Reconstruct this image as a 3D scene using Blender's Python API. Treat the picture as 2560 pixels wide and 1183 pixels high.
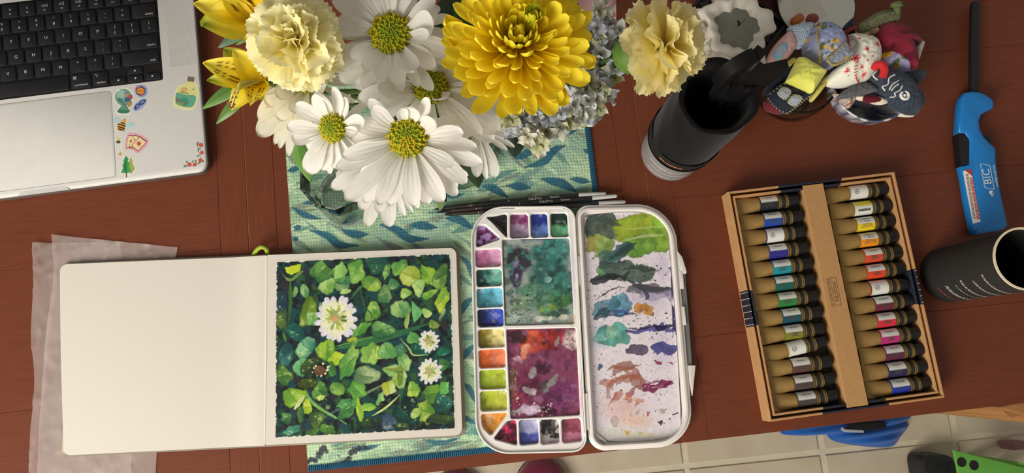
import bpy, math, random
import numpy as np
from mathutils import Vector, Matrix, noise as mnoise
PI = math.pi
sc = bpy.context.scene
COL = sc.collection
for o in list(bpy.data.objects):
    bpy.data.objects.remove(o)

# ---------------------------------------------------------------- camera
F, PITCH, ROLL, H = 1902.7, 0.18013, 0.21536, 0.8434   # focal length in px, tilt, nadir direction, height over table
MC = Matrix.Rotation(-ROLL, 3, 'Z') @ Matrix.Rotation(PITCH, 3, 'X') @ Matrix.Rotation(ROLL, 3, 'Z')
cd = bpy.data.cameras.new('camera'); cam = bpy.data.objects.new('camera', cd); COL.objects.link(cam)
cd.sensor_width = 36.0; cd.lens = 36.0 * F / 2560.0; cd.clip_start = 0.01
cam.matrix_world = Matrix.Translation((0, 0, H)) @ MC.to_4x4()
sc.camera = cam
# ---------------------------------------------------------------- world, window light, exposure
wd = bpy.data.worlds.new('room_light'); sc.world = wd; wd.use_nodes = True
bg = wd.node_tree.nodes['Background']; bg.inputs[0].default_value = (1.0, 0.93, 0.84, 1); bg.inputs[1].default_value = 0.29
def area(name, loc, target, sx, sy, power, col):
    l = bpy.data.lights.new(name, 'AREA'); l.shape = 'RECTANGLE'; l.size = sx; l.size_y = sy
    l.energy = power; l.color = col
    o = bpy.data.objects.new(name, l); COL.objects.link(o); o.location = loc
    o.rotation_euler = (Vector(target) - Vector(loc)).to_track_quat('-Z', 'Y').to_euler()
    return o
area('window_daylight', (-1.00, -1.15, 1.00), (0.0, 0.0, 0.1), 1.0, 1.0, 43, (1.0, 0.94, 0.85))
vs = sc.view_settings
vs.view_transform = 'Standard'; vs.look = 'None'; vs.exposure = 0.0; vs.gamma = 1.0; vs.use_curve_mapping = False

# ---------------------------------------------------------------- helpers
def at(px, py, z=0.0):
    d = MC @ Vector((px - 1280.0, 591.5 - py, -F)); s = (z - H) / d.z
    return Vector((d.x * s, d.y * s, z))
def upx(n, z=0.0): return n * (H - z) / F            # about n photo pixels at height z, in metres
def lin(c):
    if isinstance(c, str):
        c = c.lstrip('#'); c = [int(c[i:i + 2], 16) for i in (0, 2, 4)]
    a = np.asarray(c, float) / 255.0
    return np.where(a <= 0.04045, a / 12.92, ((a + 0.055) / 1.055) ** 2.4)
W = {}                                               # world matrix of every object built
def empty(name, loc, label=None, cat=None, group=None, kind=None):
    o = bpy.data.objects.new(name, None); COL.objects.link(o); o.empty_display_size = 0.02
    o.location = loc; W[o.name] = Matrix.Translation(loc); tag(o, label, cat, group, kind)
    return o
def tag(o, label=None, cat=None, group=None, kind=None):
    if label: o['label'] = label
    if cat: o['category'] = cat
    if group: o['group'] = group
    if kind: o['kind'] = kind
    return o
def put(name, me, parent=None, mw=None):
    o = bpy.data.objects.new(name, me); COL.objects.link(o)
    mw = mw or Matrix.Identity(4)
    W[o.name] = mw.copy()
    if parent is not None:
        o.parent = parent; o.matrix_basis = W[parent.name].inverted() @ mw
    else:
        o.matrix_basis = mw
    return o
def mesh(name, v, f, mat, smooth=True, cols=None):
    me = bpy.data.meshes.new(name)
    if isinstance(v, np.ndarray): v = v.tolist()
    me.from_pydata(v, [], f)
    mats = mat if isinstance(mat, (list, tuple)) else [mat]
    for m in mats: me.materials.append(m)
    if smooth: me.polygons.foreach_set('use_smooth', [True] * len(me.polygons))
    if cols is not None:
        a = me.color_attributes.new('Col', 'FLOAT_COLOR', 'POINT')
        c = np.ones((len(v), 4)); c[:, :3] = np.asarray(cols)
        a.data.foreach_set('color', c.ravel())
    me.update()
    return me
def mk(name, v, f, mat, parent=None, smooth=True, cols=None):
    """mesh in world coordinates; its origin goes to the parent's or to the middle of its base"""
    v = np.asarray(v, float)
    if parent is None:
        org = Vector(((v[:, 0].min() + v[:, 0].max()) / 2, (v[:, 1].min() + v[:, 1].max()) / 2, v[:, 2].min()))
        mw = Matrix.Translation(org)
    else:
        mw = Matrix.Translation(W[parent.name].translation); org = mw.translation
    return put(name, mesh(name, v - np.array(org), f, mat, smooth, cols), parent, mw)
def angle_smooth(o, deg=35):
    me = o.data if hasattr(o, 'data') else o
    me.set_sharp_from_angle(angle=math.radians(deg)); return o
class MB:
    """mesh builder: vertices, faces, vertex colours"""
    def __init__(s): s.v = []; s.f = []; s.c = []
    def add(s, v, f, c=None):
        n = len(s.v); s.v += [tuple(p) for p in v]; s.f += [tuple(i + n for i in q) for q in f]
        cc = (1, 1, 1) if c is None else c
        if np.ndim(cc) == 2: s.c += [tuple(q) for q in cc]
        else: s.c += [tuple(cc)] * len(v)
        return s
    def box(s, c, sx, sy, sz, M=None, col=None, b=0.0):
        v, f = boxgeo(sx, sy, sz, b); M = M or Matrix.Identity(3); c = Vector(c)
        return s.add([c + M @ Vector(p) for p in v], f, col)
    def tube(s, pts, r, n=10, caps=True, col=None):
        pts = [Vector(p) for p in pts]; rr = r if isinstance(r, (list, tuple)) else [r] * len(pts)
        v = []; f = []; up = None
        for i, p in enumerate(pts):
            d = (pts[min(i + 1, len(pts) - 1)] - pts[max(i - 1, 0)]).normalized()
            if up is None: up = Vector((0, 0, 1)) if abs(d.z) < .9 else Vector((1, 0, 0))
            x = d.cross(up).normalized(); y = x.cross(d).normalized(); up = y
            for k in range(n):
                a = 2 * PI * k / n; v.append(p + x * (math.cos(a) * rr[i]) + y * (math.sin(a) * rr[i]))
        for i in range(len(pts) - 1):
            for k in range(n):
                a, b_ = i * n + k, i * n + (k + 1) % n; f.append((a, b_, b_ + n, a + n))
        if caps: f.append(tuple(range(n))[::-1]); f.append(tuple(range((len(pts) - 1) * n, len(pts) * n)))
        return s.add(v, f, col)
    def lathe(s, prof, c=(0, 0, 0), n=32, M=None, col=None, fn=None):
        """prof: (r, z) pairs; axis z through c"""
        M = M or Matrix.Identity(3); c = Vector(c); v = []; f = []
        for (r, z) in prof:
            for k in range(n):
                a = 2 * PI * k / n; rr = fn(r, z, a) if fn else r
                v.append(c + M @ Vector((rr * math.cos(a), rr * math.sin(a), z)))
        for i in range(len(prof) - 1):
            for k in range(n):
                a, b_ = i * n + k, i * n + (k + 1) % n; f.append((a, b_, b_ + n, a + n))
        return s.add(v, f, col)
    def prism(s, poly, z0, z1, col=None, bev=0.0, M=None):
        """poly: 2-d (or 3-d, z ignored) outline, counter-clockwise or not"""
        p = np.array([(q[0], q[1]) for q in poly], float)
        if area2(p) < 0: p = p[::-1]
        n = len(p); loops = []
        if bev > 0:
            q = inset(p, bev)
            loops = [(q, z0), (p, z0 + bev), (p, z1 - bev), (inset(p, bev * .3), z1 - bev * .3), (q, z1)]
        else: loops = [(p, z0), (p, z1)]
        v = [(x, y, z) for (L, z) in loops for (x, y) in L]; f = []
        for i in range(len(loops) - 1):
            for k in range(n):
                a, b_ = i * n + k, i * n + (k + 1) % n; f.append((a, b_, b_ + n, a + n))
        f.append(tuple(range(n))[::-1]); f.append(tuple(range((len(loops) - 1) * n, len(loops) * n)))
        if M is not None: v = [M @ Vector(q) for q in v]
        return s.add(v, f, col)
    def build(s, name, mat, parent=None, smooth=True, ang=35, cols=False):
        o = mk(name, s.v, s.f, mat, parent, smooth, s.c if cols else None)
        if smooth and ang: angle_smooth(o, ang)
        return o
def area2(p):
    x, y = p[:, 0], p[:, 1]; return float(np.sum(x * np.roll(y, -1) - np.roll(x, -1) * y)) / 2
def inset(p, d):
    """move a counter-clockwise outline inwards by d"""
    p = np.asarray(p, float); a = p - np.roll(p, 1, 0); b = np.roll(p, -1, 0) - p
    na = np.stack([-a[:, 1], a[:, 0]], 1) / (np.linalg.norm(a, axis=1)[:, None] + 1e-12)
    nb = np.stack([-b[:, 1], b[:, 0]], 1) / (np.linalg.norm(b, axis=1)[:, None] + 1e-12)
    m = na + nb; l = np.linalg.norm(m, axis=1)[:, None]; m = m / (l + 1e-9)
    k = np.clip(np.sum(m * na, 1)[:, None], .45, 1)
    return p + m * d / k
def boxgeo(sx, sy, sz, b=0.0):
    x, y, z = sx / 2, sy / 2, sz / 2
    if b <= 0:
        v = [(-x, -y, -z), (x, -y, -z), (x, y, -z), (-x, y, -z), (-x, -y, z), (x, -y, z), (x, y, z), (-x, y, z)]
        return v, [(3, 2, 1, 0), (4, 5, 6, 7), (0, 1, 5, 4), (1, 2, 6, 5), (2, 3, 7, 6), (3, 0, 4, 7)]
    v = []
    for (dx, dy, dz) in ((b, b, 0), (0, 0, b)):
        pass
    L = [(b, -z), (0, -z + b), (0, z - b), (b, z)]
    for (i, zz) in L:
        v += [(-x + i, -y + i, zz), (x - i, -y + i, zz), (x - i, y - i, zz), (-x + i, y - i, zz)]
    f = [(3, 2, 1, 0), (12, 13, 14, 15)]
    for i in range(3):
        for k in range(4):
            a, c = i * 4 + k, i * 4 + (k + 1) % 4; f.append((a, c, c + 4, a + 4))
    return v, f
def rrect(x0, y0, x1, y1, r, n=6):
    """rounded rectangle outline; r one radius or four (x0y0, x1y0, x1y1, x0y1)"""
    r = [r] * 4 if not isinstance(r, (list, tuple)) else r; out = []
    for (cx, cy, rr, a0) in ((x0 + r[0], y0 + r[0], r[0], PI), (x1 - r[1], y0 + r[1], r[1], 1.5 * PI),
                             (x1 - r[2], y1 - r[2], r[2], 0), (x0 + r[3], y1 - r[3], r[3], .5 * PI)):
        for k in range(n + 1):
            a = a0 + .5 * PI * k / n; out.append((cx + rr * math.cos(a), cy + rr * math.sin(a)))
    return out
def smooth_poly(pts, n=4):
    """closed Catmull-Rom through 2-d points"""
    p = np.array(pts, float); m = len(p); out = []
    for i in range(m):
        a, b, c, d = p[i - 1], p[i], p[(i + 1) % m], p[(i + 2) % m]
        for k in range(n):
            t = k / n
            out.append(.5 * (2 * b + (c - a) * t + (2 * a - 5 * b + 4 * c - d) * t * t + (3 * b - a - 3 * c + d) * t ** 3))
    return np.array(out)
def spline(pts, n=8):
    p = [np.array(q, float) for q in pts]; p = [2 * p[0] - p[1]] + p + [2 * p[-1] - p[-2]]; out = []
    for i in range(1, len(p) - 2):
        a, b, c, d = p[i - 1:i + 3]
        for k in range(n):
            t = k / n
            out.append(.5 * (2 * b + (c - a) * t + (2 * a - 5 * b + 4 * c - d) * t * t + (3 * b - a - 3 * c + d) * t ** 3))
    out.append(p[-2]); return [Vector(q) for q in out]
class Frame:
    """rigid local frame of a flat thing: origin, yaw; px() maps a photo pixel at height z into it"""
    def __init__(s, org, yaw):
        s.o = Vector(org); s.M = Matrix.Rotation(yaw, 3, 'Z'); s.I = s.M.inverted()
    def w(s, x, y, z=0.0): return s.o + s.M @ Vector((x, y, z))
    def l(s, px, py, z): return s.I @ (at(px, py, z) - s.o)
    def mat(s, x=0, y=0, z=0): return Matrix.Translation(s.w(x, y, z)) @ s.M.to_4x4()
    def ws(s, pts, z=None): return [s.w(p[0], p[1], p[2] if z is None else z) for p in pts]
def yaw_of(a, b):
    d = b - a; return math.atan2(d.y, d.x)
# ---- raster noise in numpy
def vnoise(x, y, seed=0):
    xi = np.floor(x).astype(int); yi = np.floor(y).astype(int); xf = x - xi; yf = y - yi
    def h(a, b):
        n = (a * 374761393 + b * 668265263 + seed * 974634777) & 0x7fffffff
        n = ((n ^ (n >> 13)) * 1274126177) & 0x7fffffff
        return ((n ^ (n >> 16)) & 0xffff) / 65535.0
    u = xf * xf * (3 - 2 * xf); v = yf * yf * (3 - 2 * yf)
    return (h(xi, yi) * (1 - u) + h(xi + 1, yi) * u) * (1 - v) + (h(xi, yi + 1) * (1 - u) + h(xi + 1, yi + 1) * u) * v
def fbm(x, y, seed=0, o=4):
    t = 0; a = .5; n = 0
    for i in range(o):
        t = t + a * vnoise(x * 2 ** i, y * 2 ** i, seed + i * 7); n += a; a *= .5
    return t / n
def sstep(a, b, x):
    t = np.clip((x - a) / (b - a), 0, 1); return t * t * (3 - 2 * t)
def inpoly(X, Y, P):
    r = np.zeros(X.shape, bool); n = len(P); j = n - 1
    for i in range(n):
        xi, yi = P[i]; xj, yj = P[j]
        c = ((yi > Y) != (yj > Y)) & (X < (xj - xi) * (Y - yi) / (yj - yi + 1e-12) + xi)
        r ^= c; j = i
    return r
def grid_faces(nx, ny):
    i = np.arange(nx - 1)[None, :] + nx * np.arange(ny - 1)[:, None]
    return np.stack([i, i + 1, i + nx + 1, i + nx], -1).reshape(-1, 4)
def quadpt(Q, u, v):
    """bilinear point in a quad of (x, y) corners tl, tr, br, bl, u to the right, v downwards"""
    Q = np.asarray(Q, float); u = np.asarray(u)[..., None]; v = np.asarray(v)[..., None]
    return (Q[0] * (1 - u) + Q[1] * u) * (1 - v) + (Q[3] * (1 - u) + Q[2] * u) * v

# ---------------------------------------------------------------- materials
MATS = {}
def _nodes(name):
    m = bpy.data.materials.new(name); m.use_nodes = True
    nt = m.node_tree; return m, nt, nt.nodes['Principled BSDF']
def _bump(nt, b, strength, scale, dist, co):
    t = nt.nodes.new('ShaderNodeTexNoise'); t.inputs['Scale'].default_value = scale; t.inputs['Detail'].default_value = 4
    nt.links.new(co.outputs['Object'], t.inputs['Vector'])
    n = nt.nodes.new('ShaderNodeBump'); n.inputs['Strength'].default_value = strength; n.inputs['Distance'].default_value = dist
    nt.links.new(t.outputs['Fac'], n.inputs['Height']); nt.links.new(n.outputs['Normal'], b.inputs['Normal'])
def M(name, rgb=(200, 200, 200), rough=.5, metal=0.0, spec=.5, var=.06, scale=60, bump=0.0, bscale=400, bdist=.0005,
      sheen=0.0, transl=0.0, stretch=None, rgb2=None, coat=0.0):
    """noise-varied principled material"""
    if name in MATS: return MATS[name]
    m, nt, b = _nodes(name); L = nt.links
    co = nt.nodes.new('ShaderNodeTexCoord'); tx = nt.nodes.new('ShaderNodeTexNoise')
    tx.inputs['Scale'].default_value = scale; tx.inputs['Detail'].default_value = 5
    if stretch:
        mp = nt.nodes.new('ShaderNodeMapping'); mp.inputs['Scale'].default_value = stretch[:3]
        if len(stretch) > 3: mp.inputs['Rotation'].default_value = (0, 0, stretch[3])
        L.new(co.outputs['Object'], mp.inputs['Vector']); L.new(mp.outputs['Vector'], tx.inputs['Vector'])
    else: L.new(co.outputs['Object'], tx.inputs['Vector'])
    rp = nt.nodes.new('ShaderNodeValToRGB'); c = lin(rgb); c2 = lin(rgb2) if rgb2 is not None else c * (1 + var)
    c1 = c if rgb2 is not None else c * (1 - var)
    rp.color_ramp.elements[0].color = (*np.clip(c1, 0, 1), 1); rp.color_ramp.elements[1].color = (*np.clip(c2, 0, 1), 1)
    rp.color_ramp.elements[0].position = .3; rp.color_ramp.elements[1].position = .7
    L.new(tx.outputs['Fac'], rp.inputs['Fac']); L.new(rp.outputs['Color'], b.inputs['Base Color'])
    b.inputs['Roughness'].default_value = rough; b.inputs['Metallic'].default_value = metal
    b.inputs['Specular IOR Level'].default_value = spec
    if sheen: b.inputs['Sheen Weight'].default_value = sheen
    if coat: b.inputs['Coat Weight'].default_value = coat; b.inputs['Coat Roughness'].default_value = .15
    if bump: _bump(nt, b, bump, bscale, bdist, co)
    if transl: _transl(nt, b, rp.outputs['Color'], transl)
    MATS[name] = m; return m
def _transl(nt, b, colout, k):
    t = nt.nodes.new('ShaderNodeBsdfTranslucent'); mx = nt.nodes.new('ShaderNodeMixShader'); mx.inputs[0].default_value = k
    nt.links.new(colout, t.inputs['Color']); out = nt.nodes['Material Output']
    nt.links.new(b.outputs[0], mx.inputs[1]); nt.links.new(t.outputs[0], mx.inputs[2]); nt.links.new(mx.outputs[0], out.inputs['Surface'])
def MV(name, rough=.6, spec=.4, bump=0.0, bscale=400, bdist=.0005, transl=0.0, sheen=0.0, var=.05, scale=80, coat=0.0):
    """colour from the Col attribute (print, paint, petals), slight noise"""
    if name in MATS: return MATS[name]
    m, nt, b = _nodes(name); L = nt.links
    a = nt.nodes.new('ShaderNodeVertexColor'); a.layer_name = 'Col'
    co = nt.nodes.new('ShaderNodeTexCoord'); tx = nt.nodes.new('ShaderNodeTexNoise'); tx.inputs['Scale'].default_value = scale
    L.new(co.outputs['Object'], tx.inputs['Vector'])
    mr = nt.nodes.new('ShaderNodeMapRange'); mr.inputs[1].default_value = .3; mr.inputs[2].default_value = .7
    mr.inputs[3].default_value = 1 - var; mr.inputs[4].default_value = 1 + var
    mx = nt.nodes.new('ShaderNodeVectorMath'); mx.operation = 'SCALE'
    L.new(tx.outputs['Fac'], mr.inputs[0]); L.new(a.outputs['Color'], mx.inputs[0]); L.new(mr.outputs[0], mx.inputs['Scale'])
    L.new(mx.outputs[0], b.inputs['Base Color'])
    b.inputs['Roughness'].default_value = rough; b.inputs['Specular IOR Level'].default_value = spec
    if sheen: b.inputs['Sheen Weight'].default_value = sheen
    if coat: b.inputs['Coat Weight'].default_value = coat; b.inputs['Coat Roughness'].default_value = .12
    if bump: _bump(nt, b, bump, bscale, bdist, co)
    if transl: _transl(nt, b, mx.outputs[0], transl)
    MATS[name] = m; return m
def MG(name, rgb=(255, 255, 255), rough=0.02, ior=1.45):
    if name in MATS: return MATS[name]
    m, nt, b = _nodes(name); c = lin(rgb)
    tx = nt.nodes.new('ShaderNodeTexNoise'); tx.inputs['Scale'].default_value = 30
    rp = nt.nodes.new('ShaderNodeValToRGB'); rp.color_ramp.elements[0].color = (*c * .97, 1); rp.color_ramp.elements[1].color = (*c, 1)
    nt.links.new(tx.outputs['Fac'], rp.inputs['Fac']); nt.links.new(rp.outputs['Color'], b.inputs['Base Color'])
    b.inputs['Roughness'].default_value = rough; b.inputs['Transmission Weight'].default_value = 1; b.inputs['IOR'].default_value = ior
    MATS[name] = m; return m
# ---- lettering as meshes
_TX = {}
def text_geo(s, size=1.0):
    """vertices (n,2), faces of a text line, centred"""
    if s not in _TX:
        c = bpy.data.curves.new('t', 'FONT'); c.body = s; c.size = 1.0; c.align_x = 'CENTER'; c.align_y = 'CENTER'; c.resolution_u = 2
        o = bpy.data.objects.new('t', c); COL.objects.link(o)
        dg = bpy.context.evaluated_depsgraph_get(); me = bpy.data.meshes.new_from_object(o.evaluated_get(dg))
        _TX[s] = ([(v.co.x, v.co.y) for v in me.vertices], [tuple(p.vertices) for p in me.polygons])
        bpy.data.objects.remove(o); bpy.data.meshes.remove(me); bpy.data.curves.remove(c)
    v, f = _TX[s]; return [(x * size, y * size) for x, y in v], f
# ================================================================ floor and table
FZ = -0.74
TB0, TB1 = at(1100, 1178, 0), at(2560, 1007, 0)
TY = yaw_of(TB0, TB1)                                   # direction of the table's front edge
TF = Frame(at(1450, 1138, 0), TY)                       # on the front edge; +y runs away from the viewer
m_wood = M('cherry_wood', (108, 55, 35), .42, spec=.28, rgb2=(118, 61, 40), scale=26, stretch=(1.2, 12, 6), bump=.04, bscale=120, bdist=.0004)
m_wood_v = M('cherry_wood_cross', (110, 56, 36), .42, spec=.28, rgb2=(118, 61, 40), scale=26, stretch=(12, 1.2, 6), bump=.04, bscale=120, bdist=.0004)
m_glue = M('pale_glue_line', (150, 92, 52), .6)
m_vinyl = M('beige_vinyl', (196, 182, 156), .55, rgb2=(212, 200, 176), scale=9, bump=.1, bscale=60)
m_joint = M('pale_grout', (218, 208, 184), .7)
# vinyl floor tiles
g0 = at(2055, 1132, FZ); g1 = at(2390, 1096, FZ); FR = Frame(g0, yaw_of(at(1900, 1147, FZ), g1))
tile = (at(2055, 1132, FZ) - at(1715, 1165, FZ)).length
fl = mk('floor', [FR.w(-3, -2.6, -.004), FR.w(3, -2.6, -.004), FR.w(3, 2.6, -.004), FR.w(-3, 2.6, -.004),
                  FR.w(-3, -2.6, -.03), FR.w(3, -2.6, -.03), FR.w(3, 2.6, -.03), FR.w(-3, 2.6, -.03)],
        [(0, 1, 2, 3), (7, 6, 5, 4), (0, 4, 5, 1), (1, 5, 6, 2), (2, 6, 7, 3), (3, 7, 4, 0)], m_joint, smooth=False)
tag(fl, 'beige stone-look vinyl tile floor below the table', 'floor', kind='structure')
tv, tf = boxgeo(tile - .012, tile - .012, .004, .0012)
tme = mesh('floor_tile', tv, tf, m_vinyl, False)
for i in range(-8, 6):
    for j in range(-6, 4):
        put('floor_tile', tme, fl, FR.mat((i + .5) * tile, (j + .5) * tile, -.002))
# table: end sections of cross planks, framed by boards at both leaf joints
tab = empty('dining_table', TF.w(0, .35, FZ), 'reddish cherry wood dining table with visible planks and leaf joints', 'table')
xl0 = TF.l(615, 460, 0).x; xr0 = TF.l(1612, 430, 0).x   # the two leaf joints
xl1 = TF.l(548, 540, 0).x; xr1 = TF.l(1680, 470, 0).x
xl2 = 2 * xl0 - xl1; xr2 = 2 * xr0 - xr1
DEP = 1.0; TH = .024
def board(x0, x1, y0, y1, mat, name='plank', dz=0.0):
    g = .0002
    v, f = boxgeo(x1 - x0 - g, y1 - y0 - g, TH, .0003)
    return put(name, mesh(name, v, f, mat, False), tab, TF.mat((x0 + x1) / 2, (y0 + y1) / 2, -TH / 2 + dz))
ys = [0.0]
yr = [TF.l(1750, 842, 0).y, TF.l(1750, 490, 0).y, TF.l(2420, 122, 0).y]
ysr = [0] + yr + [yr[2] + .17, DEP]
ysl = [0, TF.l(30, 1030, 0).y, TF.l(552, 622, 0).y, TF.l(552, 622, 0).y + .17, TF.l(552, 622, 0).y + .34, DEP]
ysl = [max(0, y) for y in ysl]
random.seed(4)
for (x0, x1, yy) in ((-1.15, xl1, ysl), (xr1, 0.95, ysr), (xl2, xr2, ysr)):
    for a, b in zip(yy[:-1], yy[1:]):
        if b - a > .02: board(x0, x1, a, b, m_wood, dz=random.uniform(-.0002, 0))
for (a, b) in ((xl1, xl0 - .0004), (xl0 + .0004, xl2), (xr2, xr0 - .0004), (xr0 + .0004, xr1)):
    board(a, b, 0, DEP, m_wood_v, 'frame_board')
b = MB()
for x in (xl0, xr0): b.box(TF.w(x, DEP / 2, -.006), .0014, DEP, .0108, TF.M)
b.build('leaf_joint', m_glue, tab, False)
b = MB()
b.box(TF.w(-.1, .07, -.065), 1.9, .022, .08, TF.M, b=.002); b.build('apron', m_wood, tab, False)
b = MB(); b.box(TF.w(-.1, DEP - .07, -.065), 1.9, .022, .08, TF.M, b=.002); b.build('apron', m_wood, tab, False)
for x in (-1.05, .85):
    for y in (.1, DEP - .1):
        b = MB(); b.tube([TF.w(x, y, -TH), TF.w(x, y, -.14), TF.w(x, y, -.18), TF.w(x, y, FZ)], [.035, .035, .03, .02], 12)
        b.build('leg', m_wood_v, tab)
# ================================================================ laptop
LZ = 0.0158
pr = MV('printed_ink', .55, var=.03)
LF = Frame(at(518, 426, LZ), yaw_of(at(29.6, 106, LZ), at(245.6, 80.3, LZ)))   # front right corner of the base
LF.o.z = 0
m_alu = M('silver_aluminium', (226, 225, 220), .5, metal=.1, spec=.4, var=.02, scale=300)
m_alu_d = M('aluminium_edge_shaded', (120, 118, 114), .4, metal=.6, var=.02)  # base aluminium darkened, the side's shade is put into the colour
m_keyw = M('black_key_well', (22, 22, 24), .5, var=.1)
m_key = M('black_key', (33, 33, 36), .55, spec=.35, var=.06, scale=200)
m_leg = M('key_print', (205, 205, 205), .6, var=.02)
m_pad = M('glass_trackpad', (222, 221, 215), .45, metal=.05, spec=.4, var=.02)
lap = empty('laptop', LF.w(-.178, .124, 0), 'silver laptop with black keys and stickers on its palm rest', 'laptop')
LW, LD = .3557, .2481
def slab(name, pts, z0, z1, mat, parent, bev=.0, smooth=True, frame=LF):
    b = MB(); b.prism(pts, z0, z1, bev=bev); b.v = [tuple(frame.w(*p)) for p in b.v]
    return b.build(name, mat, parent, smooth, 30)
base = slab('base', rrect(-LW, 0, 0, LD, .0105, 8), .001, LZ, m_alu, lap, .0022)
slab('base_rim', rrect(-LW - .0002, -.0002, .0002, LD + .0002, .0107, 8), .0028, .0118, m_alu_d, lap, .0004)
for (x, y) in ((-.03, .03), (-.03, LD - .03), (-LW + .03, .03), (-LW + .03, LD - .03)):
    b = MB(); b.lathe([(0, 0), (.007, 0), (.007, .0012), (0, .0012)], LF.w(x, y, 0), 16); b.build('foot', m_keyw, lap)
# keyboard: right edge and rows taken from the P key
U, V = .01905, .0189
P0 = LF.l(245.6, 80.3, LZ)
kx1 = P0.x + (14.5 - 11.0) * U + .0                     # P is the 10th letter key: 1.5 + 9.5 = 11 units from the left edge
kx0 = kx1 - 14.5 * U
ky = {r: P0.y + (2 - i) * V for i, r in enumerate('FNQAZB')}
slab('key_well', rrect(kx0 - .0012, ky['B'] - V / 2 - .0008, kx1 + .0012, ky['F'] + V / 2 + .0012, .0025, 4), LZ - .0015, LZ + .00012, m_keyw, lap)
KC = {}
def keymesh(w, h):
    k = (round(w, 5), round(h, 5))
    if k not in KC:
        b = MB(); b.prism(rrect(-w / 2, -h / 2, w / 2, h / 2, .0017, 3), 0, .00125, bev=.0004)
        me = mesh('key', b.v, b.f, m_key); me.set_sharp_from_angle(angle=.6); KC[k] = me
    return KC[k]
def legend(ko, items, cx, cy, lab=None):
    b = MB()
    for (s, dx, dy, sz) in items:
        v, f = text_geo(s, sz)
        b.add([LF.w(cx + dx + x, cy + dy + y, LZ + .0014) for x, y in v], f)
    if b.v: b.build('legend', m_leg, ko, False)
def key(row, x0, w, items, h=None, dy=0.0, size=.0042):
    kw = w * U - .0026; kh = (h or V) - .0027; cx = kx0 + x0 * U + w * U / 2; cy = ky[row] + dy
    o = put('key', keymesh(kw, kh), lap, LF.mat(cx, cy, LZ + .0001))
    legend(o, items, cx, cy)
nums = [('~', '`'), ('!', '1'), ('@', '2'), ('#', '3'), ('$', '4'), ('%', '5'), ('^', '6'), ('&', '7'), ('*', '8'), ('(', '9'), (')', '0'), ('_', '-'), ('+', '=')]
for i, (a, c) in enumerate(nums): key('N', i, 1, [(a, 0, .0036, .0036), (c, 0, -.0028, .0046)])
key('N', 13, 1.5, [('delete', .0056, -.0044, .0036)])
fs = ['esc'] + ['F%d' % i for i in range(1, 13)] + ['']
ic = {5: '¤', 6: '☾', 7: '◁◁', 8: '▷‖', 9: '▷▷', 10: '◁', 11: '◁)', 12: '◁))'}
x = 0
for i, s in enumerate(fs):
    w = 1.5 if i == 0 else 1
    key('F', x, w, ([(s, 0, -.0042, .0026)] if s else []) + ([(ic[i], 0, .0012, .004)] if i in ic else [])); x += w
key('Q', 0, 1.5, [('tab', -.006, -.0044, .0036)])
for i, s in enumerate('QWERTYUIOP'): key('Q', 1.5 + i, 1, [(s, 0, 0, .0054)])
for i, (a, c) in enumerate((('{', '['), ('}', ']'), ('|', '\\'))): key('Q', 11.5 + i, 1, [(a, 0, .0034, .0042), (c, 0, -.0034, .0042)])
key('A', 0, 1.75, [('caps lock', -.004, -.0044, .0036)])
for i, s in enumerate('ASDFGHJKL'): key('A', 1.75 + i, 1, [(s, 0, 0, .0054)] + ([('_', 0, -.004, .0036)] if s in 'FJ' else []))
for i, (a, c) in enumerate(((':', ';'), ('"', "'"))): key('A', 10.75 + i, 1, [(a, 0, .0032, .0046), (c, 0, -.0032, .0046)])
key('A', 12.75, 1.75, [('return', .0078, -.0044, .0036)])
key('Z', 0, 2.25, [('shift', -.013, -.0044, .0036)])
for i, s in enumerate('ZXCVBNM'): key('Z', 2.25 + i, 1, [(s, 0, 0, .0054)])
for i, (a, c) in enumerate((('<', ','), ('>', '.'), ('?', '/'))): key('Z', 9.25 + i, 1, [(a, 0, .0034, .0044), (c, 0, -.0034, .0044)])
key('Z', 12.25, 2.25, [('shift', .0136, -.0044, .0036)])
x = 0
for (w, it) in ((1, [('fn', .003, .004, .0034)]), (1, [('control', 0, -.0044, .003)]), (1, [('option', 0, -.0044, .0032)]), (1.25, [('command', 0, -.0044, .0034)]),
                (5, []), (1.25, [('\u2318', -.0066, .004, .0048), ('command', 0, -.0044, .0036)]), (1, [('\u2325', -.0044, .004, .0044), ('option', .0004, -.0044, .0036)])):
    key('B', x, w, it); x += w
hh = V / 2 + .0012
key('B', x, 1, [('\u25c0', 0, 0, .003)], hh, -V / 4); key('B', x + 1, 1, [('\u25b2', 0, 0, .003)], hh, V / 4 - .0002)
key('B', x + 1, 1, [('\u25bc', 0, 0, .003)], hh, -V / 4 - .0002); key('B', x + 2, 1, [('\u25b6', 0, 0, .003)], hh, -V / 4)
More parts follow.
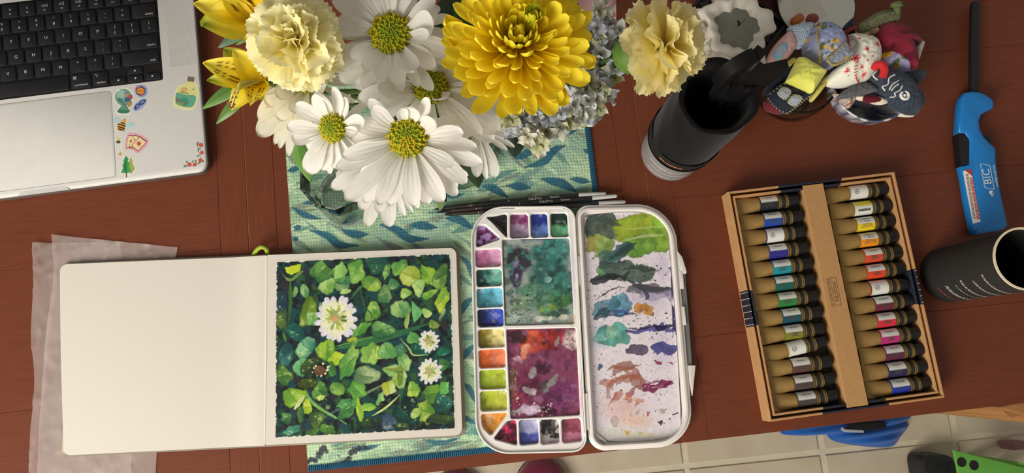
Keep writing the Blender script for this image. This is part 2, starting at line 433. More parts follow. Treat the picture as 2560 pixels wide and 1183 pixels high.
# speaker grilles of fine holes
def m_grille():
    m, nt, b = _nodes('speaker_grille'); L = nt.links
    co = nt.nodes.new('ShaderNodeTexCoord'); s = nt.nodes.new('ShaderNodeVectorMath'); s.operation = 'SCALE'; s.inputs['Scale'].default_value = 780
    f = nt.nodes.new('ShaderNodeVectorMath'); f.operation = 'FRACTION'; d = nt.nodes.new('ShaderNodeVectorMath'); d.operation = 'DISTANCE'
    fl2 = nt.nodes.new('ShaderNodeVectorMath'); fl2.operation = 'MULTIPLY'; fl2.inputs[1].default_value = (1, 1, 0); d.inputs[1].default_value = (.5, .5, 0)
    L.new(co.outputs['Object'], s.inputs[0]); L.new(s.outputs[0], f.inputs[0]); L.new(f.outputs[0], fl2.inputs[0]); L.new(fl2.outputs[0], d.inputs[0])
    rp = nt.nodes.new('ShaderNodeValToRGB'); rp.color_ramp.elements[0].color = (*lin((170, 170, 167)), 1); rp.color_ramp.elements[0].position = .22
    rp.color_ramp.elements[1].color = (*lin((220, 219, 214)), 1); rp.color_ramp.elements[1].position = .36
    L.new(d.outputs['Value'], rp.inputs['Fac']); L.new(rp.outputs['Color'], b.inputs['Base Color'])
    b.inputs['Roughness'].default_value = .5; b.inputs['Metallic'].default_value = .2; return m
mg = m_grille()
gx0, gx1 = LF.l(421, 120, LZ).x, LF.l(492, 120, LZ).x; gy0 = ky['B'] + .0035
for (a, c) in ((gx0, gx1), (2 * (kx0 + kx1) / 2 - gx1, 2 * (kx0 + kx1) / 2 - gx0)):
    slab('speaker_grille', rrect(a, gy0, c, ky['F'] + V / 2, .0006, 2), LZ - .0002, LZ + .00006, mg, lap)
# trackpad in a fine dark gap, thumb notch at the front
tx1, ty0, ty1 = LF.l(283, 330, LZ).x, LF.l(291, 441, LZ).y, LF.l(275, 228, LZ).y
tx0 = (kx0 + kx1) - tx1
slab('trackpad_gap', rrect(tx0 - .0005, ty0 - .0005, tx1 + .0005, ty1 + .0005, .0042, 5), LZ - .001, LZ + .00004, M('trackpad_gap', (130, 128, 122), .6), lap)
slab('trackpad', rrect(tx0, ty0, tx1, ty1, .004, 5), LZ - .001, LZ + .0001, m_pad, lap, .00004)
nx0, nx1 = LF.l(44, 484, LZ).x, LF.l(172, 468, LZ).x
b = MB(); pts = [(nx0, -.0004), (nx1, -.0004), (nx1 - .004, .0032), (nx0 + .004, .0032)]
b.prism(pts, LZ - .003, LZ + .00008, bev=.0); b.v = [tuple(LF.w(*p)) for p in b.v]; b.build('thumb_notch', M('polished_notch', (236, 235, 232), .25, metal=.2), lap, False)
# screen lid, opened back beyond the top of the picture
lidM = Matrix.Translation(LF.w(-LW / 2, LD - .002, .0145)) @ LF.M.to_4x4() @ Matrix.Rotation(math.radians(108), 4, 'X')
b = MB(); b.prism(rrect(-LW / 2, -.002, LW / 2, -.002 + LD, .0105, 6), -.0042, 0, bev=.001)
mm = mesh('screen_lid', b.v, b.f, m_alu); mm.set_sharp_from_angle(angle=.5)
lid = put('screen_lid', mm, lap, lidM)
b = MB(); b.prism(rrect(-LW / 2 + .003, .004, LW / 2 - .003, LD - .006, .006, 4), 0, .0002)
put('display', mesh('display', b.v, b.f, M('dark_display', (14, 15, 17), .1, spec=.5)), lid, lidM)
# ---- stickers: cut outlines with printed layers; drawn in the pixels of a 4.223x enlargement whose corner is (260, 180)
ZS = 4.223
def sl(x, y): p = LF.l(260 + x / ZS, 180 + y / ZS, LZ); return (p.x, p.y)
def sticker(label, layers, lift=.00012):
    """layers: (colour, outline, smooth?) bottom first"""
    b = MB()
    for i, (c, pts, *sm) in enumerate(layers):
        p = smooth_poly(pts, 3) if (sm and sm[0]) else np.array(pts, float)
        q = [sl(*t) for t in p]
        b.prism(q, LZ + (0.0 if i == 0 else lift * .4 * i), LZ + lift * (.6 + .4 * i), lin(c))
    b.v = [tuple(LF.w(*p)) for p in b.v]
    o = b.build('sticker', pr, lap, False, cols=True); o['label'] = label; return o
def circ(cx, cy, r, n=20, ry=None, a=0):
    ry = ry or r; ca, sa = math.cos(a), math.sin(a)
    return [(cx + r * math.cos(t) * ca - ry * math.sin(t) * sa, cy + r * math.cos(t) * sa + ry * math.sin(t) * ca) for t in np.linspace(0, 2 * PI, n, False)]
def line(pts, w):
    p = np.array(pts, float); d = np.gradient(p, axis=0); nrm = np.stack([-d[:, 1], d[:, 0]], 1); nrm /= np.linalg.norm(nrm, axis=1)[:, None] + 1e-9
    return np.concatenate([p + nrm * w / 2, (p - nrm * w / 2)[::-1]]).tolist()
sticker('green globe sticker', [
    ('#e9e7df', circ(210, 268, 106) + [], True), ('#e9e7df', [(170, 350), (120, 430), (190, 456), (265, 448), (285, 420), (250, 350)], True),
    ('#79a796', circ(206, 268, 90)), ('#9ec2b4', circ(180, 235, 45), True), ('#4f8a72', [(140, 300), (180, 330), (215, 345), (190, 290), (160, 270)], True),
    ('#8f7fa0', [(215, 225), (250, 215), (262, 250), (230, 262)], True), ('#b39a6a', [(225, 240), (265, 230), (262, 262), (232, 262)], True),
    ('#b0566a', circ(278, 268, 26)), ('#45688c', circ(246, 296, 28)), ('#a98f5c', [(240, 320), (285, 315), (290, 345), (258, 372)], True),
    ('#f1f2ee', line([(150, 200), (175, 185)], 5)), ('#f1f2ee', line([(130, 300), (150, 325)], 5)),
    ('#5d9a7d', [(200, 350), (225, 350), (265, 425), (200, 440), (142, 420)], True), ('#3f7d62', [(160, 405), (262, 408), (262, 432), (200, 440), (145, 425)], True)])
sticker('orange paper lantern sticker with blue border', [
    ('#8ea0d6', [(325, 195), (345, 145), (400, 138), (450, 165), (455, 235), (420, 262), (385, 268), (338, 235)], True),
    ('#26314f', [(335, 170), (395, 150), (440, 180), (428, 232), (390, 255), (342, 228)]), ('#e79a45', [(345, 180), (395, 165), (432, 185), (420, 225), (390, 238), (348, 222)]),
    ('#c65a4c', [(342, 165), (380, 150), (386, 170), (348, 184)]), ('#c65a4c', [(385, 235), (420, 225), (412, 250), (390, 252)]),
    ('#a5602a', line([(360, 195), (420, 190)], 4)), ('#a5602a', line([(360, 210), (418, 206)], 4))])
sticker('dark blue spectacles sticker with lilac border', [
    ('#8ea0d6', [(310, 400), (325, 345), (395, 290), (445, 285), (445, 325), (400, 380), (345, 412)], True),
    ('#28345c', [(325, 392), (335, 350), (375, 330), (380, 350), (350, 390)], True), ('#28345c', [(372, 335), (390, 305), (430, 292), (436, 315), (400, 348)], True),
    ('#8794bd', [(337, 380), (345, 355), (368, 342), (366, 358), (348, 380)], True), ('#8794bd', [(385, 330), (398, 312), (424, 302), (424, 314), (398, 336)], True)])
sticker('striped bumblebee sticker with pale blue wings', [
    ('#b9d6dc', [(105, 478), (150, 475), (182, 515), (170, 545), (120, 540)], True), ('#b9d6dc', [(225, 545), (290, 532), (326, 556), (290, 590), (230, 580)], True),
    ('#e0a63f', [(145, 560), (180, 530), (222, 545), (225, 580), (190, 622), (155, 615), (140, 590)], True), ('#e0a63f', circ(210, 522, 21)),
    ('#2c2620', line([(146, 552), (185, 560), (226, 578)], 11)), ('#2c2620', line([(145, 578), (180, 588), (218, 600)], 11)), ('#2c2620', line([(150, 602), (180, 612), (200, 616)], 10)),
    ('#2c2620', line([(178, 536), (205, 545), (224, 552)], 9)), ('#2c2620', line([(214, 505), (222, 498)], 4)), ('#2c2620', line([(212, 590), (212, 630)], 5))])
cards = []
for k, (dx, col) in enumerate(((0, '#efd9a8'), (45, '#efd9a8'), (90, '#f1ddae'))):
    P = [[(258, 668), (310, 668), (290, 806), (230, 804)], [(318, 662), (372, 680), (305, 812), (262, 790)], [(376, 680), (456, 738), (360, 842), (288, 782)]][k]
    cards += [('#8d3b34', P)]; c = np.mean(P, 0); cards += [(col, [tuple(c + (np.array(p) - c) * .88) for p in P])]
st = [(370 + (38 if i % 2 == 0 else 14) * math.cos(i * PI / 8), 758 + (38 if i % 2 == 0 else 14) * math.sin(i * PI / 8)) for i in range(16)]
sticker('fanned playing cards sticker with a red star', [('#e3b0bd', [(250, 648), (330, 650), (380, 660), (476, 735), (365, 862), (290, 820), (222, 810)], True)] + cards +
        [('#c8433c', st), ('#c26a5c', [(280, 720), (300, 735), (285, 745), (268, 738)]), ('#c26a5c', [(320, 705), (335, 720), (315, 728)])])
sticker('narrow firefly and gold star sticker', [('#e8e5d8', [(125, 690), (185, 685), (185, 760), (205, 880), (190, 896), (150, 890), (148, 780), (128, 755)], True),
    ('#d9cf8e', circ(152, 708, 26, ry=18)), ('#55553f', circ(152, 740, 24, ry=16)), ('#c7b15c', [(170, 838), (178, 858), (198, 862), (182, 874), (186, 892), (170, 882), (154, 892), (158, 874), (144, 862), (164, 858)]),
    ('#a9a294', circ(160, 778, 4)), ('#a9a294', circ(165, 800, 4)), ('#a9a294', circ(169, 824, 4))])
tree = [(234, 882), (262, 930), (250, 935), (278, 985), (262, 990), (292, 1060), (250, 1066), (215, 1068), (180, 1066), (205, 1000), (190, 998), (212, 945), (200, 945)]
sticker('two green fir trees sticker', [('#e9e7de', [(234, 872), (260, 900), (285, 880), (320, 960), (340, 1050), (300, 1086), (245, 1120), (225, 1118), (225, 1080), (172, 1075), (195, 960)], True),
    ('#a9b25a', [(283, 892), (305, 950), (298, 952), (326, 1020), (318, 1045), (280, 1060), (262, 1000), (268, 940)]), ('#48a35f', tree), ('#2f7d48', [(234, 890), (240, 960), (246, 1062), (222, 1062), (205, 1010)]),
    ('#8a5a3c', [(230, 1066), (242, 1066), (243, 1116), (233, 1116)]), ('#b08a5a', [(284, 1058), (293, 1056), (292, 1080), (286, 1080)])])
sticker('corked bottle sticker holding a green sea', [('#e6e6b8', [(870, 70), (885, 48), (958, 60), (962, 110), (1000, 165), (1000, 230), (965, 370), (900, 405), (760, 375), (730, 330), (752, 215), (790, 145), (868, 118)], True),
    ('#e3da8d', [(880, 100), (948, 110), (955, 145), (985, 180), (980, 240), (950, 365), (890, 388), (775, 360), (748, 325), (765, 220), (800, 160), (865, 130)], True),
    ('#67ac8d', [(765, 220), (860, 240), (970, 256), (946, 355), (885, 375), (785, 350), (757, 318)], True), ('#4b8f78', [(800, 290), (860, 270), (900, 330), (850, 360), (800, 340)], True), ('#a58d55', circ(820, 335, 26, ry=16)), ('#8b7060', circ(775, 300, 16, ry=26)),
    ('#d9b66c', circ(845, 190, 34, ry=22)), ('#9a865c', line([(808, 212), (890, 230)], 8)), ('#5a9a80', circ(942, 186, 10, ry=6)), ('#7b6a63', [(884, 52), (955, 62), (948, 108), (878, 98)])])
vine = []
for (x, y, r) in ((1024, 772, 23), (1032, 853, 20), (1018, 934, 22), (902, 980, 21), (958, 980, 20)): vine.append(('#d0563f', circ(x, y, r)))
for (x, y, a) in ((985, 770, 1.2), (1010, 815, .3), (995, 830, 2), (992, 892, .2), (1045, 945, 1), (968, 945, 1.3), (935, 950, 2), (875, 955, 1), (860, 1000, .2), (990, 755, .5), (1005, 965, 2.6), (850, 998, 2.6)): vine.append(('#5b8a63', circ(x, y, 14, 8, 6, a)))
sticker('red berry vine sticker curling round the corner', [('#6f6a4c', line([(992, 760), (990, 800), (1005, 860), (1020, 900), (1010, 950), (960, 990), (900, 985), (845, 1005)], 4))] + vine)
# ================================================================ painting helper: colours drawn on the vertices of a fine grid
class Paint:
    def __init__(s, X, Y, base):
        s.X, s.Y = X, Y; s.C = np.empty(X.shape + (3,)); s.C[:] = lin(base)
    dens = 0.0
    def warp(s, k, sc, seed):
        return (s.X + (fbm(s.X / sc, s.Y / sc, seed) - .5) * 2 * k, s.Y + (fbm(s.X / sc + 31, s.Y / sc + 17, seed + 3) - .5) * 2 * k)
    def mix(s, m, col):
        m = np.clip(m, 0, 1)[..., None]; s.C = s.C * (1 - m) + col * m
    def noise(s, col, sc, lo, hi, a=1.0, seed=0, m=None):
        k = sstep(lo, hi, fbm(s.X / sc, s.Y / sc, seed)) * a
        s.mix(k if m is None else k * m, lin(col))
    def shape(s, m, t, c1, c2, a, edge=0.0, seed=0, sc=14.0, d=None):
        """m mask, t 0..1 gradient, wash texture between the colours, darker rim where d is near its border"""
        n = fbm(s.X / sc, s.Y / sc, seed); t = np.clip(t + (n - .5) * 1.3, 0, 1)[..., None]
        col = lin(c1) * (1 - t) + lin(c2) * t
        if s.dens: col = col * (1 - s.dens * 1.1 + s.dens * 2.2 * fbm(s.X / 26 + seed, s.Y / 26, seed + 4))[..., None]
        if edge and d is not None: col = col * (1 - edge * sstep(.72, 1.0, d))[..., None]
        s.mix(m * a, col)
    def ell(s, cx, cy, rx, ry, deg=0, c1='#ffffff', c2=None, a=1.0, soft=.12, warp=5.0, wsc=22.0, edge=.25, seed=None, p=2.3, tip=0.0):
        seed = seed if seed is not None else int(cx * 7 + cy * 3)
        R = max(rx, ry) * 1.5 + 2 * warp
        ys, xs = np.where((abs(s.X - cx) < R) & (abs(s.Y - cy) < R))
        if len(xs) == 0: return
        sl_ = (slice(ys.min(), ys.max() + 1), slice(xs.min(), xs.max() + 1))
        q = Paint.__new__(Paint); q.X, q.Y, q.C, q.dens = s.X[sl_], s.Y[sl_], s.C[sl_], s.dens
        x, y = q.warp(warp, wsc, seed); x = x - cx; y = y - cy; r = math.radians(deg)
        u = (x * math.cos(r) + y * math.sin(r)) / rx; v = (-x * math.sin(r) + y * math.cos(r)) / ry
        if tip: v = v / np.clip(1 - tip * u, .2, 2)
        d = (abs(u) ** p + abs(v) ** p) ** (1 / p)
        q.shape(1 - sstep(1 - soft, 1, d), .5 + .5 * (u * .6 + v * .6), c1, c2 or c1, a, edge, seed, max(rx, ry) * .5, d)
        s.C[sl_] = q.C
    def leaf(s, cx, cy, rx, ry, deg, c1, c2, rnd):
        """watercolour leaf: uneven outline, two differently washed halves, veins, pale glint, dark rim"""
        R = max(rx, ry) * 1.5; ys, xs = np.where((abs(s.X - cx) < R) & (abs(s.Y - cy) < R))
        if len(xs) == 0: return
        sl_ = (slice(ys.min(), ys.max() + 1), slice(xs.min(), xs.max() + 1))
        q = Paint.__new__(Paint); q.X, q.Y, q.C, q.dens = s.X[sl_], s.Y[sl_], s.C[sl_], s.dens; sd = rnd.randrange(9999)
        x, y = q.warp(4, 18, sd); x = x - cx; y = y - cy; r = math.radians(deg + rnd.uniform(-15, 15)); u = (x * math.cos(r) + y * math.sin(r)) / rx; v = (-x * math.sin(r) + y * math.cos(r)) / ry
        th = np.arctan2(v, u); f1, f2 = rnd.uniform(0, 6), rnd.uniform(0, 6); k = rnd.choice((2, 3, 3, 4, 5))
        d = np.hypot(u, v) * (1 + .13 * np.cos(k * th + f1) + .07 * np.cos(2 * th + f2) + .03 * np.cos(9 * th + f1)); a0 = rnd.uniform(0, 6.28); w = u * math.cos(a0) + v * math.sin(a0); g = -u * math.sin(a0) + v * math.cos(a0)
        n = fbm(q.X / (max(rx, ry) * .4), q.Y / (max(rx, ry) * .4), sd); t = np.clip(.5 + .5 * g + (n - .5) * 1.2 + np.where(w > .06 * np.sin(g * 4), .28, -.22), 0, 1)[..., None]
        col = lin(c1) * (1 - t) + lin(c2) * t; vein = np.abs(np.sin((g * 1.0 + abs(w) * .8) * 7)) < .16
        col = np.where((vein & (d < .85))[..., None], col * .8, col); col = np.where((abs(w) < .05)[..., None], col * .72, col)
        gl = sstep(.55, .75, fbm(q.X / 13, q.Y / 13, sd + 5)) * (d < .8) * (t[..., 0] < .5); col = col + (lin('#e6efb4') - col) * (gl * .35)[..., None]
        col = col * (1 - .45 * sstep(.8, 1.0, d))[..., None]; q.mix(1 - sstep(.94, 1.0, d), col); s.C[sl_] = q.C
    def poly(s, pts, c1, c2=None, a=1.0, warp=3.0, wsc=16.0, seed=1, sm=True):
        P = np.array(smooth_poly(pts, 4) if sm else pts); x0, y0 = P.min(0) - warp - 2; x1, y1 = P.max(0) + warp + 2
        ys, xs = np.where((s.X > x0) & (s.X < x1) & (s.Y > y0) & (s.Y < y1))
        if len(xs) == 0: return
        sl_ = (slice(ys.min(), ys.max() + 1), slice(xs.min(), xs.max() + 1))
        q = Paint.__new__(Paint); q.X, q.Y, q.C, q.dens = s.X[sl_], s.Y[sl_], s.C[sl_], s.dens
        x, y = q.warp(warp, wsc, seed); m = inpoly(x, y, P).astype(float)
        q.shape(m, (q.X - x0) / (x1 - x0), c1, c2 or c1, a, 0, seed, (x1 - x0) * .25)
        s.C[sl_] = q.C
    def stroke(s, pts, w, c1, c2=None, a=1.0, taper=True, warp=1.5, seed=2):
        p = np.array([tuple(q)[:2] for q in spline([(x, y, 0) for x, y in pts], 6)]); n = len(p)
        x0, y0 = p.min(0) - w - warp * 2; x1, y1 = p.max(0) + w + warp * 2
        ys, xs = np.where((s.X > x0) & (s.X < x1) & (s.Y > y0) & (s.Y < y1))
        if len(xs) == 0: return
        sl_ = (slice(ys.min(), ys.max() + 1), slice(xs.min(), xs.max() + 1))
        q = Paint.__new__(Paint); q.X, q.Y, q.C, q.dens = s.X[sl_], s.Y[sl_], s.C[sl_], s.dens
        best = np.full(q.X.shape, 9e9); tt = np.zeros(q.X.shape); x, y = q.warp(warp, 12, seed)
        for i in range(n - 1):
            a_, b_ = p[i], p[i + 1]; d = b_ - a_; L = d @ d + 1e-9
            t = np.clip(((x - a_[0]) * d[0] + (y - a_[1]) * d[1]) / L, 0, 1)
            D = np.hypot(x - a_[0] - t * d[0], y - a_[1] - t * d[1]); k = D < best
            best = np.where(k, D, best); tt = np.where(k, (i + t) / (n - 1), tt)
        ww = w / 2 * (np.clip(np.sin(PI * np.clip(tt, .03, .97)), .15, 1) ** .7 if taper else 1)
        q.shape(1 - sstep(ww - .8, ww + .8, best), tt, c1, c2 or c1, a, 0, seed)
        s.C[sl_] = q.C
    def dots(s, n, box, cols, r0, r1, seed=0, a=.9):
        rnd = random.Random(seed)
        for i in range(n):
            u, v = rnd.random(), rnd.random()
            s.ell(box[0] + (box[2] - box[0]) * u, box[1] + (box[3] - box[1]) * v, r0 + (r1 - r0) * rnd.random() ** 3, r0 + (r1 - r0) * rnd.random() ** 3,
                  rnd.random() * 180, rnd.choice(cols), a=a, warp=1.0, wsc=5, edge=0, soft=.3)
def zoomed(x0, y0, s): return lambda X, Y: (x0 + X / s, y0 + Y / s)
def painted_grid(name, Q, nx, ny, conv, z, fn, mat, parent, round_=0.0, zf=None, frame=None):
    """grid over quad Q (tl, tr, br, bl in enlargement pixels); fn(X, Y) gives vertex colours; round_>0 makes it a squircle"""
    u, v = np.meshgrid(np.linspace(0, 1, nx), np.linspace(0, 1, ny))
    if round_:
        a, b_ = u * 2 - 1, v * 2 - 1; k = round_
        u, v = (a * np.sqrt(1 - k * b_ * b_ / 2) + 1) / 2, (b_ * np.sqrt(1 - k * a * a / 2) + 1) / 2
    G = quadpt(Q, u, v); X, Y = G[..., 0], G[..., 1]
    C = fn(X, Y)
    px, py = conv(X, Y)
    D = np.stack([px - 1280.0, 591.5 - py, np.full(px.shape, -F)], -1) @ np.array(MC).T
    Z = np.full(X.shape, z) if zf is None else z + zf(u, v, X, Y)
    S = (z - H) / D[..., 2]
    P = np.stack([D[..., 0] * S, D[..., 1] * S, Z], -1)
    return mk(name, P.reshape(-1, 3), grid_faces(nx, ny)[:, ::-1].tolist(), mat, parent, True, C.reshape(-1, 3))
# ================================================================ tea towel
TZ = .0016
tq = [at(700, 190, TZ), at(1449, 165, TZ), at(1563, 1090, TZ), at(770, 1172, TZ)]
tow = empty('tea_towel', (tq[0] + tq[1] + tq[2] + tq[3]) / 4 * 1.0, 'mint green waffle tea towel with teal wave pattern and blue hem', 'towel')
tow.location.z = 0; W[tow.name] = Matrix.Translation(tow.location)
def towel_cols(X, Y):
    p = Paint(X, Y, '#98b896')
    p.noise('#b4d0ac', 50, .45, .6, .9, 5); p.noise('#8fb0a0', 60, .52, .64, .7, 9)
    rnd = random.Random(8)
    for i in range(520):                                     # mint, sage, grey-olive brush waves
        x, y = rnd.uniform(690, 1560), rnd.uniform(180, 1180); L = rnd.uniform(34, 84); row = math.sin(y / 46.0)
        a = (.5 if row > 0 else -.42) + rnd.uniform(-.18, .18); dx, dy = L * math.cos(a), L * math.sin(a)
        pts = [(x - dx / 2, y - dy / 2 - 5), (x, y), (x + dx / 2, y + dy / 2 + 5)]
        p.stroke(pts, rnd.uniform(9, 17), rnd.choice(('#b4d0ac', '#bcd2ae', '#9cbe9a', '#a8c6a2', '#74807a', '#808878', '#6c968e', '#4f827e', '#8c9082', '#84ac90', '#767c74')), a=.8, seed=i, warp=3)
    for i in range(210):                                     # darker sage and grey-brown waves
        x, y = rnd.uniform(690, 1560), rnd.uniform(180, 1180); L = rnd.uniform(40, 90); a = (.5 if math.sin(y / 46.0) > 0 else -.42) + rnd.uniform(-.15, .15); dx, dy = L * math.cos(a), L * math.sin(a)
        p.stroke([(x - dx / 2, y - dy / 2 - 6), (x, y), (x + dx / 2, y + dy / 2 + 6)], rnd.uniform(9, 16), rnd.choice(('#66786f', '#5a807c', '#727868', '#7c8478', '#4f7c7c', '#c4d6ba', '#cadabf')), a=.72, seed=i + 900, warp=3)
    Z3 = lambda a, b_: (700 + a / 2.977, 250 + b_ / 2.977)
    S = [((90, 800), (190, 860), (300, 885), 26), ((460, 970), (560, 1000), (650, 1000), 34), ((230, 970), (350, 1010), (440, 1075), (580, 1085), 34), ((970, 930), (1060, 935), (1160, 950), 36),
         ((750, 930), (870, 965), (960, 1030), (1100, 1035), 36), ((1240, 880), (1330, 890), (1440, 960), 36), ((1690, 640), (1780, 645), (1860, 655), 34), ((1510, 645), (1600, 665), (1690, 720), 34),
         ((1950, 590), (2090, 620), (2200, 680), 40), ((1830, 500), (1960, 460), (2030, 380), (2120, 340), 36), ((1760, 440), (1830, 400), (1900, 378), 34), ((2090, 225), (2150, 240), (2215, 215), 22),
         ((2160, 590), (2240, 598), (2310, 610), 28), ((1190, 700), (1280, 715), (1370, 700), 22), ((170, 770), (250, 760), (290, 775), 22), ((60, 530), (100, 515), (160, 505), 24), ((100, 945), (130, 950), (160, 940), 20),
         ((100, 1030), (115, 1035), (130, 1020), 20), ((40, 320), (60, 380), (80, 400), 26), ((2260, 370), (2290, 380), (2310, 360), 24)]
    for k, s_ in enumerate(S):
        P = [Z3(*q) for q in s_[:-1]]; p.stroke(P, s_[-1] / 2.977 * 1.75, '#2f6a7c', '#2a5c74', .95, seed=k)
    for (pts, w) in (([(1150, 640), (1170, 660), (1180, 700)], 14), ([(1150, 790), (1165, 760), (1180, 745)], 18), ([(1158, 900), (1170, 880), (1188, 860)], 16), ([(1160, 960), (1175, 975), (1190, 1010)], 16),
                     ([(1160, 1040), (1172, 1050), (1190, 1060)], 14), ([(880, 1118), (910, 1122), (950, 1112)], 14), ([(1060, 1100), (1100, 1108), (1150, 1095)], 12)):
        p.stroke(pts, w, '#2f6478', a=.9, seed=int(pts[0][1]))
    for (x, y, rx, ry, d) in ((805, 1130, 13, 24, 30), (780, 1152, 16, 9, 0), (868, 1150, 20, 9, -20), (885, 1128, 22, 8, -25), (915, 1118, 12, 6, 0), (845, 1140, 6, 4, 0), (880, 1162, 8, 4, 0)):
        p.ell(x, y, rx, ry, d, '#2a2838', '#3f3a50', .92, .35, 9, 10, 0)
    return np.clip(p.C * 1.1, 0, .92)
tnx, tny = 470, 560
def waffle(u, v, X, Y):
    j = (fbm(u * 40, v * 44, 2) - .5) * .9; return .0007 * (np.cos(2 * PI * (u * 104 + j)) * .5 + .5) * (np.cos(2 * PI * (v * 124 + j)) * .5 + .5) - .0003 + .0007 * (fbm(u * 120, v * 150, 4, 2) - .5)
o = painted_grid('towel_cloth', [(700, 190), (1449, 165), (1563, 1090), (770, 1172)], tnx, tny, lambda X, Y: (X, Y), TZ, towel_cols, MV('towel_cotton', .95, .1, sheen=.2), tow, 0, waffle)
b = MB(); b.prism([tuple(p)[:2] for p in tq], .0001, .0004); b.build('towel_backing', M('towel_underside', (150, 175, 150), .95), tow, False)
m_hem = M('teal_hem_thread', (28, 92, 122), .9, var=.25, scale=900)
def hem(a, c, n, w):
    b = MB(); a = Vector(a); c = Vector(c); d = (c - a).normalized(); s = d.cross(Vector((0, 0, 1)))
    L = (c - a).length; st = L / n
    b.tube([a, c], .0009, 6)
    for i in range(n):
        p = a + d * (i + .5) * st; b.tube([p - s * w, p + Vector((0, 0, .0008)), p + s * w], st * .48, 5)
    b.build('hem', m_hem, tow)
hem(tq[1] + Vector((0, 0, -.0002)), tq[2] + Vector((0, 0, -.0002)), 190, .003)
hem(tq[2] + Vector((0, 0, -.0002)), tq[3] + Vector((0, 0, -.0002)), 160, .003)
# ================================================================ sketchbook
BZ, BL_ = .0125, .0062
m_paper = M('cream_watercolour_paper', (224, 218, 207), .85, spec=.2, var=.015, scale=500, bump=.25, bscale=900, bdist=.0004)
m_edge = M('page_edges', (205, 196, 176), .9, var=.12, scale=30, stretch=(1, 1, 90))
m_cover = M('taupe_cloth_cover', (138, 132, 116), .8, var=.06)
book = empty('sketchbook', at(672, 870, 0), 'open square sketchbook with blank left page and painted clover right page', 'sketchbook')
BF = Frame(at(672, 870, 0), yaw_of(at(668, 1115, BZ), at(1158, 1090, BZ)))
def bl(px, py, z): p = BF.l(px, py, z); return (p.x, p.y)
def wpoly(pts): return [tuple(BF.w(x, y))[:2] for x, y in pts]
R_ = [bl(672, 1112, BZ), bl(1155, 1089, BZ), bl(1141, 617, BZ), bl(673, 640, BZ)]
L_ = [bl(158, 1143, BL_), bl(668, 1114, BL_), bl(671, 641, BL_), bl(151, 655, BL_)]
rx0, rx1 = .001, (R_[1][0] + R_[2][0]) / 2; ry0, ry1 = (R_[0][1] + R_[1][1]) / 2, (R_[2][1] + R_[3][1]) / 2
lx0 = (L_[0][0] + L_[3][0]) / 2
r8 = .0075
b = MB(); b.prism(wpoly(rrect(lx0 + .003, ry0 - .0025, rx1 + .0035, ry1 + .0025, .009, 6)), .0018, .0032, bev=.0004); b.build('cover', m_cover, book)
b = MB(); b.prism(wpoly(rrect(rx0, ry0, rx1, ry1, [.0005, r8, r8, .0005], 6)), .0032, BZ - .0004); b.build('right_page_block', m_edge, book)
b = MB(); b.prism(wpoly(rrect(rx0, ry0, rx1 - .0002, ry1, [.0005, r8, r8, .0005], 6)), BZ - .0004, BZ); b.build('right_page', m_paper, book)
# left: a few leaves and the loose top page, curving up into the gutter
def left_sheet(name, x0, y0, y1, z, lift, mat, bow=.0, thick=.0004):
    n, m = 40, 16; v = []; f = []
    out = rrect(x0, y0, -.0002, y1, [r8, .0004, .0004, r8], 6)
    ys_lo = lambda x: y0 + (max(0, r8 - math.sqrt(max(0, r8 * r8 - (x0 + r8 - x) ** 2))) if x < x0 + r8 else 0)
    ys_hi = lambda x: y1 - (max(0, r8 - math.sqrt(max(0, r8 * r8 - (x0 + r8 - x) ** 2))) if x < x0 + r8 else 0)
    xs = list(x0 + r8 * (1 - np.cos(np.linspace(0, PI / 2, 8)))) + list(np.linspace(x0 + r8, -.0002, n)[1:])
    for zz in (0, -thick):
        for x in xs:
            t = (x - x0) / (-x0); a, c = ys_lo(x), ys_hi(x)
            zc = z + lift * math.exp(-((1 - t) * 9) ** 2) + .0012 * math.sin(PI * t) + bow * (1 - t) ** 3
            for j in range(m):
                s = j / (m - 1); xo = (1 - t) * (L_[0][0] + (L_[3][0] - L_[0][0]) * s - lx0); v.append(BF.w(x + xo - .0006 * math.sin(PI * s) * (1 - t), a + (c - a) * s, zc + zz + .0005 * math.sin(3 * s + t * 2)))
    k = len(xs)
    for L in (0, 1):
        for i in range(k - 1):
            for j in range(m - 1):
                q = (L * k * m + i * m + j, L * k * m + (i + 1) * m + j, L * k * m + (i + 1) * m + j + 1, L * k * m + i * m + j + 1); f.append(q if L == 0 else q[::-1])
    ring = [i * m for i in range(k)] + [(k - 1) * m + j for j in range(1, m)] + [i * m + m - 1 for i in range(k - 2, -1, -1)] + [j for j in range(m - 2, 0, -1)]
    for i in range(len(ring)):
        a, c = ring[i], ring[(i + 1) % len(ring)]; f.append((a, a + k * m, c + k * m, c))
    return mk(name, v, f, mat, book)
angle_smooth(left_sheet('left_page', lx0, ry0 - .0006, ry1 - .0002, BL_, .0055, m_paper), 50)
angle_smooth(left_sheet('left_leaf_under', lx0 + .0012, ry0 + .0008, ry1 + .0008, BL_ - .0012, .005, m_edge), 50)
b = MB(); b.prism(wpoly(rrect(lx0 + .004, ry0 + .001, 0, ry1, .004, 4)), .0032, BL_ - .0022); b.build('left_page_block', m_edge, book)
b = MB()   # stitched gutter fold
b.tube([BF.w(.0004, ry0 + .001, BZ - .0012), BF.w(.0008, (ry0 + ry1) / 2, BZ - .0009), BF.w(.0004, ry1 - .001, BZ - .0012)], .0014, 8); b.build('gutter_fold', m_paper, book)
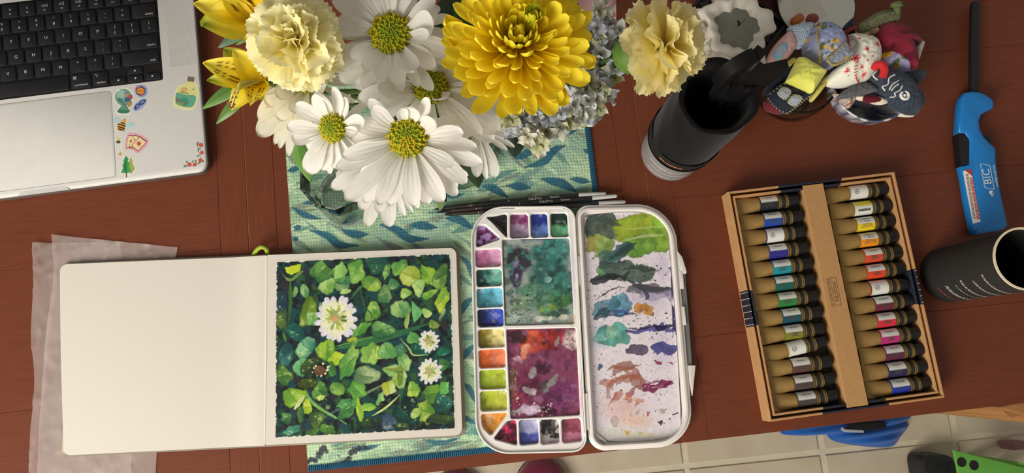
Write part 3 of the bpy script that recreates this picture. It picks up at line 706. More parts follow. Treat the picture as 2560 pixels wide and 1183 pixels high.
# ribbon
rp = [at(632, 642, .004), at(640, 628, .009), at(652, 619, .014), at(664, 622, .013), at(669, 636, .006), at(668, 660, .003)]
v = []; f = []; sp = spline(rp, 8)
for i, p in enumerate(sp):
    d = (sp[min(i + 1, len(sp) - 1)] - sp[max(0, i - 1)]).normalized(); s = d.cross(Vector((.3, -.4, 1))).normalized() * .0022
    v += [p - s, p + s, p + s + Vector((0, 0, .0004)), p - s + Vector((0, 0, .0004))]
for i in range(len(sp) - 1):
    for k in range(4): a, c = i * 4 + k, i * 4 + (k + 1) % 4; f.append((a, c, c + 4, a + 4))
mk('ribbon_bookmark', v, f, M('lime_ribbon', (150, 170, 50), .6, var=.1), book)
# ---- the watercolour, drawn in a 2.0296x enlargement whose corner is (660, 600)
def clover_art(X, Y):
    p = Paint(X, Y, '#222c30')
    p.noise('#1f4a40', 60, .42, .6, .9, 11); p.noise('#33303c', 50, .52, .64, .8, 12); p.noise('#1d4a52', 45, .55, .68, .8, 13); p.noise('#3a6238', 38, .58, .7, .7, 14); p.noise('#12181c', 28, .56, .68, .8, 15)
    for (pts, w, c, c2) in (([(132, 205), (135, 300), (125, 420)], 20, '#4c7a38', '#385f34'), ([(485, 235), (505, 320), (520, 400)], 12, '#2f6038', '#2a5038'), ([(355, 555), (600, 500), (835, 425)], 34, '#3f7c44', '#2f6a48'),
        ([(350, 545), (520, 500), (640, 480)], 12, '#6a9a48', '#4f8844'), ([(440, 300), (480, 250), (520, 215)], 14, '#3f7040', '#4f8048'), ([(95, 470), (115, 520)], 16, '#5c8438', '#4c7438'), ([(300, 905), (480, 800), (690, 690)], 14, '#55606a', '#7c9068'),
        ([(690, 600), (700, 720), (690, 820)], 20, '#45803f', '#2f6040'), ([(560, 860), (650, 810), (720, 740)], 26, '#4a5a58', '#3c5a50'), ([(880, 390), (940, 450)], 26, '#3a3430', '#2c3030'), ([(200, 740), (250, 830), (420, 935)], 16, '#6fae4c', '#8cc26c')):
        p.stroke(pts, w, c, c2, .9, seed=int(w + pts[0][0]))
    LV = '''90 335 30 55 20 2b4c58 22384a|580 120 58 46 -20 2f6a4c 28524a|290 165 50 52 5 6ba04c 3a703c|400 225 48 30 -12 86b068 3f7a5c|385 168 34 46 18 98cc68 5a9a50|470 160 42 54 -4 92c85c 5a9a44|322 236 42 34 -10 b4d880 74ac50
415 262 26 12 0 bcdc84 9cc868|545 222 52 34 8 9cc050 5a9040|612 278 32 44 14 7aa45c 3f7c50|655 226 27 27 0 5c9458 457a50|622 160 17 36 20 8cbc64 5a9048|690 140 42 36 -25 86c058 549248|742 182 44 54 18 c4d468 98b03c
836 182 32 56 -22 a2cc44 68a438|896 190 34 60 8 8cb454 44703a|786 240 28 42 30 c2e08c 9ccc70|718 270 26 24 0 b4d874 84b850|838 276 40 18 -28 98c854 64a040|905 302 30 56 18 c4d838 74aa40|695 352 42 48 0 a0ca78 589458
826 372 20 25 -30 c4e088 98c868|553 366 36 46 8 a0cc5c 4c8838|597 456 52 40 -5 7cb464 386e44|490 455 50 24 -28 74b450 4c8c3c|222 362 32 78 24 84a034 587828|246 400 30 38 0 92c274 68a454|90 402 28 46 14 647e38 3c5830|206 260 22 32 0 88b870 5c9458
165 470 46 40 10 24705c 1a484c|212 546 44 48 12 90c894 3c8468|318 562 42 56 10 a0c83c 549438|367 602 36 32 -20 d0e048 a4c834|112 582 40 48 10 307068 204850|185 646 34 42 22 7cc084 48945c|98 690 42 44 -24 64943c 3c6834|430 622 34 88 24 90be5c 4c9040
540 578 50 47 0 a4cc64 78ac48|580 575 14 34 -15 d8e468 b8d450|626 566 44 42 0 84c070 5a9c54|695 556 25 30 0 508a64 3c7050|516 690 64 44 -15 9cb880 587e54|472 762 46 38 8 7cb84c 4e903c|655 662 44 27 6 b4d68c 8cbc60|712 622 34 38 -30 a8d080 68a454|690 708 33 42 0 b4d890 94b84c
690 690 13 46 0 7c9430 6c8c30|668 658 40 10 8 88a040 74943c|634 752 32 36 12 c8dc90 b0bc34|756 764 30 44 -10 acd050 78ac40|850 782 36 48 14 74a03c 48783a|818 872 40 56 18 a4c048 5c8c34|906 826 42 52 0 307464 1e4a46|915 752 22 36 12 74c060 5caa54|150 798 56 42 -26 a0c63c 6a9c34
180 825 40 10 -35 d4e0a0 bcd47c|218 850 25 36 6 bcd440 94b834|286 772 40 42 0 649a48 386834|290 800 20 14 -20 d0e080 a8cc58|372 756 32 36 -20 88b654 548c3c|346 658 17 38 0 4c8c44 386c3c|424 860 56 34 -40 5ca454 386e40|406 830 38 20 -15 64a85c 4c9050|486 870 16 56 4 a8d040 84b838|528 850 42 18 4 a0d058 78b444
265 908 38 38 0 5c8038 385430|320 962 40 24 4 609440 406834|245 976 36 18 -24 4c7c38 3c6034|112 906 28 26 0 54904a 34583c|142 966 42 20 -12 50987c 3c7c64|186 886 18 36 0 4c8044 345c3c|722 892 62 46 24 20604e 183c3a|634 926 36 42 0 546c80 384c60|760 502 38 26 10 70b464 509850|912 566 30 22 0 208060 1c5c4c
912 632 26 30 -20 508c48 38683c|330 835 34 32 0 1c3430 182828|738 836 40 40 0 1a3834 162a2a|590 810 16 36 28 98c878 78b060|610 830 32 12 -35 141a1c 141a1c|660 800 24 9 -35 141a1c 141a1c|770 880 26 22 -20 b4d078 98bc58|790 560 46 30 20 1c6c54 1a5044|160 262 12 24 0 90bc70 60945c|290 350 10 30 -20 a8cc90 78a868
860 430 26 20 20 88a048 6c8c40|725 410 10 44 18 b0cc7c 84ac58|905 380 10 30 18 b0c088 506a58|700 950 40 20 10 3c5c34 2c3c2c|540 930 50 24 10 34502c 26322c|890 910 60 24 -10 44602f 2c3a2c|235 640 60 30 -20 3c5a2c 2c4028|220 730 40 30 0 4a5c20 343f20'''
    rl = random.Random(17)
    for L in LV.replace('\n', '|').split('|'):
        q = L.split(); x, y, rx, ry, d = map(float, q[:5]); rx *= 1.1; ry *= 1.1
        p.ell(x + 2, y + 5, rx * 1.16, ry * 1.16, d, '#141d1c', a=.6, warp=6, soft=.5, edge=0)
        p.leaf(x, y, rx, ry, d, '#' + q[5], '#' + q[6], rl)
    p.poly([(105, 140), (190, 122), (180, 160), (140, 178), (112, 165)], '#d4e030', '#b4c832', sm=False)
    p.poly([(90, 170), (115, 205), (130, 210), (150, 205), (205, 155), (180, 160), (140, 195), (110, 190)], '#8ca858', '#6c8c48', .9, sm=False)
    p.poly([(752, 310), (805, 365), (785, 400), (760, 418), (750, 370)], '#7cc078', '#58a860', sm=False)
    p.poly([(362, 130), (415, 130), (400, 190), (358, 200)], '#a8d478', '#80bc5c', sm=False)
    p.stroke([(550, 893), (620, 850), (690, 785)], 11, '#d4dc98', '#b8cc74'); p.stroke([(690, 500), (735, 550), (760, 585), (830, 582)], 10, '#98b474', '#b4c884'); p.stroke([(440, 540), (470, 510), (400, 680)], 7, '#9cc464', '#78a850')
    p.stroke([(520, 345), (545, 380), (548, 425)], 8, '#386c34'); p.ell(445, 505, 28, 10, -12, '#c4b838', '#98b040')
    rnd = random.Random(5)
    def head(cx, cy, rx, ry, n, sd):
        p.ell(cx, cy, rx * .8, ry * .8, 0, '#8a9c58', '#b8c088', warp=8)
        for ring, (k, L, wd) in enumerate(((.78, .26, .15), (.6, .24, .13))):
            for i in range(n):
                a = 2 * PI * (i + ring * .5) / n + rnd.uniform(-.09, .09); kk = k + rnd.uniform(-.05, .07)
                p.ell(cx + rx * kk * math.cos(a), cy + ry * kk * math.sin(a), rx * L, rx * wd, math.degrees(math.atan2(ry * math.sin(a), rx * math.cos(a))), '#f4f3f4' if ring == 0 else '#f2f2dc', '#cfcde2' if ring == 0 else '#e4e4b8', warp=2.5, wsc=9, edge=.2, soft=.18)
        for i in range(int(n * .9)):
            a = 2 * PI * i / (n * .9) + .2; kk = rnd.uniform(.3, .5)
            p.ell(cx + rx * kk * math.cos(a), cy + ry * kk * math.sin(a), rx * .17, rx * .055, math.degrees(a), rnd.choice(('#b4c43c', '#98b030', '#d8dc80', '#5c7434', '#eef0cc')), warp=1.5, wsc=9, edge=.1)
        p.ell(cx - rx * .05, cy, rx * .17, rx * .15, 0, '#d8966c', '#e4b47c', a=.9)
    head(365, 400, 104, 118, 19, 1); head(836, 515, 54, 58, 13, 2); head(842, 668, 62, 66, 13, 3)
    p.ell(288, 662, 44, 38, 0, '#1c2018'); p.ell(282, 664, 34, 28, 10, '#7c5c40', '#543c30', edge=.4)
    for (x, y, r) in ((300, 628, 7), (322, 660, 9), (326, 645, 8), (312, 678, 7), (252, 650, 6), (262, 640, 6), (290, 690, 6), (270, 690, 4), (246, 672, 4)): p.ell(x, y, r, r * .8, x, '#ece8d4', '#d4d49c', warp=2, wsc=5)
    for i in range(60):                                        # white chips left by the masking tape and splashes
        pass
    e = np.minimum.reduce([(X - (62 - (Y - 112) * .0056)), ((945 + (Y - 68) * .028) - X), Y - (112 - (X - 62) * .0498), (1005 - (X - 57) * .0515) - Y])
    n = (fbm(X / 14, Y / 14, 77) - .56) * 22
    p.mix(1 - sstep(-1.0, 1.0, e - 3 - np.maximum(n, -2)), lin((224, 218, 207)))
    return p.C
painted_grid('watercolour_painting', [(57, 106), (950, 62), (976, 964), (51, 1011)], 400, 400, zoomed(660, 600, 2.0296), BZ + .00012, clover_art, MV('watercolour_on_paper', .75, .25, bump=.15, bscale=900, bdist=.0003, var=.04), book)
bpy.data.objects['watercolour_painting']['label'] = 'dark green watercolour of clover leaves and white clover flowers'
# ================================================================ glassine sheets under the book
def m_glassine():
    m, nt, b = _nodes('glassine_paper'); L = nt.links; out = nt.nodes['Material Output']
    co = nt.nodes.new('ShaderNodeTexCoord'); tx = nt.nodes.new('ShaderNodeTexNoise'); tx.inputs['Scale'].default_value = 14; tx.inputs['Detail'].default_value = 6
    L.new(co.outputs['Object'], tx.inputs['Vector'])
    b.inputs['Base Color'].default_value = (*lin((226, 212, 206)), 1); b.inputs['Roughness'].default_value = .35
    tr = nt.nodes.new('ShaderNodeBsdfTransparent'); tr.inputs[0].default_value = (.96, .93, .91, 1); mx = nt.nodes.new('ShaderNodeMixShader')
    mr = nt.nodes.new('ShaderNodeMapRange'); mr.inputs[3].default_value = .25; mr.inputs[4].default_value = .5
    L.new(tx.outputs['Fac'], mr.inputs[0]); L.new(mr.outputs[0], mx.inputs[0]); L.new(tr.outputs[0], mx.inputs[1]); L.new(b.outputs[0], mx.inputs[2]); L.new(mx.outputs[0], out.inputs['Surface'])
    return m
mgl = m_glassine()
def glassine(name, L, R, z, seed, label):
    """left and right borders as pixel polylines of equal length, top to bottom"""
    n, m = 46, 70; v = []
    Lp = np.array([tuple(q)[:2] for q in spline([(x, y, 0) for x, y in L], 12)]); Rp = np.array([tuple(q)[:2] for q in spline([(x, y, 0) for x, y in R], 12)])
    Lp = np.stack([np.interp(np.linspace(0, 1, m), np.linspace(0, 1, len(Lp)), Lp[:, k]) for k in (0, 1)], 1); Rp = np.stack([np.interp(np.linspace(0, 1, m), np.linspace(0, 1, len(Rp)), Rp[:, k]) for k in (0, 1)], 1)
    for j in range(m):
        for i in range(n):
            t = i / (n - 1); q = Lp[j] * (1 - t) + Rp[j] * t; under = sstep(150, 185, q[0]) * sstep(660, 700, q[1]) * (1 - sstep(1090, 1130, q[1]))
            r = float(fbm(np.array(q[0] / 26.), np.array(q[1] / 40.), seed)); cr = abs(float(fbm(np.array(q[0] / 60. + q[1] / 90), np.array(q[1] / 80.), seed + 9)) - .5)
            lift = (.0016 * r + .0035 * max(0, .06 - cr) / .06 * .5 + (.004 * (1 - t) ** 8)) * (1 - under * .97)
            p = at(q[0], q[1], z); p.z = z + lift; v.append(p)
    o = mk(name, v, grid_faces(n, m)[:, ::-1].tolist(), mgl); tag(o, label, 'paper', 'glassine sheets under the sketchbook'); return o
glassine('glassine_sheet', [(86, 608), (90, 700), (84, 830), (92, 960), (82, 1080), (78, 1230)], [(300, 606), (310, 700), (320, 830), (330, 960), (330, 1080), (330, 1230)], .00022, 3, 'lower translucent glassine sheet, reaching furthest left under the sketchbook')
glassine('glassine_sheet', [(134, 588), (140, 690), (122, 830), (112, 960), (104, 1080), (98, 1230)], [(446, 619), (430, 700), (420, 830), (410, 960), (396, 1080), (388, 1230)], .0003, 8, 'upper translucent glassine sheet with torn top edge under the sketchbook')
# ================================================================ watercolour palette: base with wells, lid opened to the right
PZ = zoomed(1160, 480, 1.765)                              # drawn in a 1.765x enlargement
PH = .0145                                                # rim height
m_plastic = M('white_palette_plastic', (240, 237, 232), .35, spec=.4, var=.03)
m_stain = MV('stained_palette_plastic', .4, .4, coat=.2, var=.03)
m_wet = MV('dried_watercolour', .22, .5, coat=.35, var=.08, scale=300)
pal = empty('watercolour_palette', at(1440, 850, 0), 'open white watercolour palette with filled paint wells and stained lid', 'palette')
def zw(x, y, z): px, py = PZ(x, y); return at(px, py, z)
def quad_outline(Q, rad, n=9):
    """rounded outline of a quad in enlargement pixels, radius per corner (tl, tr, br, bl)"""
    Q = [np.array(q, float) for q in Q]; out = []
    for i in range(4):
        a, c, d = Q[i - 1], Q[i], Q[(i + 1) % 4]; r = rad[i]
        u = (a - c) / np.linalg.norm(a - c); w = (d - c) / np.linalg.norm(d - c)
        p0, p1 = c + u * r, c + w * r
        for k in range(n + 1):
            t = k / n; b1 = .5523
            q0, q1, q2, q3 = p0, p0 + (c - p0) * b1, p1 + (c - p1) * b1, p1
            out.append((1 - t) ** 3 * q0 + 3 * t * (1 - t) ** 2 * q1 + 3 * t * t * (1 - t) * q2 + t ** 3 * q3)
    return np.array(out)
def off(P, d):
    """outline moved inwards by d enlargement pixels"""
    if area2(P) < 0: return inset(P[::-1], d)[::-1]
    return inset(P, d)
def loft(name, loops, mat, parent, close_top=False, close_bottom=True, ang=40):
    v = []; f = []; n = len(loops[0][0])
    for (P, z) in loops: v += [zw(x, y, z) for x, y in P]
    for i in range(len(loops) - 1):
        for k in range(n): a, c = i * n + k, i * n + (k + 1) % n; f.append((a, a + n, c + n, c))
    if close_bottom: f.append(tuple(range(n)))
    if close_top: f.append(tuple(range((len(loops) - 1) * n, len(loops) * n))[::-1])
    o = mk(name, v, f, mat, parent); return angle_smooth(o, ang)
BQ = [(26, 64), (489, 60), (545, 1148), (54, 1160)]; BR = (150, 62, 66, 150)
BO = quad_outline(BQ, BR, 12)
# --- wells: quads tl, tr, br, bl in enlargement pixels
WELLS = [  # outline, squircle, colours (from, to, direction), blotches
    ('w', [(94, 108), (192, 90), (192, 204), (120, 128)], '#17141a', '#2a2230', 0), ('w', [(56, 145), (92, 140), (165, 205), (52, 245)], '#a889c0', '#5c2450', 0),
    ('w', [(203, 94), (284, 92), (290, 200), (204, 205)], '#9c86a0', '#7c3468', 1), ('w', [(293, 92), (370, 90), (376, 198), (296, 202)], '#5c7cc0', '#26348c', 1), ('w', [(381, 90), (458, 88), (466, 196), (384, 198)], '#62ae80', '#16322c', 1),
    ('w', [(48, 252), (163, 246), (166, 326), (52, 332)], '#c878a8', '#d89cc0', 2), ('w', [(53, 340), (167, 334), (170, 412), (56, 420)], '#1c4444', '#6cb0a0', 2), ('w', [(55, 424), (171, 419), (174, 506), (58, 512)], '#4c98ac', '#6cc0dc', 2),
    ('w', [(58, 516), (175, 511), (178, 592), (62, 598)], '#181f50', '#3a50b8', 2), ('w', [(61, 606), (179, 600), (182, 684), (64, 690)], '#8a7c28', '#e8dc98', 2), ('w', [(63, 696), (183, 690), (186, 774), (67, 780)], '#e06a2c', '#e88058', 2),
    ('w', [(67, 786), (186, 781), (189, 868), (70, 874)], '#a4bc34', '#b8c83c', 2), ('w', [(70, 880), (190, 875), (193, 964), (73, 970)], '#a8b430', '#bcc448', 2), ('w', [(74, 980), (198, 974), (120, 1080), (80, 1040)], '#d8943c', '#c07c24', 0),
    ('w', [(190, 1010), (234, 1006), (238, 1122), (128, 1092)], '#4c1428', '#c02c60', 0), ('w', [(242, 1008), (328, 1004), (334, 1112), (246, 1122)], '#a8a8d0', '#4a52a8', 1), ('w', [(336, 1006), (420, 1002), (426, 1108), (340, 1118)], '#b8b0b0', '#282428', 1), ('w', [(430, 1004), (518, 998), (526, 1102), (436, 1112)], '#c87c98', '#8c4458', 1)]
MIX = [[(168, 206), (468, 200), (490, 582), (180, 590)], [(186, 604), (497, 598), (516, 986), (206, 1004)]]
def base_surface():
    nx, ny = 230, 470
    u, v = np.meshgrid(np.linspace(0, 1, nx), np.linspace(0, 1, ny)); Q = [(20, 56), (500, 54), (556, 1154), (46, 1166)]
    G = quadpt(Q, u, v); X, Y = G[..., 0], G[..., 1]
    def sdist(P):
        d = np.full(X.shape, 9e9); n = len(P)
        for i in range(n):
            a, c = np.array(P[i]), np.array(P[(i + 1) % n]); e = c - a; L = e @ e + 1e-9
            t = np.clip(((X - a[0]) * e[0] + (Y - a[1]) * e[1]) / L, 0, 1); d = np.minimum(d, np.hypot(X - a[0] - t * e[0], Y - a[1] - t * e[1]))
        return np.where(inpoly(X, Y, P), d, -d)
    Z = np.full(X.shape, PH - .0022)
    for w in WELLS:
        P = quad_outline(w[1], [14] * 4, 4); Z -= .0058 * sstep(-1.5, 4.5, sdist(P))
    for q in MIX:
        P = quad_outline(q, [10] * 4, 4); Z -= .0035 * sstep(-1.5, 4, sdist(P))
    p = Paint(X, Y, '#f2eeea')
    for (x, y, rx, ry, c) in ((40, 140, 40, 90, '#d8d0e4'), (480, 350, 18, 260, '#dcd4e4'), (480, 560, 16, 60, '#d8b45c'), (60, 1000, 30, 80, '#ecc8b0'), (520, 900, 16, 120, '#e4b8cc'), (400, 1080, 140, 60, '#e4ccd8'), (120, 80, 90, 40, '#dce4dc')):
        p.ell(x, y, rx, ry, 0, c, a=.75, soft=.9, warp=12, edge=0)
    p.dots(150, (30, 60, 545, 1150), ['#c87c5c', '#4c4470', '#303848', '#a04c68', '#5c8c60', '#6a4c80'], 1.2, 5, 3, .8)
    keep = inpoly(X, Y, off(BO, 7)); fa = grid_faces(nx, ny); ok = keep.ravel()[fa].all(1)
    px, py = PZ(X, Y); D = np.stack([px - 1280.0, 591.5 - py, np.full(px.shape, -F)], -1) @ np.array(MC).T; S = (PH - H) / D[..., 2]
    V = np.stack([D[..., 0] * S, D[..., 1] * S, Z], -1).reshape(-1, 3); fa = fa[ok]
    used = np.unique(fa); idx = np.zeros(len(V), int); idx[used] = np.arange(len(used))
    mk('well_tray', V[used], idx[fa][:, ::-1].tolist(), m_stain, pal, True, p.C.reshape(-1, 3)[used])
base_surface()
loft('base_rim', [(off(BO, 6), .0018), (off(BO, 2), .0024), (BO, .004), (BO, PH - .0012), (off(BO, 1.2), PH - .0003), (off(BO, 4), PH), (off(BO, 7.5), PH - .0004), (off(BO, 9), PH - .0026)], m_plastic, pal)
# paint in the wells
rnd = random.Random(3)
def well_paint(i, w):
    _, Q, c1, c2, mode = w; Q = np.array(Q, float); c = Q.mean(0); Qi = c + (Q - c) * 1.04
    def fn(X, Y):
        p = Paint(X, Y, c1); n = fbm(X / 22, Y / 22, i * 5)
        if mode == 1: t = 1 - sstep(.35, .6, (Y - Q[0][1]) / (Q[3][1] - Q[0][1]) + (n - .5) * .5)
        elif mode == 2: t = sstep(.3, .75, (X - Q[0][0]) / (Q[1][0] - Q[0][0]) + (n - .5) * .6)
        else: t = sstep(.4, .62, n)
        if i == 15: t = 1 - t
        if i == 16: t = sstep(.5, .56, n)
        p.mix(t, lin(c2)); k = lambda f: tuple(np.clip(np.array([int(f[j:j + 2], 16) for j in (1, 3, 5)]), 0, 255))
        p.noise('#ffffff', 26, .6, .85, .2, i + 40); p.noise('#101010', 30, .6, .85, .35, i + 60)
        p.C *= (.5 + 1.0 * fbm(X / 30 + i, Y / 30, i + 9))[..., None]
        e = np.minimum.reduce([X - Q[0][0], Q[1][0] - X, Y - Q[0][1], Q[3][1] - Y]); 
        return p.C
    def zf(u, v, X, Y):
        r = np.maximum(abs(u - .5), abs(v - .5)) * 2; return .0022 * r ** 4 - .0008 * (1 - r ** 2) + .0005 * (fbm(X / 14, Y / 14, i) - .5)
    painted_grid('paint_pan', Qi, 34, 34, PZ, PH - .0068, fn, m_wet, pal, .55 if i not in (0, 1, 13, 14) else .35, zf)
for i, w in enumerate(WELLS): well_paint(i, w)
def mix_a(X, Y):
    p = Paint(X, Y, '#9aa49e'); p.dens = .75
    for a in ((400, 260, 80, 70, 0, '#2a6a66', '#3c8078'), (380, 360, 110, 90, 20, '#2f7068', '#1f5250'), (430, 430, 70, 70, 0, '#3a7a6c', '#265c54'), (240, 300, 70, 70, 20, '#2a2638', '#1d1a26'), (230, 370, 40, 60, 0, '#33284a', '#4a3c60'), (235, 410, 10, 40, 0, '#3a2c54', '#3a2c54'),
              (320, 270, 40, 40, -20, '#4c8c84', '#2c6c68'), (350, 470, 120, 45, -14, '#5a8a5c', '#3c6c4c'), (300, 440, 80, 40, 0, '#4a7a60', '#5c8c70'), (400, 510, 90, 26, -16, '#7a9a3c', '#4f7c40'), (440, 480, 60, 30, -20, '#4c7c40', '#3a6c44'), (400, 540, 80, 20, -8, '#2f6050', '#3a5848'), (270, 500, 70, 40, 10, '#8fa080', '#6c8c74'), (220, 560, 50, 30, 0, '#b4c0b0', '#9cb0a4')):
        p.ell(*a[:5], a[5], a[6], .95, .35, 16, 26, .25)
    p.noise('#9cbcb0', 26, .6, .8, .4, 8); p.noise('#0f2c2c', 30, .54, .7, .6, 18); p.noise('#4fa094', 26, .58, .72, .5, 28)
    for a in ((350, 560, 50, 14, -5, '#d4dcc8'), (440, 552, 30, 14, 0, '#d8d8c4'), (232, 320, 14, 24, 20, '#8a7a9c'), (236, 372, 10, 14, 0, '#a89cb4'), (370, 385, 22, 14, -30, '#8fc0b4'), (300, 215, 60, 12, 0, '#8c98a0')): p.ell(*a, a=.85, warp=8, soft=.3)
    p.stroke([(178, 205), (300, 210), (462, 204)], 8, '#16303c', a=.8); p.stroke([(172, 220), (176, 400), (182, 580)], 8, '#1c2c30', a=.6); p.dots(70, (180, 440, 300, 590), ['#2c5c50', '#1c3c40', '#d4dcd0'], 2, 7, 5)
    return p.C
def mix_b(X, Y):
    p = Paint(X, Y, '#84405f'); p.dens = .75
    for a in ((300, 660, 70, 60, 0, '#d4593c', '#b43a28'), (380, 650, 50, 60, 20, '#b43424', '#8c2424'), (240, 640, 55, 40, 0, '#3c2028', '#241a20'), (440, 640, 26, 30, 0, '#b0304c', '#8c2438'), (470, 650, 40, 50, 0, '#dcc0c0', '#e4d4cc'), (270, 700, 26, 40, 20, '#e09c80', '#d87a5c'), (430, 750, 60, 40, 0, '#7a3a5c', '#8a4468'),
              (420, 900, 90, 80, 0, '#6a2c58', '#7c3a68'), (290, 840, 60, 90, 0, '#7a2c4a', '#5c2440'), (350, 780, 50, 30, 0, '#3c1c30', '#4c2038'), (300, 800, 22, 30, 0, '#8c7c84', '#a498a0'), (290, 880, 36, 22, 15, '#a08c98', '#b8a8b0'), (380, 850, 18, 60, 38, '#a4a4a0', '#7c7878'), (350, 860, 12, 44, 38, '#4c4444', '#5c5454'), (240, 920, 40, 36, 0, '#b83c5c', '#984060'),
              (215, 850, 22, 80, 0, '#7c6c38', '#8c4c4c'), (290, 960, 60, 26, 0, '#d0bcd8', '#c8acc4'), (230, 968, 30, 14, 0, '#b0a49c', '#988890'), (380, 970, 40, 20, 20, '#3a1c30', '#54203c'), (412, 665, 12, 32, 20, '#9ca094', '#8c8c84'), (352, 670, 14, 12, 0, '#2c2420', '#3c2c24'), (240, 740, 26, 18, 0, '#d8b0b4', '#c89098')):
        p.ell(*a[:5], a[5], a[6], .92, .35, 14, 24, .3)
    p.noise('#b07ca0', 26, .58, .8, .4, 9); p.noise('#2c1020', 30, .56, .72, .5, 19); p.stroke([(500, 700), (508, 850), (514, 980)], 6, '#241420', a=.8)
    p.dots(70, (200, 760, 250, 990), ['#5c5c28', '#303020', '#c4bca8', '#6c2438'], 2, 8, 4); p.dots(30, (300, 930, 400, 1000), ['#241c24', '#e4dcdc'], 2, 7, 6); p.dots(20, (450, 610, 500, 700), ['#241c24'], 2, 5, 7)
    return p.C
for q, fn in zip(MIX, (mix_a, mix_b)):
    Q = np.array(q, float); c = Q.mean(0)
    painted_grid('mixing_area', c + (Q - c) * .985, 150, 190, PZ, PH - .0052, fn, m_wet, pal, 0, lambda u, v, X, Y: .0004 * (fbm(X / 20, Y / 20, 3) - .5) + .001 * np.maximum(abs(u - .5), abs(v - .5)) ** 12 * 4096)
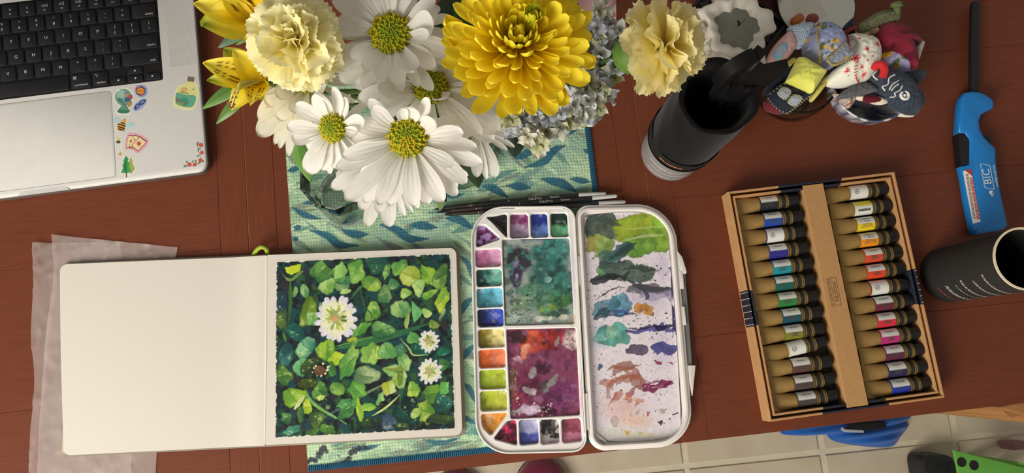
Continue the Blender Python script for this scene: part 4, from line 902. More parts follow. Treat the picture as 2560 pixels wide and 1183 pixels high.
# --- lid
LH = .0125
m_lid = M('frosted_lid_plastic', (238, 232, 226), .3, spec=.45, var=.03)
LQ = [(489, 60), (925, 52), (1016, 1120), (552, 1146)]; LO = quad_outline(LQ, (60, 165, 165, 75), 12)
loft('lid_rim', [(off(LO, 10), .0018), (off(LO, 4), .0024), (LO, .005), (LO, LH - .003), (off(LO, 4), LH - .0024), (off(LO, 8), LH - .0022), (off(LO, 11), LH - .0004), (off(LO, 14), LH), (off(LO, 22), LH), (off(LO, 25), LH - .0008), (off(LO, 31), .0046), (off(LO, 40), .0036)], m_lid, pal)
def lid_paint(X, Y):
    p = Paint(X, Y, '#ebe2ea')
    for a in ((700, 950, 150, 90, 0, '#e4b8b0'), (760, 1010, 120, 50, 0, '#e8c0a4'), (800, 480, 160, 60, 10, '#cfc4dc'), (880, 330, 60, 120, 0, '#cfc4e0'), (600, 640, 90, 80, 0, '#b4c4d4'), (640, 1060, 140, 40, 0, '#dcdccc'), (780, 1075, 140, 20, 0, '#dcdca4'), (880, 700, 70, 140, 0, '#d8cce4')): p.ell(*a, a=.75, soft=.95, warp=12, edge=0)
    p.dens = .6
    for a in ((600, 160, 60, 60, 0, '#4c5c54', '#5c6858', 1), (660, 170, 50, 40, 0, '#5c6a5c', '#6c7858', .9), (790, 160, 120, 55, 0, '#94ac34', '#a8b838', 1), (850, 210, 60, 50, 0, '#98b840', '#7ca43c', 1), (760, 240, 80, 38, -8, '#84b048', '#6c9c3c', 1), (600, 235, 55, 42, 0, '#a4bc68', '#8caa5c', 1), (560, 225, 22, 26, 0, '#b8a458', '#a8a050', .8),
              (875, 130, 30, 45, 30, '#88b434', '#7cac38', 1), (680, 265, 60, 22, -20, '#3c5a5c', '#2c4454', .9), (640, 290, 40, 26, -10, '#4c7c6c', '#3c6460', .9), (720, 350, 110, 36, 8, '#3c504c', '#54685c', .95), (620, 385, 60, 14, 0, '#222c30', '#2c3838', .95), (820, 430, 90, 20, 4, '#4c4c58', '#6c6878', .9), (850, 455, 70, 20, 0, '#8c84a8', '#a49cbc', .7), (600, 355, 24, 14, 0, '#5c8c50', '#4c7850', .9),
              (690, 500, 40, 46, 10, '#6ca4bc', '#548cb0', .95), (620, 510, 60, 26, -25, '#5c94a4', '#3c7484', .9), (660, 535, 50, 12, -10, '#28407c', '#34508c', .8), (600, 545, 40, 12, -30, '#2c4c58', '#345c60', .9), (660, 635, 66, 46, -10, '#4c9c98', '#5cac98', .95), (600, 640, 40, 18, -10, '#6cb0a8', '#8cc0b4', .7), (650, 620, 20, 30, 10, '#a4c4a0', '#8cb89c', .7),
              (830, 605, 100, 12, -4, '#342c7c', '#4c44a0', .9), (880, 600, 46, 10, -4, '#201c40', '#282450', .95), (890, 688, 60, 18, -2, '#343c80', '#4c4c98', .95), (765, 695, 46, 22, 10, '#4c3c58', '#6c5878', .95), (770, 512, 20, 22, 30, '#c8883c', '#b87c34', .95), (820, 520, 24, 16, 20, '#c08434', '#d0983c', .95), (700, 780, 50, 16, -18, '#b06c54', '#a05c48', .8), (690, 830, 80, 16, -18, '#b87860', '#a86450', .75), (760, 820, 20, 50, -20, '#a86450', '#984c40', .75), (640, 880, 16, 40, 15, '#c08c80', '#b07c6c', .7), (740, 880, 40, 10, -50, '#8c3c44', '#a0504c', .8),
              (860, 852, 60, 8, -6, '#7c1c50', '#902458', .95), (830, 868, 30, 8, -4, '#702048', '#841c50', .95), (905, 850, 26, 8, -10, '#84205c', '#701c48', .9), (860, 752, 16, 10, 20, '#902c44', '#a03c50', .95), (905, 752, 10, 6, 0, '#b04c5c', '#b04c5c', .95), (600, 775, 12, 14, 20, '#4c6484', '#3c5878', .95), (722, 920, 16, 14, 0, '#d08464', '#c07458', .8), (776, 926, 10, 22, 30, '#d08c70', '#c88468', .8),
              (808, 975, 10, 14, 0, '#a84450', '#a84450', .9), (770, 970, 10, 10, 0, '#a4a098', '#a4a098', .8), (660, 1010, 22, 24, 10, '#c89c94', '#b4a09c', .7), (880, 970, 14, 14, 0, '#a89c88', '#988c7c', .8), (865, 1025, 8, 14, 10, '#202828', '#202828', .95), (930, 985, 16, 5, -20, '#202c2c', '#202c2c', .95), (910, 1005, 10, 4, -20, '#202c2c', '#202c2c', .95), (710, 1055, 14, 8, 0, '#e8b83c', '#e8b83c', .9), (780, 1050, 10, 5, 0, '#e8b83c', '#e8c85c', .8), (690, 905, 14, 30, 30, '#b87468', '#b06858', .75)):
        kx = 1.22 if a[2] > 18 else 1.0; p.ell(a[0], a[1], a[2] * kx, a[3] * kx, a[4], a[5], a[6], a[7], .10, 24, 38, .35)
    p.dens = 0
    for (pts, w, c) in (([(560, 130), (600, 120), (660, 140), (690, 150)], 30, '#43524a'), ([(640, 300), (680, 270), (730, 240), (760, 225)], 24, '#2c4046'), ([(610, 300), (600, 330), (640, 330), (700, 335)], 16, '#3c5c50'), ([(570, 390), (640, 372), (700, 380), (730, 350)], 26, '#20292a'), ([(700, 345), (760, 330), (800, 345), (860, 345)], 22, '#34443c'),
                        ([(720, 390), (780, 420), (850, 432), (915, 425)], 26, '#3c3c46'), ([(790, 430), (810, 460), (805, 478)], 16, '#34343c'), ([(580, 480), (620, 450), (680, 420), (720, 425)], 7, '#24282a'), ([(570, 560), (600, 530), (640, 510)], 16, '#27444c'), ([(640, 545), (690, 545), (740, 535), (770, 545)], 10, '#2c3c6c'), ([(720, 600), (780, 605), (830, 590), (910, 600)], 14, '#241f48'),
                        ([(630, 790), (660, 770), (720, 780), (780, 760)], 16, '#a4604c'), ([(630, 870), (650, 840), (720, 815), (780, 830), (770, 870)], 18, '#aa6650'), ([(640, 940), (665, 900), (680, 880)], 12, '#b06c5c'), ([(800, 850), (840, 840), (890, 838)], 9, '#7a1c4c'), ([(820, 875), (860, 862), (930, 848)], 12, '#801f52')):
        p.stroke(pts, w, c, a=.85, warp=7, seed=int(pts[0][0]))
    p.stroke([(690, 165), (780, 160), (900, 150)], 8, '#c8d078', a=.6); p.stroke([(700, 215), (800, 195), (890, 190)], 12, '#c4cc8c', a=.7)
    p.dots(60, (535, 95, 905, 130), ['#2c3038', '#4c4858'], 1.2, 4, 1); p.dots(90, (540, 270, 700, 480), ['#26302f', '#3c4c48', '#4c5848'], 1.2, 5, 2); p.dots(70, (700, 290, 910, 400), ['#26302f', '#3c4858', '#383060'], 1.2, 6, 3); p.dots(120, (540, 420, 760, 600), ['#2c3c54', '#3c3c50', '#34505c'], 1.2, 5, 4)
    p.dots(110, (720, 520, 930, 660), ['#34307c', '#2c2c50', '#4c4470'], 1.2, 6, 5); p.dots(150, (570, 700, 940, 1040), ['#8c4c54', '#6c3c60', '#a86454', '#4c3c58'], 1.2, 5, 6); p.dots(70, (780, 810, 930, 900), ['#7c2450', '#6c2c54'], 1.2, 4, 7); p.dots(60, (560, 600, 640, 1060), ['#6c548c', '#4c4470', '#7c4c5c'], 1.2, 3.5, 8)
    e = X - (905 + (Y - 95) * .039); p.mix(sstep(-7, -2, e) * (fbm(X / 9, Y / 40, 5) > .5) * (Y > 330) * (Y < 680), lin('#3c3468')); p.mix(sstep(-9, -3, e) * (Y < 300) * .8, lin('#7cac44'))
    return p.C
q = off(LO, 33); painted_grid('lid_inside', [(524, 92), (898, 88), (968, 1088), (566, 1112)], 190, 480, PZ, .0052, lid_paint, m_wet, pal, .16)
# latches and hinge
m_clip = M('grey_latch_plastic', (120, 124, 122), .4, var=.04)
def bar(name, pts, z0, z1, mat, bev=.0005):
    b = MB(); b.prism([tuple(zw(x, y, (z0 + z1) / 2))[:2] for x, y in pts], z0, z1, bev=bev); return b.build(name, mat, pal)
bar('latch', [(952, 365), (974, 362), (1004, 765), (984, 770), (966, 600)], .002, .0075, m_clip)
bar('latch_tab', [(938, 262), (960, 290), (980, 356), (974, 364), (950, 360), (944, 330)], .003, .0105, m_lid)
bar('latch_tab', [(946, 348), (962, 352), (968, 428), (950, 430)], .004, .0108, m_lid); bar('latch_tab', [(954, 506), (970, 506), (978, 588), (960, 588)], .004, .0108, m_lid)
bar('latch_tab', [(986, 766), (1018, 766), (1008, 870), (1004, 900), (992, 840)], .003, .0105, m_lid)
for (ya, yb) in ((285, 412), (890, 1050)):
    b = MB(); xa = 489 + (ya - 60) * .0565; xb = 489 + (yb - 60) * .0565; b.tube([zw(xa + 3, ya, LH - .002), zw(xb + 3, yb, LH - .002)], .0022, 10); b.build('hinge', m_plastic, pal)
bar('corner_stop', [(560, 1056), (568, 1054), (634, 1106), (628, 1112)], .005, .0075, m_lid, .0002)
# ================================================================ three paint brushes above the palette
m_hand = M('black_lacquered_handle', (24, 25, 27), .25, spec=.5, coat=.3, var=.1); m_fer = M('gunmetal_ferrule', (88, 80, 76), .3, metal=.8, var=.06); m_hair = M('dark_bristle', (22, 20, 20), .8, var=.3, scale=500)
m_wtip = M('pale_grey_dipped_end', (196, 198, 196), .4, var=.02); m_wprint = M('silver_print', (170, 168, 160), .5, var=.03)
def brush(tip, fer0, fer1, whi, end, z, num, label, text=True, r=.0034):
    T, A, B, Wt, E = [at(*p, z) for p in (tip, fer0, fer1, whi, end)]
    d = (E - T).normalized(); root = empty('paint_brush', (T + E) / 2 - Vector((0, 0, z)), label, 'paintbrush', 'three slim brushes above the palette')
    b = MB(); b.tube([T, T.lerp(A, .35), T.lerp(A, .75), A + d * .002], [.0003, r * .45, r * .62, r * .62], 10); b.build('bristles', m_hair, root)
    fo = MB(); L = (B - A).length
    fo.tube([A, A.lerp(B, .75), A.lerp(B, .8), A.lerp(B, .84), A.lerp(B, .88), A.lerp(B, .93), B], [r * .66, r * .84, r * .74, r * .88, r * .74, r * .9, r * .84], 12); fo.build('ferrule', m_fer, root)
    b = MB(); b.tube([B - d * .002, B.lerp(Wt, .12), B.lerp(Wt, .3), B.lerp(Wt, .7), Wt], [r * .8, r, r * 1.04, r * .92, r * .78], 12); h = b.build('handle', m_hand, root)
    b = MB(); b.tube([Wt, Wt.lerp(E, .5), Wt.lerp(E, .95), E], [r * .8, r * .72, r * .64, r * .3], 12); b.build('handle_tip', m_wtip, root)
    if text:
        b = MB(); c = B.lerp(Wt, .58); s = Vector((0, 0, 1)).cross(d)
        for (t, o_, sz) in ((num, -.03, .0036), ('NicPro', 0.0, .0052), ('Round', .022, .004)):
            v, f = text_geo(t, sz)
            b.add([c + d * (x + o_ + c.x * 0) + s * (y * .9) + Vector((0, 0, math.sqrt(max(0, (r * 1.08) ** 2 - y * y)))) for x, y in v], f)
        b.build('lettering', m_wprint, h, False)
brush((1086, 524), (1112, 521), (1186, 512), (1446, 488), (1515, 484), .0075, '4', 'slim black brush furthest from the palette, with pale grey handle end')
brush((1090, 532), (1126, 527), (1204, 519), (1480, 495), (1543, 490), .0078, '6', 'slim black brush in the middle of three, with pale grey handle end')
brush((1110, 537), (1130, 535), (1210, 529), (1496, 509), (1564, 505), .0072, '8', 'slim black brush nearest the palette, half hidden behind it', False)
# ================================================================ boxed set of paint tubes
XZ = .0235                                                # rim height
m_kraft = M('kraft_board', (190, 144, 92), .7, var=.05, scale=200); m_kraft_e = M('kraft_board_edge', (196, 148, 98), .8, var=.08); m_navy = M('navy_printed_board', (30, 34, 52), .6, var=.08); m_blackin = M('black_tray_insert', (26, 25, 27), .6, var=.1)
XF = Frame(at(1925, 1055, XZ), yaw_of(at(1925, 1055, XZ), at(2356, 995, XZ))); XF.o.z = 0
XW = (at(2356, 995, XZ) - at(1925, 1055, XZ)).length; c_ = XF.l(1815, 480, XZ); XD = c_.y
XW = (XW + (at(2237, 428, XZ) - at(1815, 480, XZ)).length) / 2
box = empty('paint_tube_box', XF.w(XW / 2, XD / 2, 0), 'kraft cardboard box holding two rows of paint tubes', 'box')
def xb(name, x0, y0, x1, y1, z0, z1, mat, parent=box, bev=.0003):
    b = MB(); b.box(XF.w((x0 + x1) / 2, (y0 + y1) / 2, (z0 + z1) / 2), x1 - x0, y1 - y0, z1 - z0, XF.M, b=bev); return b.build(name, mat, parent, False)
T_ = .0022; G = .0052
xb('bottom', 0, 0, XW, XD, .0003, .0022, m_kraft); xb('tray_floor', G + T_, G + T_, XW - G - T_, XD - G - T_, .0022, .0036, m_blackin)
def wall(name, x0, y0, x1, y1, top):
    """a wall whose middle third is printed navy"""
    horiz = (x1 - x0) > (y1 - y0); a0, a1 = (x0, x1) if horiz else (y0, y1); m0, m1 = a0 + (a1 - a0) * (.30 if horiz else .40), a0 + (a1 - a0) * (.68 if horiz else .56)
    for (s, e, mat) in ((a0, m0, m_kraft_e), (m0, m1, m_navy), (m1, a1, m_kraft_e)):
        xb(name, *((s, y0, e, y1) if horiz else (x0, s, x1, e)), .0022, top, mat)
for (dx, top, nm) in ((0, XZ, 'outer_wall'), (G, XZ - .0012, 'inner_wall')):
    wall(nm, dx, dx, XW - dx, dx + T_, top); wall(nm, dx, XD - dx - T_, XW - dx, XD - dx, top); wall(nm, dx, dx + T_, dx + T_, XD - dx - T_, top); wall(nm, XW - dx - T_, dx + T_, XW - dx, XD - dx - T_, top)
# white ruled pattern on the navy side bands
b = MB(); y0, y1 = XD * .41, XD * .55
for k in range(6): b.box(XF.w(-.0001, y0 + (y1 - y0) * k / 5, XZ * .5), .0003, .0007, XZ * .8, XF.M); b.box(XF.w(T_ / 2, y0 + (y1 - y0) * k / 5, XZ), T_, .0007, .0002, XF.M); b.box(XF.w(XW - T_ / 2, y0 + (y1 - y0) * k / 5, XZ), T_, .0007, .0002, XF.M)
b.build('band_print', M('pale_band_print', (206, 196, 190), .6), box, False)
# centre strap with lettering
sx0, sx1 = XF.l(2006, 462, XZ).x, XF.l(2058, 455, XZ).x; sx0 = (sx0 + XF.l(2122, 1027, XZ).x) / 2; sx1 = (sx1 + XF.l(2173, 1020, XZ).x) / 2
strap = xb('centre_strap', sx0, T_ + .001, sx1, XD - T_ - .001, XZ - .0028, XZ - .0006, m_kraft); xb('strap_side', sx0, G + T_, sx0 + .0012, XD - G - T_, .004, XZ - .0028, m_kraft); xb('strap_side', sx1 - .0012, G + T_, sx1, XD - G - T_, .004, XZ - .0028, m_kraft)
def printed(items, parent, mat, fr, z):
    """items: text, x, y, size, turn"""
    b = MB()
    for (t, x, y, sz, a) in items:
        v, f = text_geo(t, sz); ca, sa = math.cos(a), math.sin(a); b.add([fr.w(x + p * ca - q * sa, y + p * sa + q * ca, z) for p, q in v], f)
    return b.build('lettering', mat, parent, False)
mx_ = (sx0 + sx1) / 2; my_ = XD * .505
printed([('MISSION', mx_ + .0008, my_, .0058, -PI / 2), ('PURE PIGMENT SET', mx_ - .0056, my_ - .001, .0038, -PI / 2)], strap, M('dark_brown_print', (84, 62, 40), .6), XF, XZ - .0005)
b = MB()
for (x0, y0, x1, y1) in ((mx_ - .0028, my_ - .0155, mx_ - .0025, my_ + .0155), (mx_ + .0042, my_ - .0155, mx_ + .0045, my_ + .0155), (mx_ - .0028, my_ - .0155, mx_ + .0045, my_ - .0152), (mx_ - .0028, my_ + .0152, mx_ + .0045, my_ + .0155)): b.box(XF.w((x0 + x1) / 2, (y0 + y1) / 2, XZ - .0005), x1 - x0, y1 - y0, .0002, XF.M)
b.build('lettering_frame', MATS['dark_brown_print'], strap, False)
# ---- tubes: local x from crimped end to cap
m_gold = M('bronze_foil', (156, 124, 70), .4, metal=.45, var=.12, scale=40, bump=.5, bscale=60, bdist=.002); m_cap = M('black_tube_cap', (20, 20, 21), .45, var=.1); m_band = M('black_tube_band', (34, 32, 28), .5, var=.15); m_goldring = M('gold_ring', (150, 122, 66), .4, metal=.5); m_labw = MV('tube_label_print', .5)
TL, TR = .0715, .0078
def tube_body():
    n, v, f = 20, [], []; secs = [(0, 0), (.003, .06), (.008, .25), (.016, .55), (.024, .85), (.029, 1), (.047, 1), (.0475, .96)]
    for (x, k) in secs:
        for i in range(n):
            a = 2 * PI * i / n; y = TR * 1.12 * math.cos(a) * (1 + .18 * (1 - k)); z = TR * math.sin(a) * max(k, .05); v.append((x, y * (1 - .12 * k), z + .0012 * (1 - k) * math.sin(a * 2)))
    for s in range(len(secs) - 1):
        for i in range(n): a, c = s * n + i, s * n + (i + 1) % n; f.append((a, c, c + n, a + n))
    f.append(tuple(range(n))[::-1]); f.append(tuple(range((len(secs) - 1) * n, len(secs) * n)))
    return mesh('tube_body', v, f, m_gold)
def xlathe(name, prof, mat, n=20):
    b = MB(); b.lathe([(r, x) for x, r in prof], n=n, M=Matrix(((0, 0, 1), (0, 1, 0), (-1, 0, 0)))); me = mesh(name, b.v, b.f, mat); me.set_sharp_from_angle(angle=.6); return me
me_body = tube_body()
me_band = xlathe('shoulder_band', [(.0468, 0), (.0468, TR * 1.02), (.0595, TR * 1.02), (.0595, 0)], m_band)
me_ring = [xlathe('gold_ring', [(x, 0), (x, TR * 1.05), (x + .0013, TR * 1.05), (x + .0013, 0)], m_goldring) for x in (.0476, .0498, .0562, .0582)]
def capmesh():
    b = MB(); b.lathe([(0, .0595), (TR * .8, .0595), (TR * .96, .0605), (TR * .94, .068), (TR * .86, TL), (0, TL)], n=28, M=Matrix(((0, 0, 1), (0, 1, 0), (-1, 0, 0))), fn=lambda r, z, a: r * (1 + .03 * math.cos(14 * a)) if .06 < z < .0685 else r)
    me = mesh('cap', b.v, b.f, m_cap); me.set_sharp_from_angle(angle=.5); return me
me_cap = capmesh()
def label_geo(c_top, c_bot, split, x0=.0262, x1=.0469, strip=None):
    """printed sleeve round the tube: white panel, colour panel"""
    n = 30; v = []; f = []; c = []; R = TR * 1.035; xs = [x0, x0 + .0012, x0 + .00121, x1]
    for j, x in enumerate(xs):
        for i in range(n):
            a = 2 * PI * i / n; y = R * math.cos(a) ; z = R * math.sin(a); v.append((x, y, z))
            white = y > split if split is not None else True
            col = lin(c_top) if (white and j >= 2) else lin(c_bot)
            if strip and y > R * .6 and j >= 2: col = lin(strip)
            c.append(col)
    for s in range(3):
        for i in range(n): a, d = s * n + i, s * n + (i + 1) % n; f.append((a, d, d + n, a + n))
    return mesh('label', v, f, m_labw, True, c)
def wrap_text(items, R=TR * 1.05):
    b = MB()
    for (t, x, s, sz) in items:                       # upside down, read from the cap side; s is the arc position from the top
        v, f = text_geo(t, sz); b.add([(x - p, math.sin((s - q) / R) * R, math.cos((s - q) / R) * R) for p, q in v], f)
    return b
m_txt_w = M('white_tube_print', (226, 226, 220), .6); m_txt_d = M('dark_tube_print', (70, 68, 66), .6)
def tube(x, y, z, col, code, name, label, kind='std', tilt=0.0, cream='#dcdcd6'):
    mw = XF.mat(x, y, z) @ Matrix.Rotation(tilt, 4, 'Z')
    o = put('paint_tube', me_body, None, mw) if False else None
    root = bpy.data.objects.new('paint_tube', None); COL.objects.link(root); root.empty_display_size = .01; root.matrix_basis = mw; W[root.name] = mw.copy(); tag(root, label, 'paint tube', 'paint tubes in the kraft box')
    put('tube_body', me_body, root, mw); bd = put('shoulder_band', me_band, root, mw); put('cap', me_cap, root, mw)
    for m_ in me_ring: put('gold_ring', m_, bd, mw)
    if kind == 'std': lb = label_geo(cream, col, .0004)
    elif kind == 'turned': lb = label_geo(cream, col, None, strip=None)
    elif kind == 'bar': lb = label_geo('#e0ce3c', '#dcdcd2', .0016)
    else: lb = label_geo(cream, col, None)
    lo = put('label', lb, root, mw)
    xc = .0375
    if kind == 'std':
        b = wrap_text([(name[0], xc, -.0046, .0022), (name[1] if len(name) > 1 else '', xc, -.0026, .0022)]) if any(name) else MB()
        rt = random.Random(code); R_t = TR * 1.05
        for (sy, w0, hh) in (([] if any(name) else [(-.005, .009, .0013), (-.003, .006, .0013)]) + [(-.0012, .011, .0004), (.0046, .008, .0005), (.0056, .01, .0005)]):
            x = xc + w0 / 2                                    # print too small to read
            while x > xc - w0 / 2:
                w = rt.uniform(.0006, .0016); b.add([(x - p, math.sin((sy + q) / R_t) * R_t, math.cos((sy + q) / R_t) * R_t) for p, q in ((0, 0), (w, 0), (w, hh), (0, hh))], [(0, 1, 2, 3)]); x -= w + .0004
        put('lettering', mesh('lettering', b.v, b.f, m_txt_d, False), lo, mw)
        b = wrap_text([(code, xc - .003 + .004, .0024, .0031), ('II', xc - .006, .0026, .0022)]); 
        put('lettering', mesh('lettering', b.v, b.f, m_txt_w if cream and col not in ('#e6c81e', '#e8921e') else m_txt_d, False), lo, mw)
    elif kind == 'bar':
        b = MB()
        for k in range(11): b.box((.0305 + k * .0013, -.0026, TR * .99), .0006 if k % 3 else .0009, .0034, .0004)
        put('barcode', mesh('barcode', b.v, b.f, m_txt_d, False), lo, mw)
    else:
        b = MB(); b.lathe([(.0022, 0), (.0026, 0)], (.0335, -.0005, TR * 1.05), 18); v, f = text_geo('AP', .0026); b.add([(.0335 - p, -.0005 - q, TR * 1.05) for p, q in v], f)
        put('lettering', mesh('lettering', b.v, b.f, m_txt_d, False), lo, mw)
    return root
iy0, iy1 = G + T_ + .001, XD - G - T_ - .001
LCOL = [('#22262a', 'W538', (), 'std', 'black-labelled paint tube at the far end of the left row'), ('#2448a0', 'W541', ('', ''), 'std', 'paint tube with cobalt blue label, second from the far end of the left row'), ('#2a2c6c', '', (), 'turned', 'white-labelled paint tube third from the far end of the left row'),
        ('#2a2a8c', 'W531', ('ULTRAMARINE',), 'std', 'paint tube with violet blue label in the left row'), ('#1a8c9c', 'W540', ('',), 'std', 'paint tube with bright turquoise label'), ('#1c5c50', 'W536', ('VIRIDIAN',), 'std', 'paint tube with dark bluish green label below the turquoise one'), ('#2c7c3c', 'W534', ('', ''), 'std', 'paint tube with mid green label in the left row'),
        ('#1c4c5c', 'W516', ('', ''), 'std', 'paint tube with dark teal label below the mid green one'), ('#7c7c24', 'W529', ('', ''), 'std', 'paint tube with olive label'), ('#b8a03c', '', (), 'turned', 'slanting white-labelled paint tube below the olive one'), ('#5c3c38', 'W576', ('', ''), 'std', 'paint tube with reddish brown label, third from the near end of the left row'),
        ('#4c403c', 'W565', ('BROWN', 'RED'), 'std', 'paint tube with dark brown label, second from the near end of the left row'), ('#44403a', 'W580', ('',), 'std', 'paint tube with grey brown label at the near end of the left row')]
RCOL = [('#c8c8c0', '', (), 'turned', 'white-labelled paint tube at the far end of the right row'), ('#e0cc34', '', (), 'bar', 'paint tube with yellow label and barcode'), ('#e6c81e', 'W501', ('YELLOW LIGHT', 'PERMANENT'), 'std', 'paint tube with lemon yellow label below the barcode tube'), ('#e8921e', 'W503', ('YELLOW DEEP', 'PERMANENT'), 'std', 'paint tube with amber orange label'), ('#d04c2c', 'W521', ('', ''), 'std', 'paint tube with brick orange label'),
        ('#e04424', 'W502', ('', ''), 'std', 'paint tube with bright orange red label'), ('#a02c38', '', (), 'turned', 'white-labelled paint tube in the middle of the right row'), ('#6c2438', 'W513', ('', ''), 'std', 'paint tube with maroon label'), ('#d02c3c', 'W512', ('', ''), 'std', 'paint tube with crimson red label'), ('#b42c70', 'W519', ('',), 'std', 'paint tube with magenta pink label'),
        ('#5c2440', 'W533', ('', ''), 'std', 'paint tube with dark purple label'), ('#28264c', 'W554', ('', ''), 'std', 'paint tube with dark indigo label'), ('#2438a4', 'W549', ('HUE', 'COBALT BLUE'), 'std', 'paint tube with royal blue label at the near end of the right row')]
for (cols, xa) in ((LCOL, G + T_ + .0015), (RCOL, sx1 + .0006)):
    xa2 = xa if cols is LCOL else XW - G - T_ - TL - .001
    for i, (c, code, nm, kind, lab) in enumerate(cols):
        y = iy1 - (i + .5) * (iy1 - iy0) / 13 + (.001 if i == 0 else 0)
        tl = -.0 if not (cols is LCOL and i == 9) else .10
        tube(xa2 + (.001 if i % 3 == 1 else 0), y - (.003 if tl else 0), .0036 + TR + .0012 + (.0022 if kind == 'turned' and i not in (0,) else 0) * 0, c, code, nm, lab, kind, tl)
# ================================================================ gas lighter
lz = .0165
lt = empty('gas_lighter', at(2440, 400, 0), 'blue long-nosed gas lighter with black barrel', 'lighter')
m_blue = M('glossy_blue_plastic', (26, 128, 206), .3, spec=.5, var=.03); m_blk = M('black_plastic', (22, 22, 23), .45, var=.08); m_red = M('red_print', (196, 60, 50), .6)
def lzp(pts, z): return [tuple(at(2370 + x / 3.116, 220 + y / 3.116, z))[:2] for x, y in pts]
hp = [(112, 70), (135, 30), (190, 18), (250, 22), (310, 48), (352, 80), (368, 112), (360, 158), (310, 178), (268, 206), (252, 255), (260, 320), (292, 380), (330, 420), (382, 462), (384, 560), (400, 700), (430, 860), (468, 1030), (474, 1075), (440, 1102), (225, 1138), (205, 1090), (160, 880), (135, 720), (112, 606), (168, 592), (172, 405), (140, 352), (88, 350), (94, 230), (102, 130)]
b = MB(); b.prism(lzp(hp, lz), .0008, lz, bev=.0038); b.build('handle', m_blue, lt, True, 50)
b = MB(); b.prism(lzp([(86, 352), (140, 354), (172, 405), (174, 590), (112, 604), (98, 480)], lz), .002, lz - .0015, bev=.001); b.build('lock_slider', m_blk, lt)
b = MB(); b.prism(lzp([(262, 350), (350, 360), (360, 380), (358, 445), (330, 425), (290, 380)], lz), .004, lz - .004, bev=.001); b.build('trigger', m_blk, lt)
b = MB(); b.tube([at(2434, 232, .009), at(2434, 120, .0095), at(2437, 12, .010)], .0055, 18); b.tube([at(2437, 14, .010), at(2437, 8, .010)], .0046, 18); bar_ = b.build('barrel', m_blk, lt)
st_ = lzp([(118, 648), (180, 630), (254, 1042), (196, 1058)], lz + .0002)
b = MB(); b.prism(st_, lz - .0004, lz + .0002); wl = b.build('warning_label', M('white_warning_label', (246, 240, 232), .6), lt, False)
b = MB(); b.prism(lzp([(134, 644), (180, 631), (188, 688)], lz), lz, lz + .0004)
for k in range(30):
    t = k / 30; x0, y0 = 166 + 74 * t * .8, 700 + 330 * t; b.prism(lzp([(x0, y0), (x0 + 24, y0 - 4), (x0 + 25, y0 + 3), (x0 + 1, y0 + 7)], lz), lz, lz + .0004)
b.build('warning_print', m_red, wl, False)
b = MB()
for k in range(36):
    t = k / 36; x0, y0 = 136 + 60 * t, 676 + 350 * t; b.prism(lzp([(x0, y0), (x0 + 20, y0 - 4), (x0 + 21, y0 + 1), (x0 + 1, y0 + 5)], lz), lz, lz + .0004)
b.build('warning_print', M('grey_print', (120, 116, 112), .6), wl, False)
lf = Frame(at(2370 + 305 / 3.116, 220 + 690 / 3.116, lz), yaw_of(at(2370 + 318 / 3.116, 220 + 760 / 3.116, lz), at(2370 + 292 / 3.116, 220 + 620 / 3.116, lz))); lf.o.z = 0
m_lw = M('pale_logo_print', (226, 240, 248), .5)
b = MB(); v, f = text_geo('BIC', .0125); b.add([lf.w(p, q, lz + .0002) for p, q in v], f); v, f = text_geo('multipurpose', .005); b.add([lf.w(p, q - .0095, lz + .0002) for p, q in v], f)
ol = rrect(-.0145, -.0058, .0145, .0058, .0014, 3); il = rrect(-.0138, -.0051, .0138, .0051, .0012, 3); n = len(ol)
sk = lambda p: (p[0] + p[1] * .25, p[1]); b.add([lf.w(*sk(p), lz + .0002) for p in ol] + [lf.w(*sk(p), lz + .0002) for p in il], [(k, (k + 1) % n, n + (k + 1) % n, n + k) for k in range(n)])
b.lathe([(0, 0), (.0024, 0)], lf.w(-.019, -.001, lz + .0002), 14); b.add([lf.w(*p, lz + .0002) for p in ((-.018, -.0035), (-.021, -.004), (-.024, -.001), (-.022, -.0005))], [(0, 1, 2, 3)])
b.build('logo_print', m_lw, lt, False)
# ================================================================ black paper canister
def cyl_text(b, C, R, z, a0, a1, rows, seed, h=.0011, ro=.0017):
    """illegible printed lines wrapped round a cylinder"""
    rnd = random.Random(seed)
    for r in range(rows):
        a = a0 + rnd.uniform(0, .05)
        e = a1 - rnd.uniform(0, .25) * abs(a1 - a0); sgn = 1 if e > a else -1
        while (e - a) * sgn > 0:
            w = rnd.uniform(.0012, .0042) / R * sgn; zz = z - r * ro
            q = [(a, zz), (a + w, zz), (a + w, zz + h * rnd.uniform(.6, 1)), (a, zz + h * .8)]
            b.add([(C[0] + (R + .0003) * math.cos(t), C[1] + (R + .0003) * math.sin(t), y) for t, y in q], [(0, 1, 2, 3)]); a += w + sgn * .0008 / R
cz = .128; cb = at(2366, 688, 0); cr = .0312
can = empty('paper_canister', cb, 'open black paper canister with cream rim beside the paint tube box', 'canister')
m_cblk = M('matte_black_paper', (36, 34, 33), .7, var=.06); m_cream = M('cream_board_rim', (236, 222, 190), .8)
b = MB(); b.lathe([(0, .0006), (cr - .001, .0006), (cr, .0016), (cr, cz - .0006), (cr - .0003, cz - .0002)], cb, 64); b.build('body', m_cblk, can)
b = MB(); b.lathe([(cr - .0019, cz - .002), (cr - .0019, cz), (cr + .0001, cz), (cr + .0001, cz - .0015)], cb, 64); b.build('rim', m_cream, can)
b = MB(); b.lathe([(cr - .0017, cz - .0005), (cr - .0018, .003), (0, .003)], cb, 48); b.build('inside', M('black_lining', (12, 12, 12), .8), can)
tl_ = math.atan2(-1, -1.0)
b = MB()
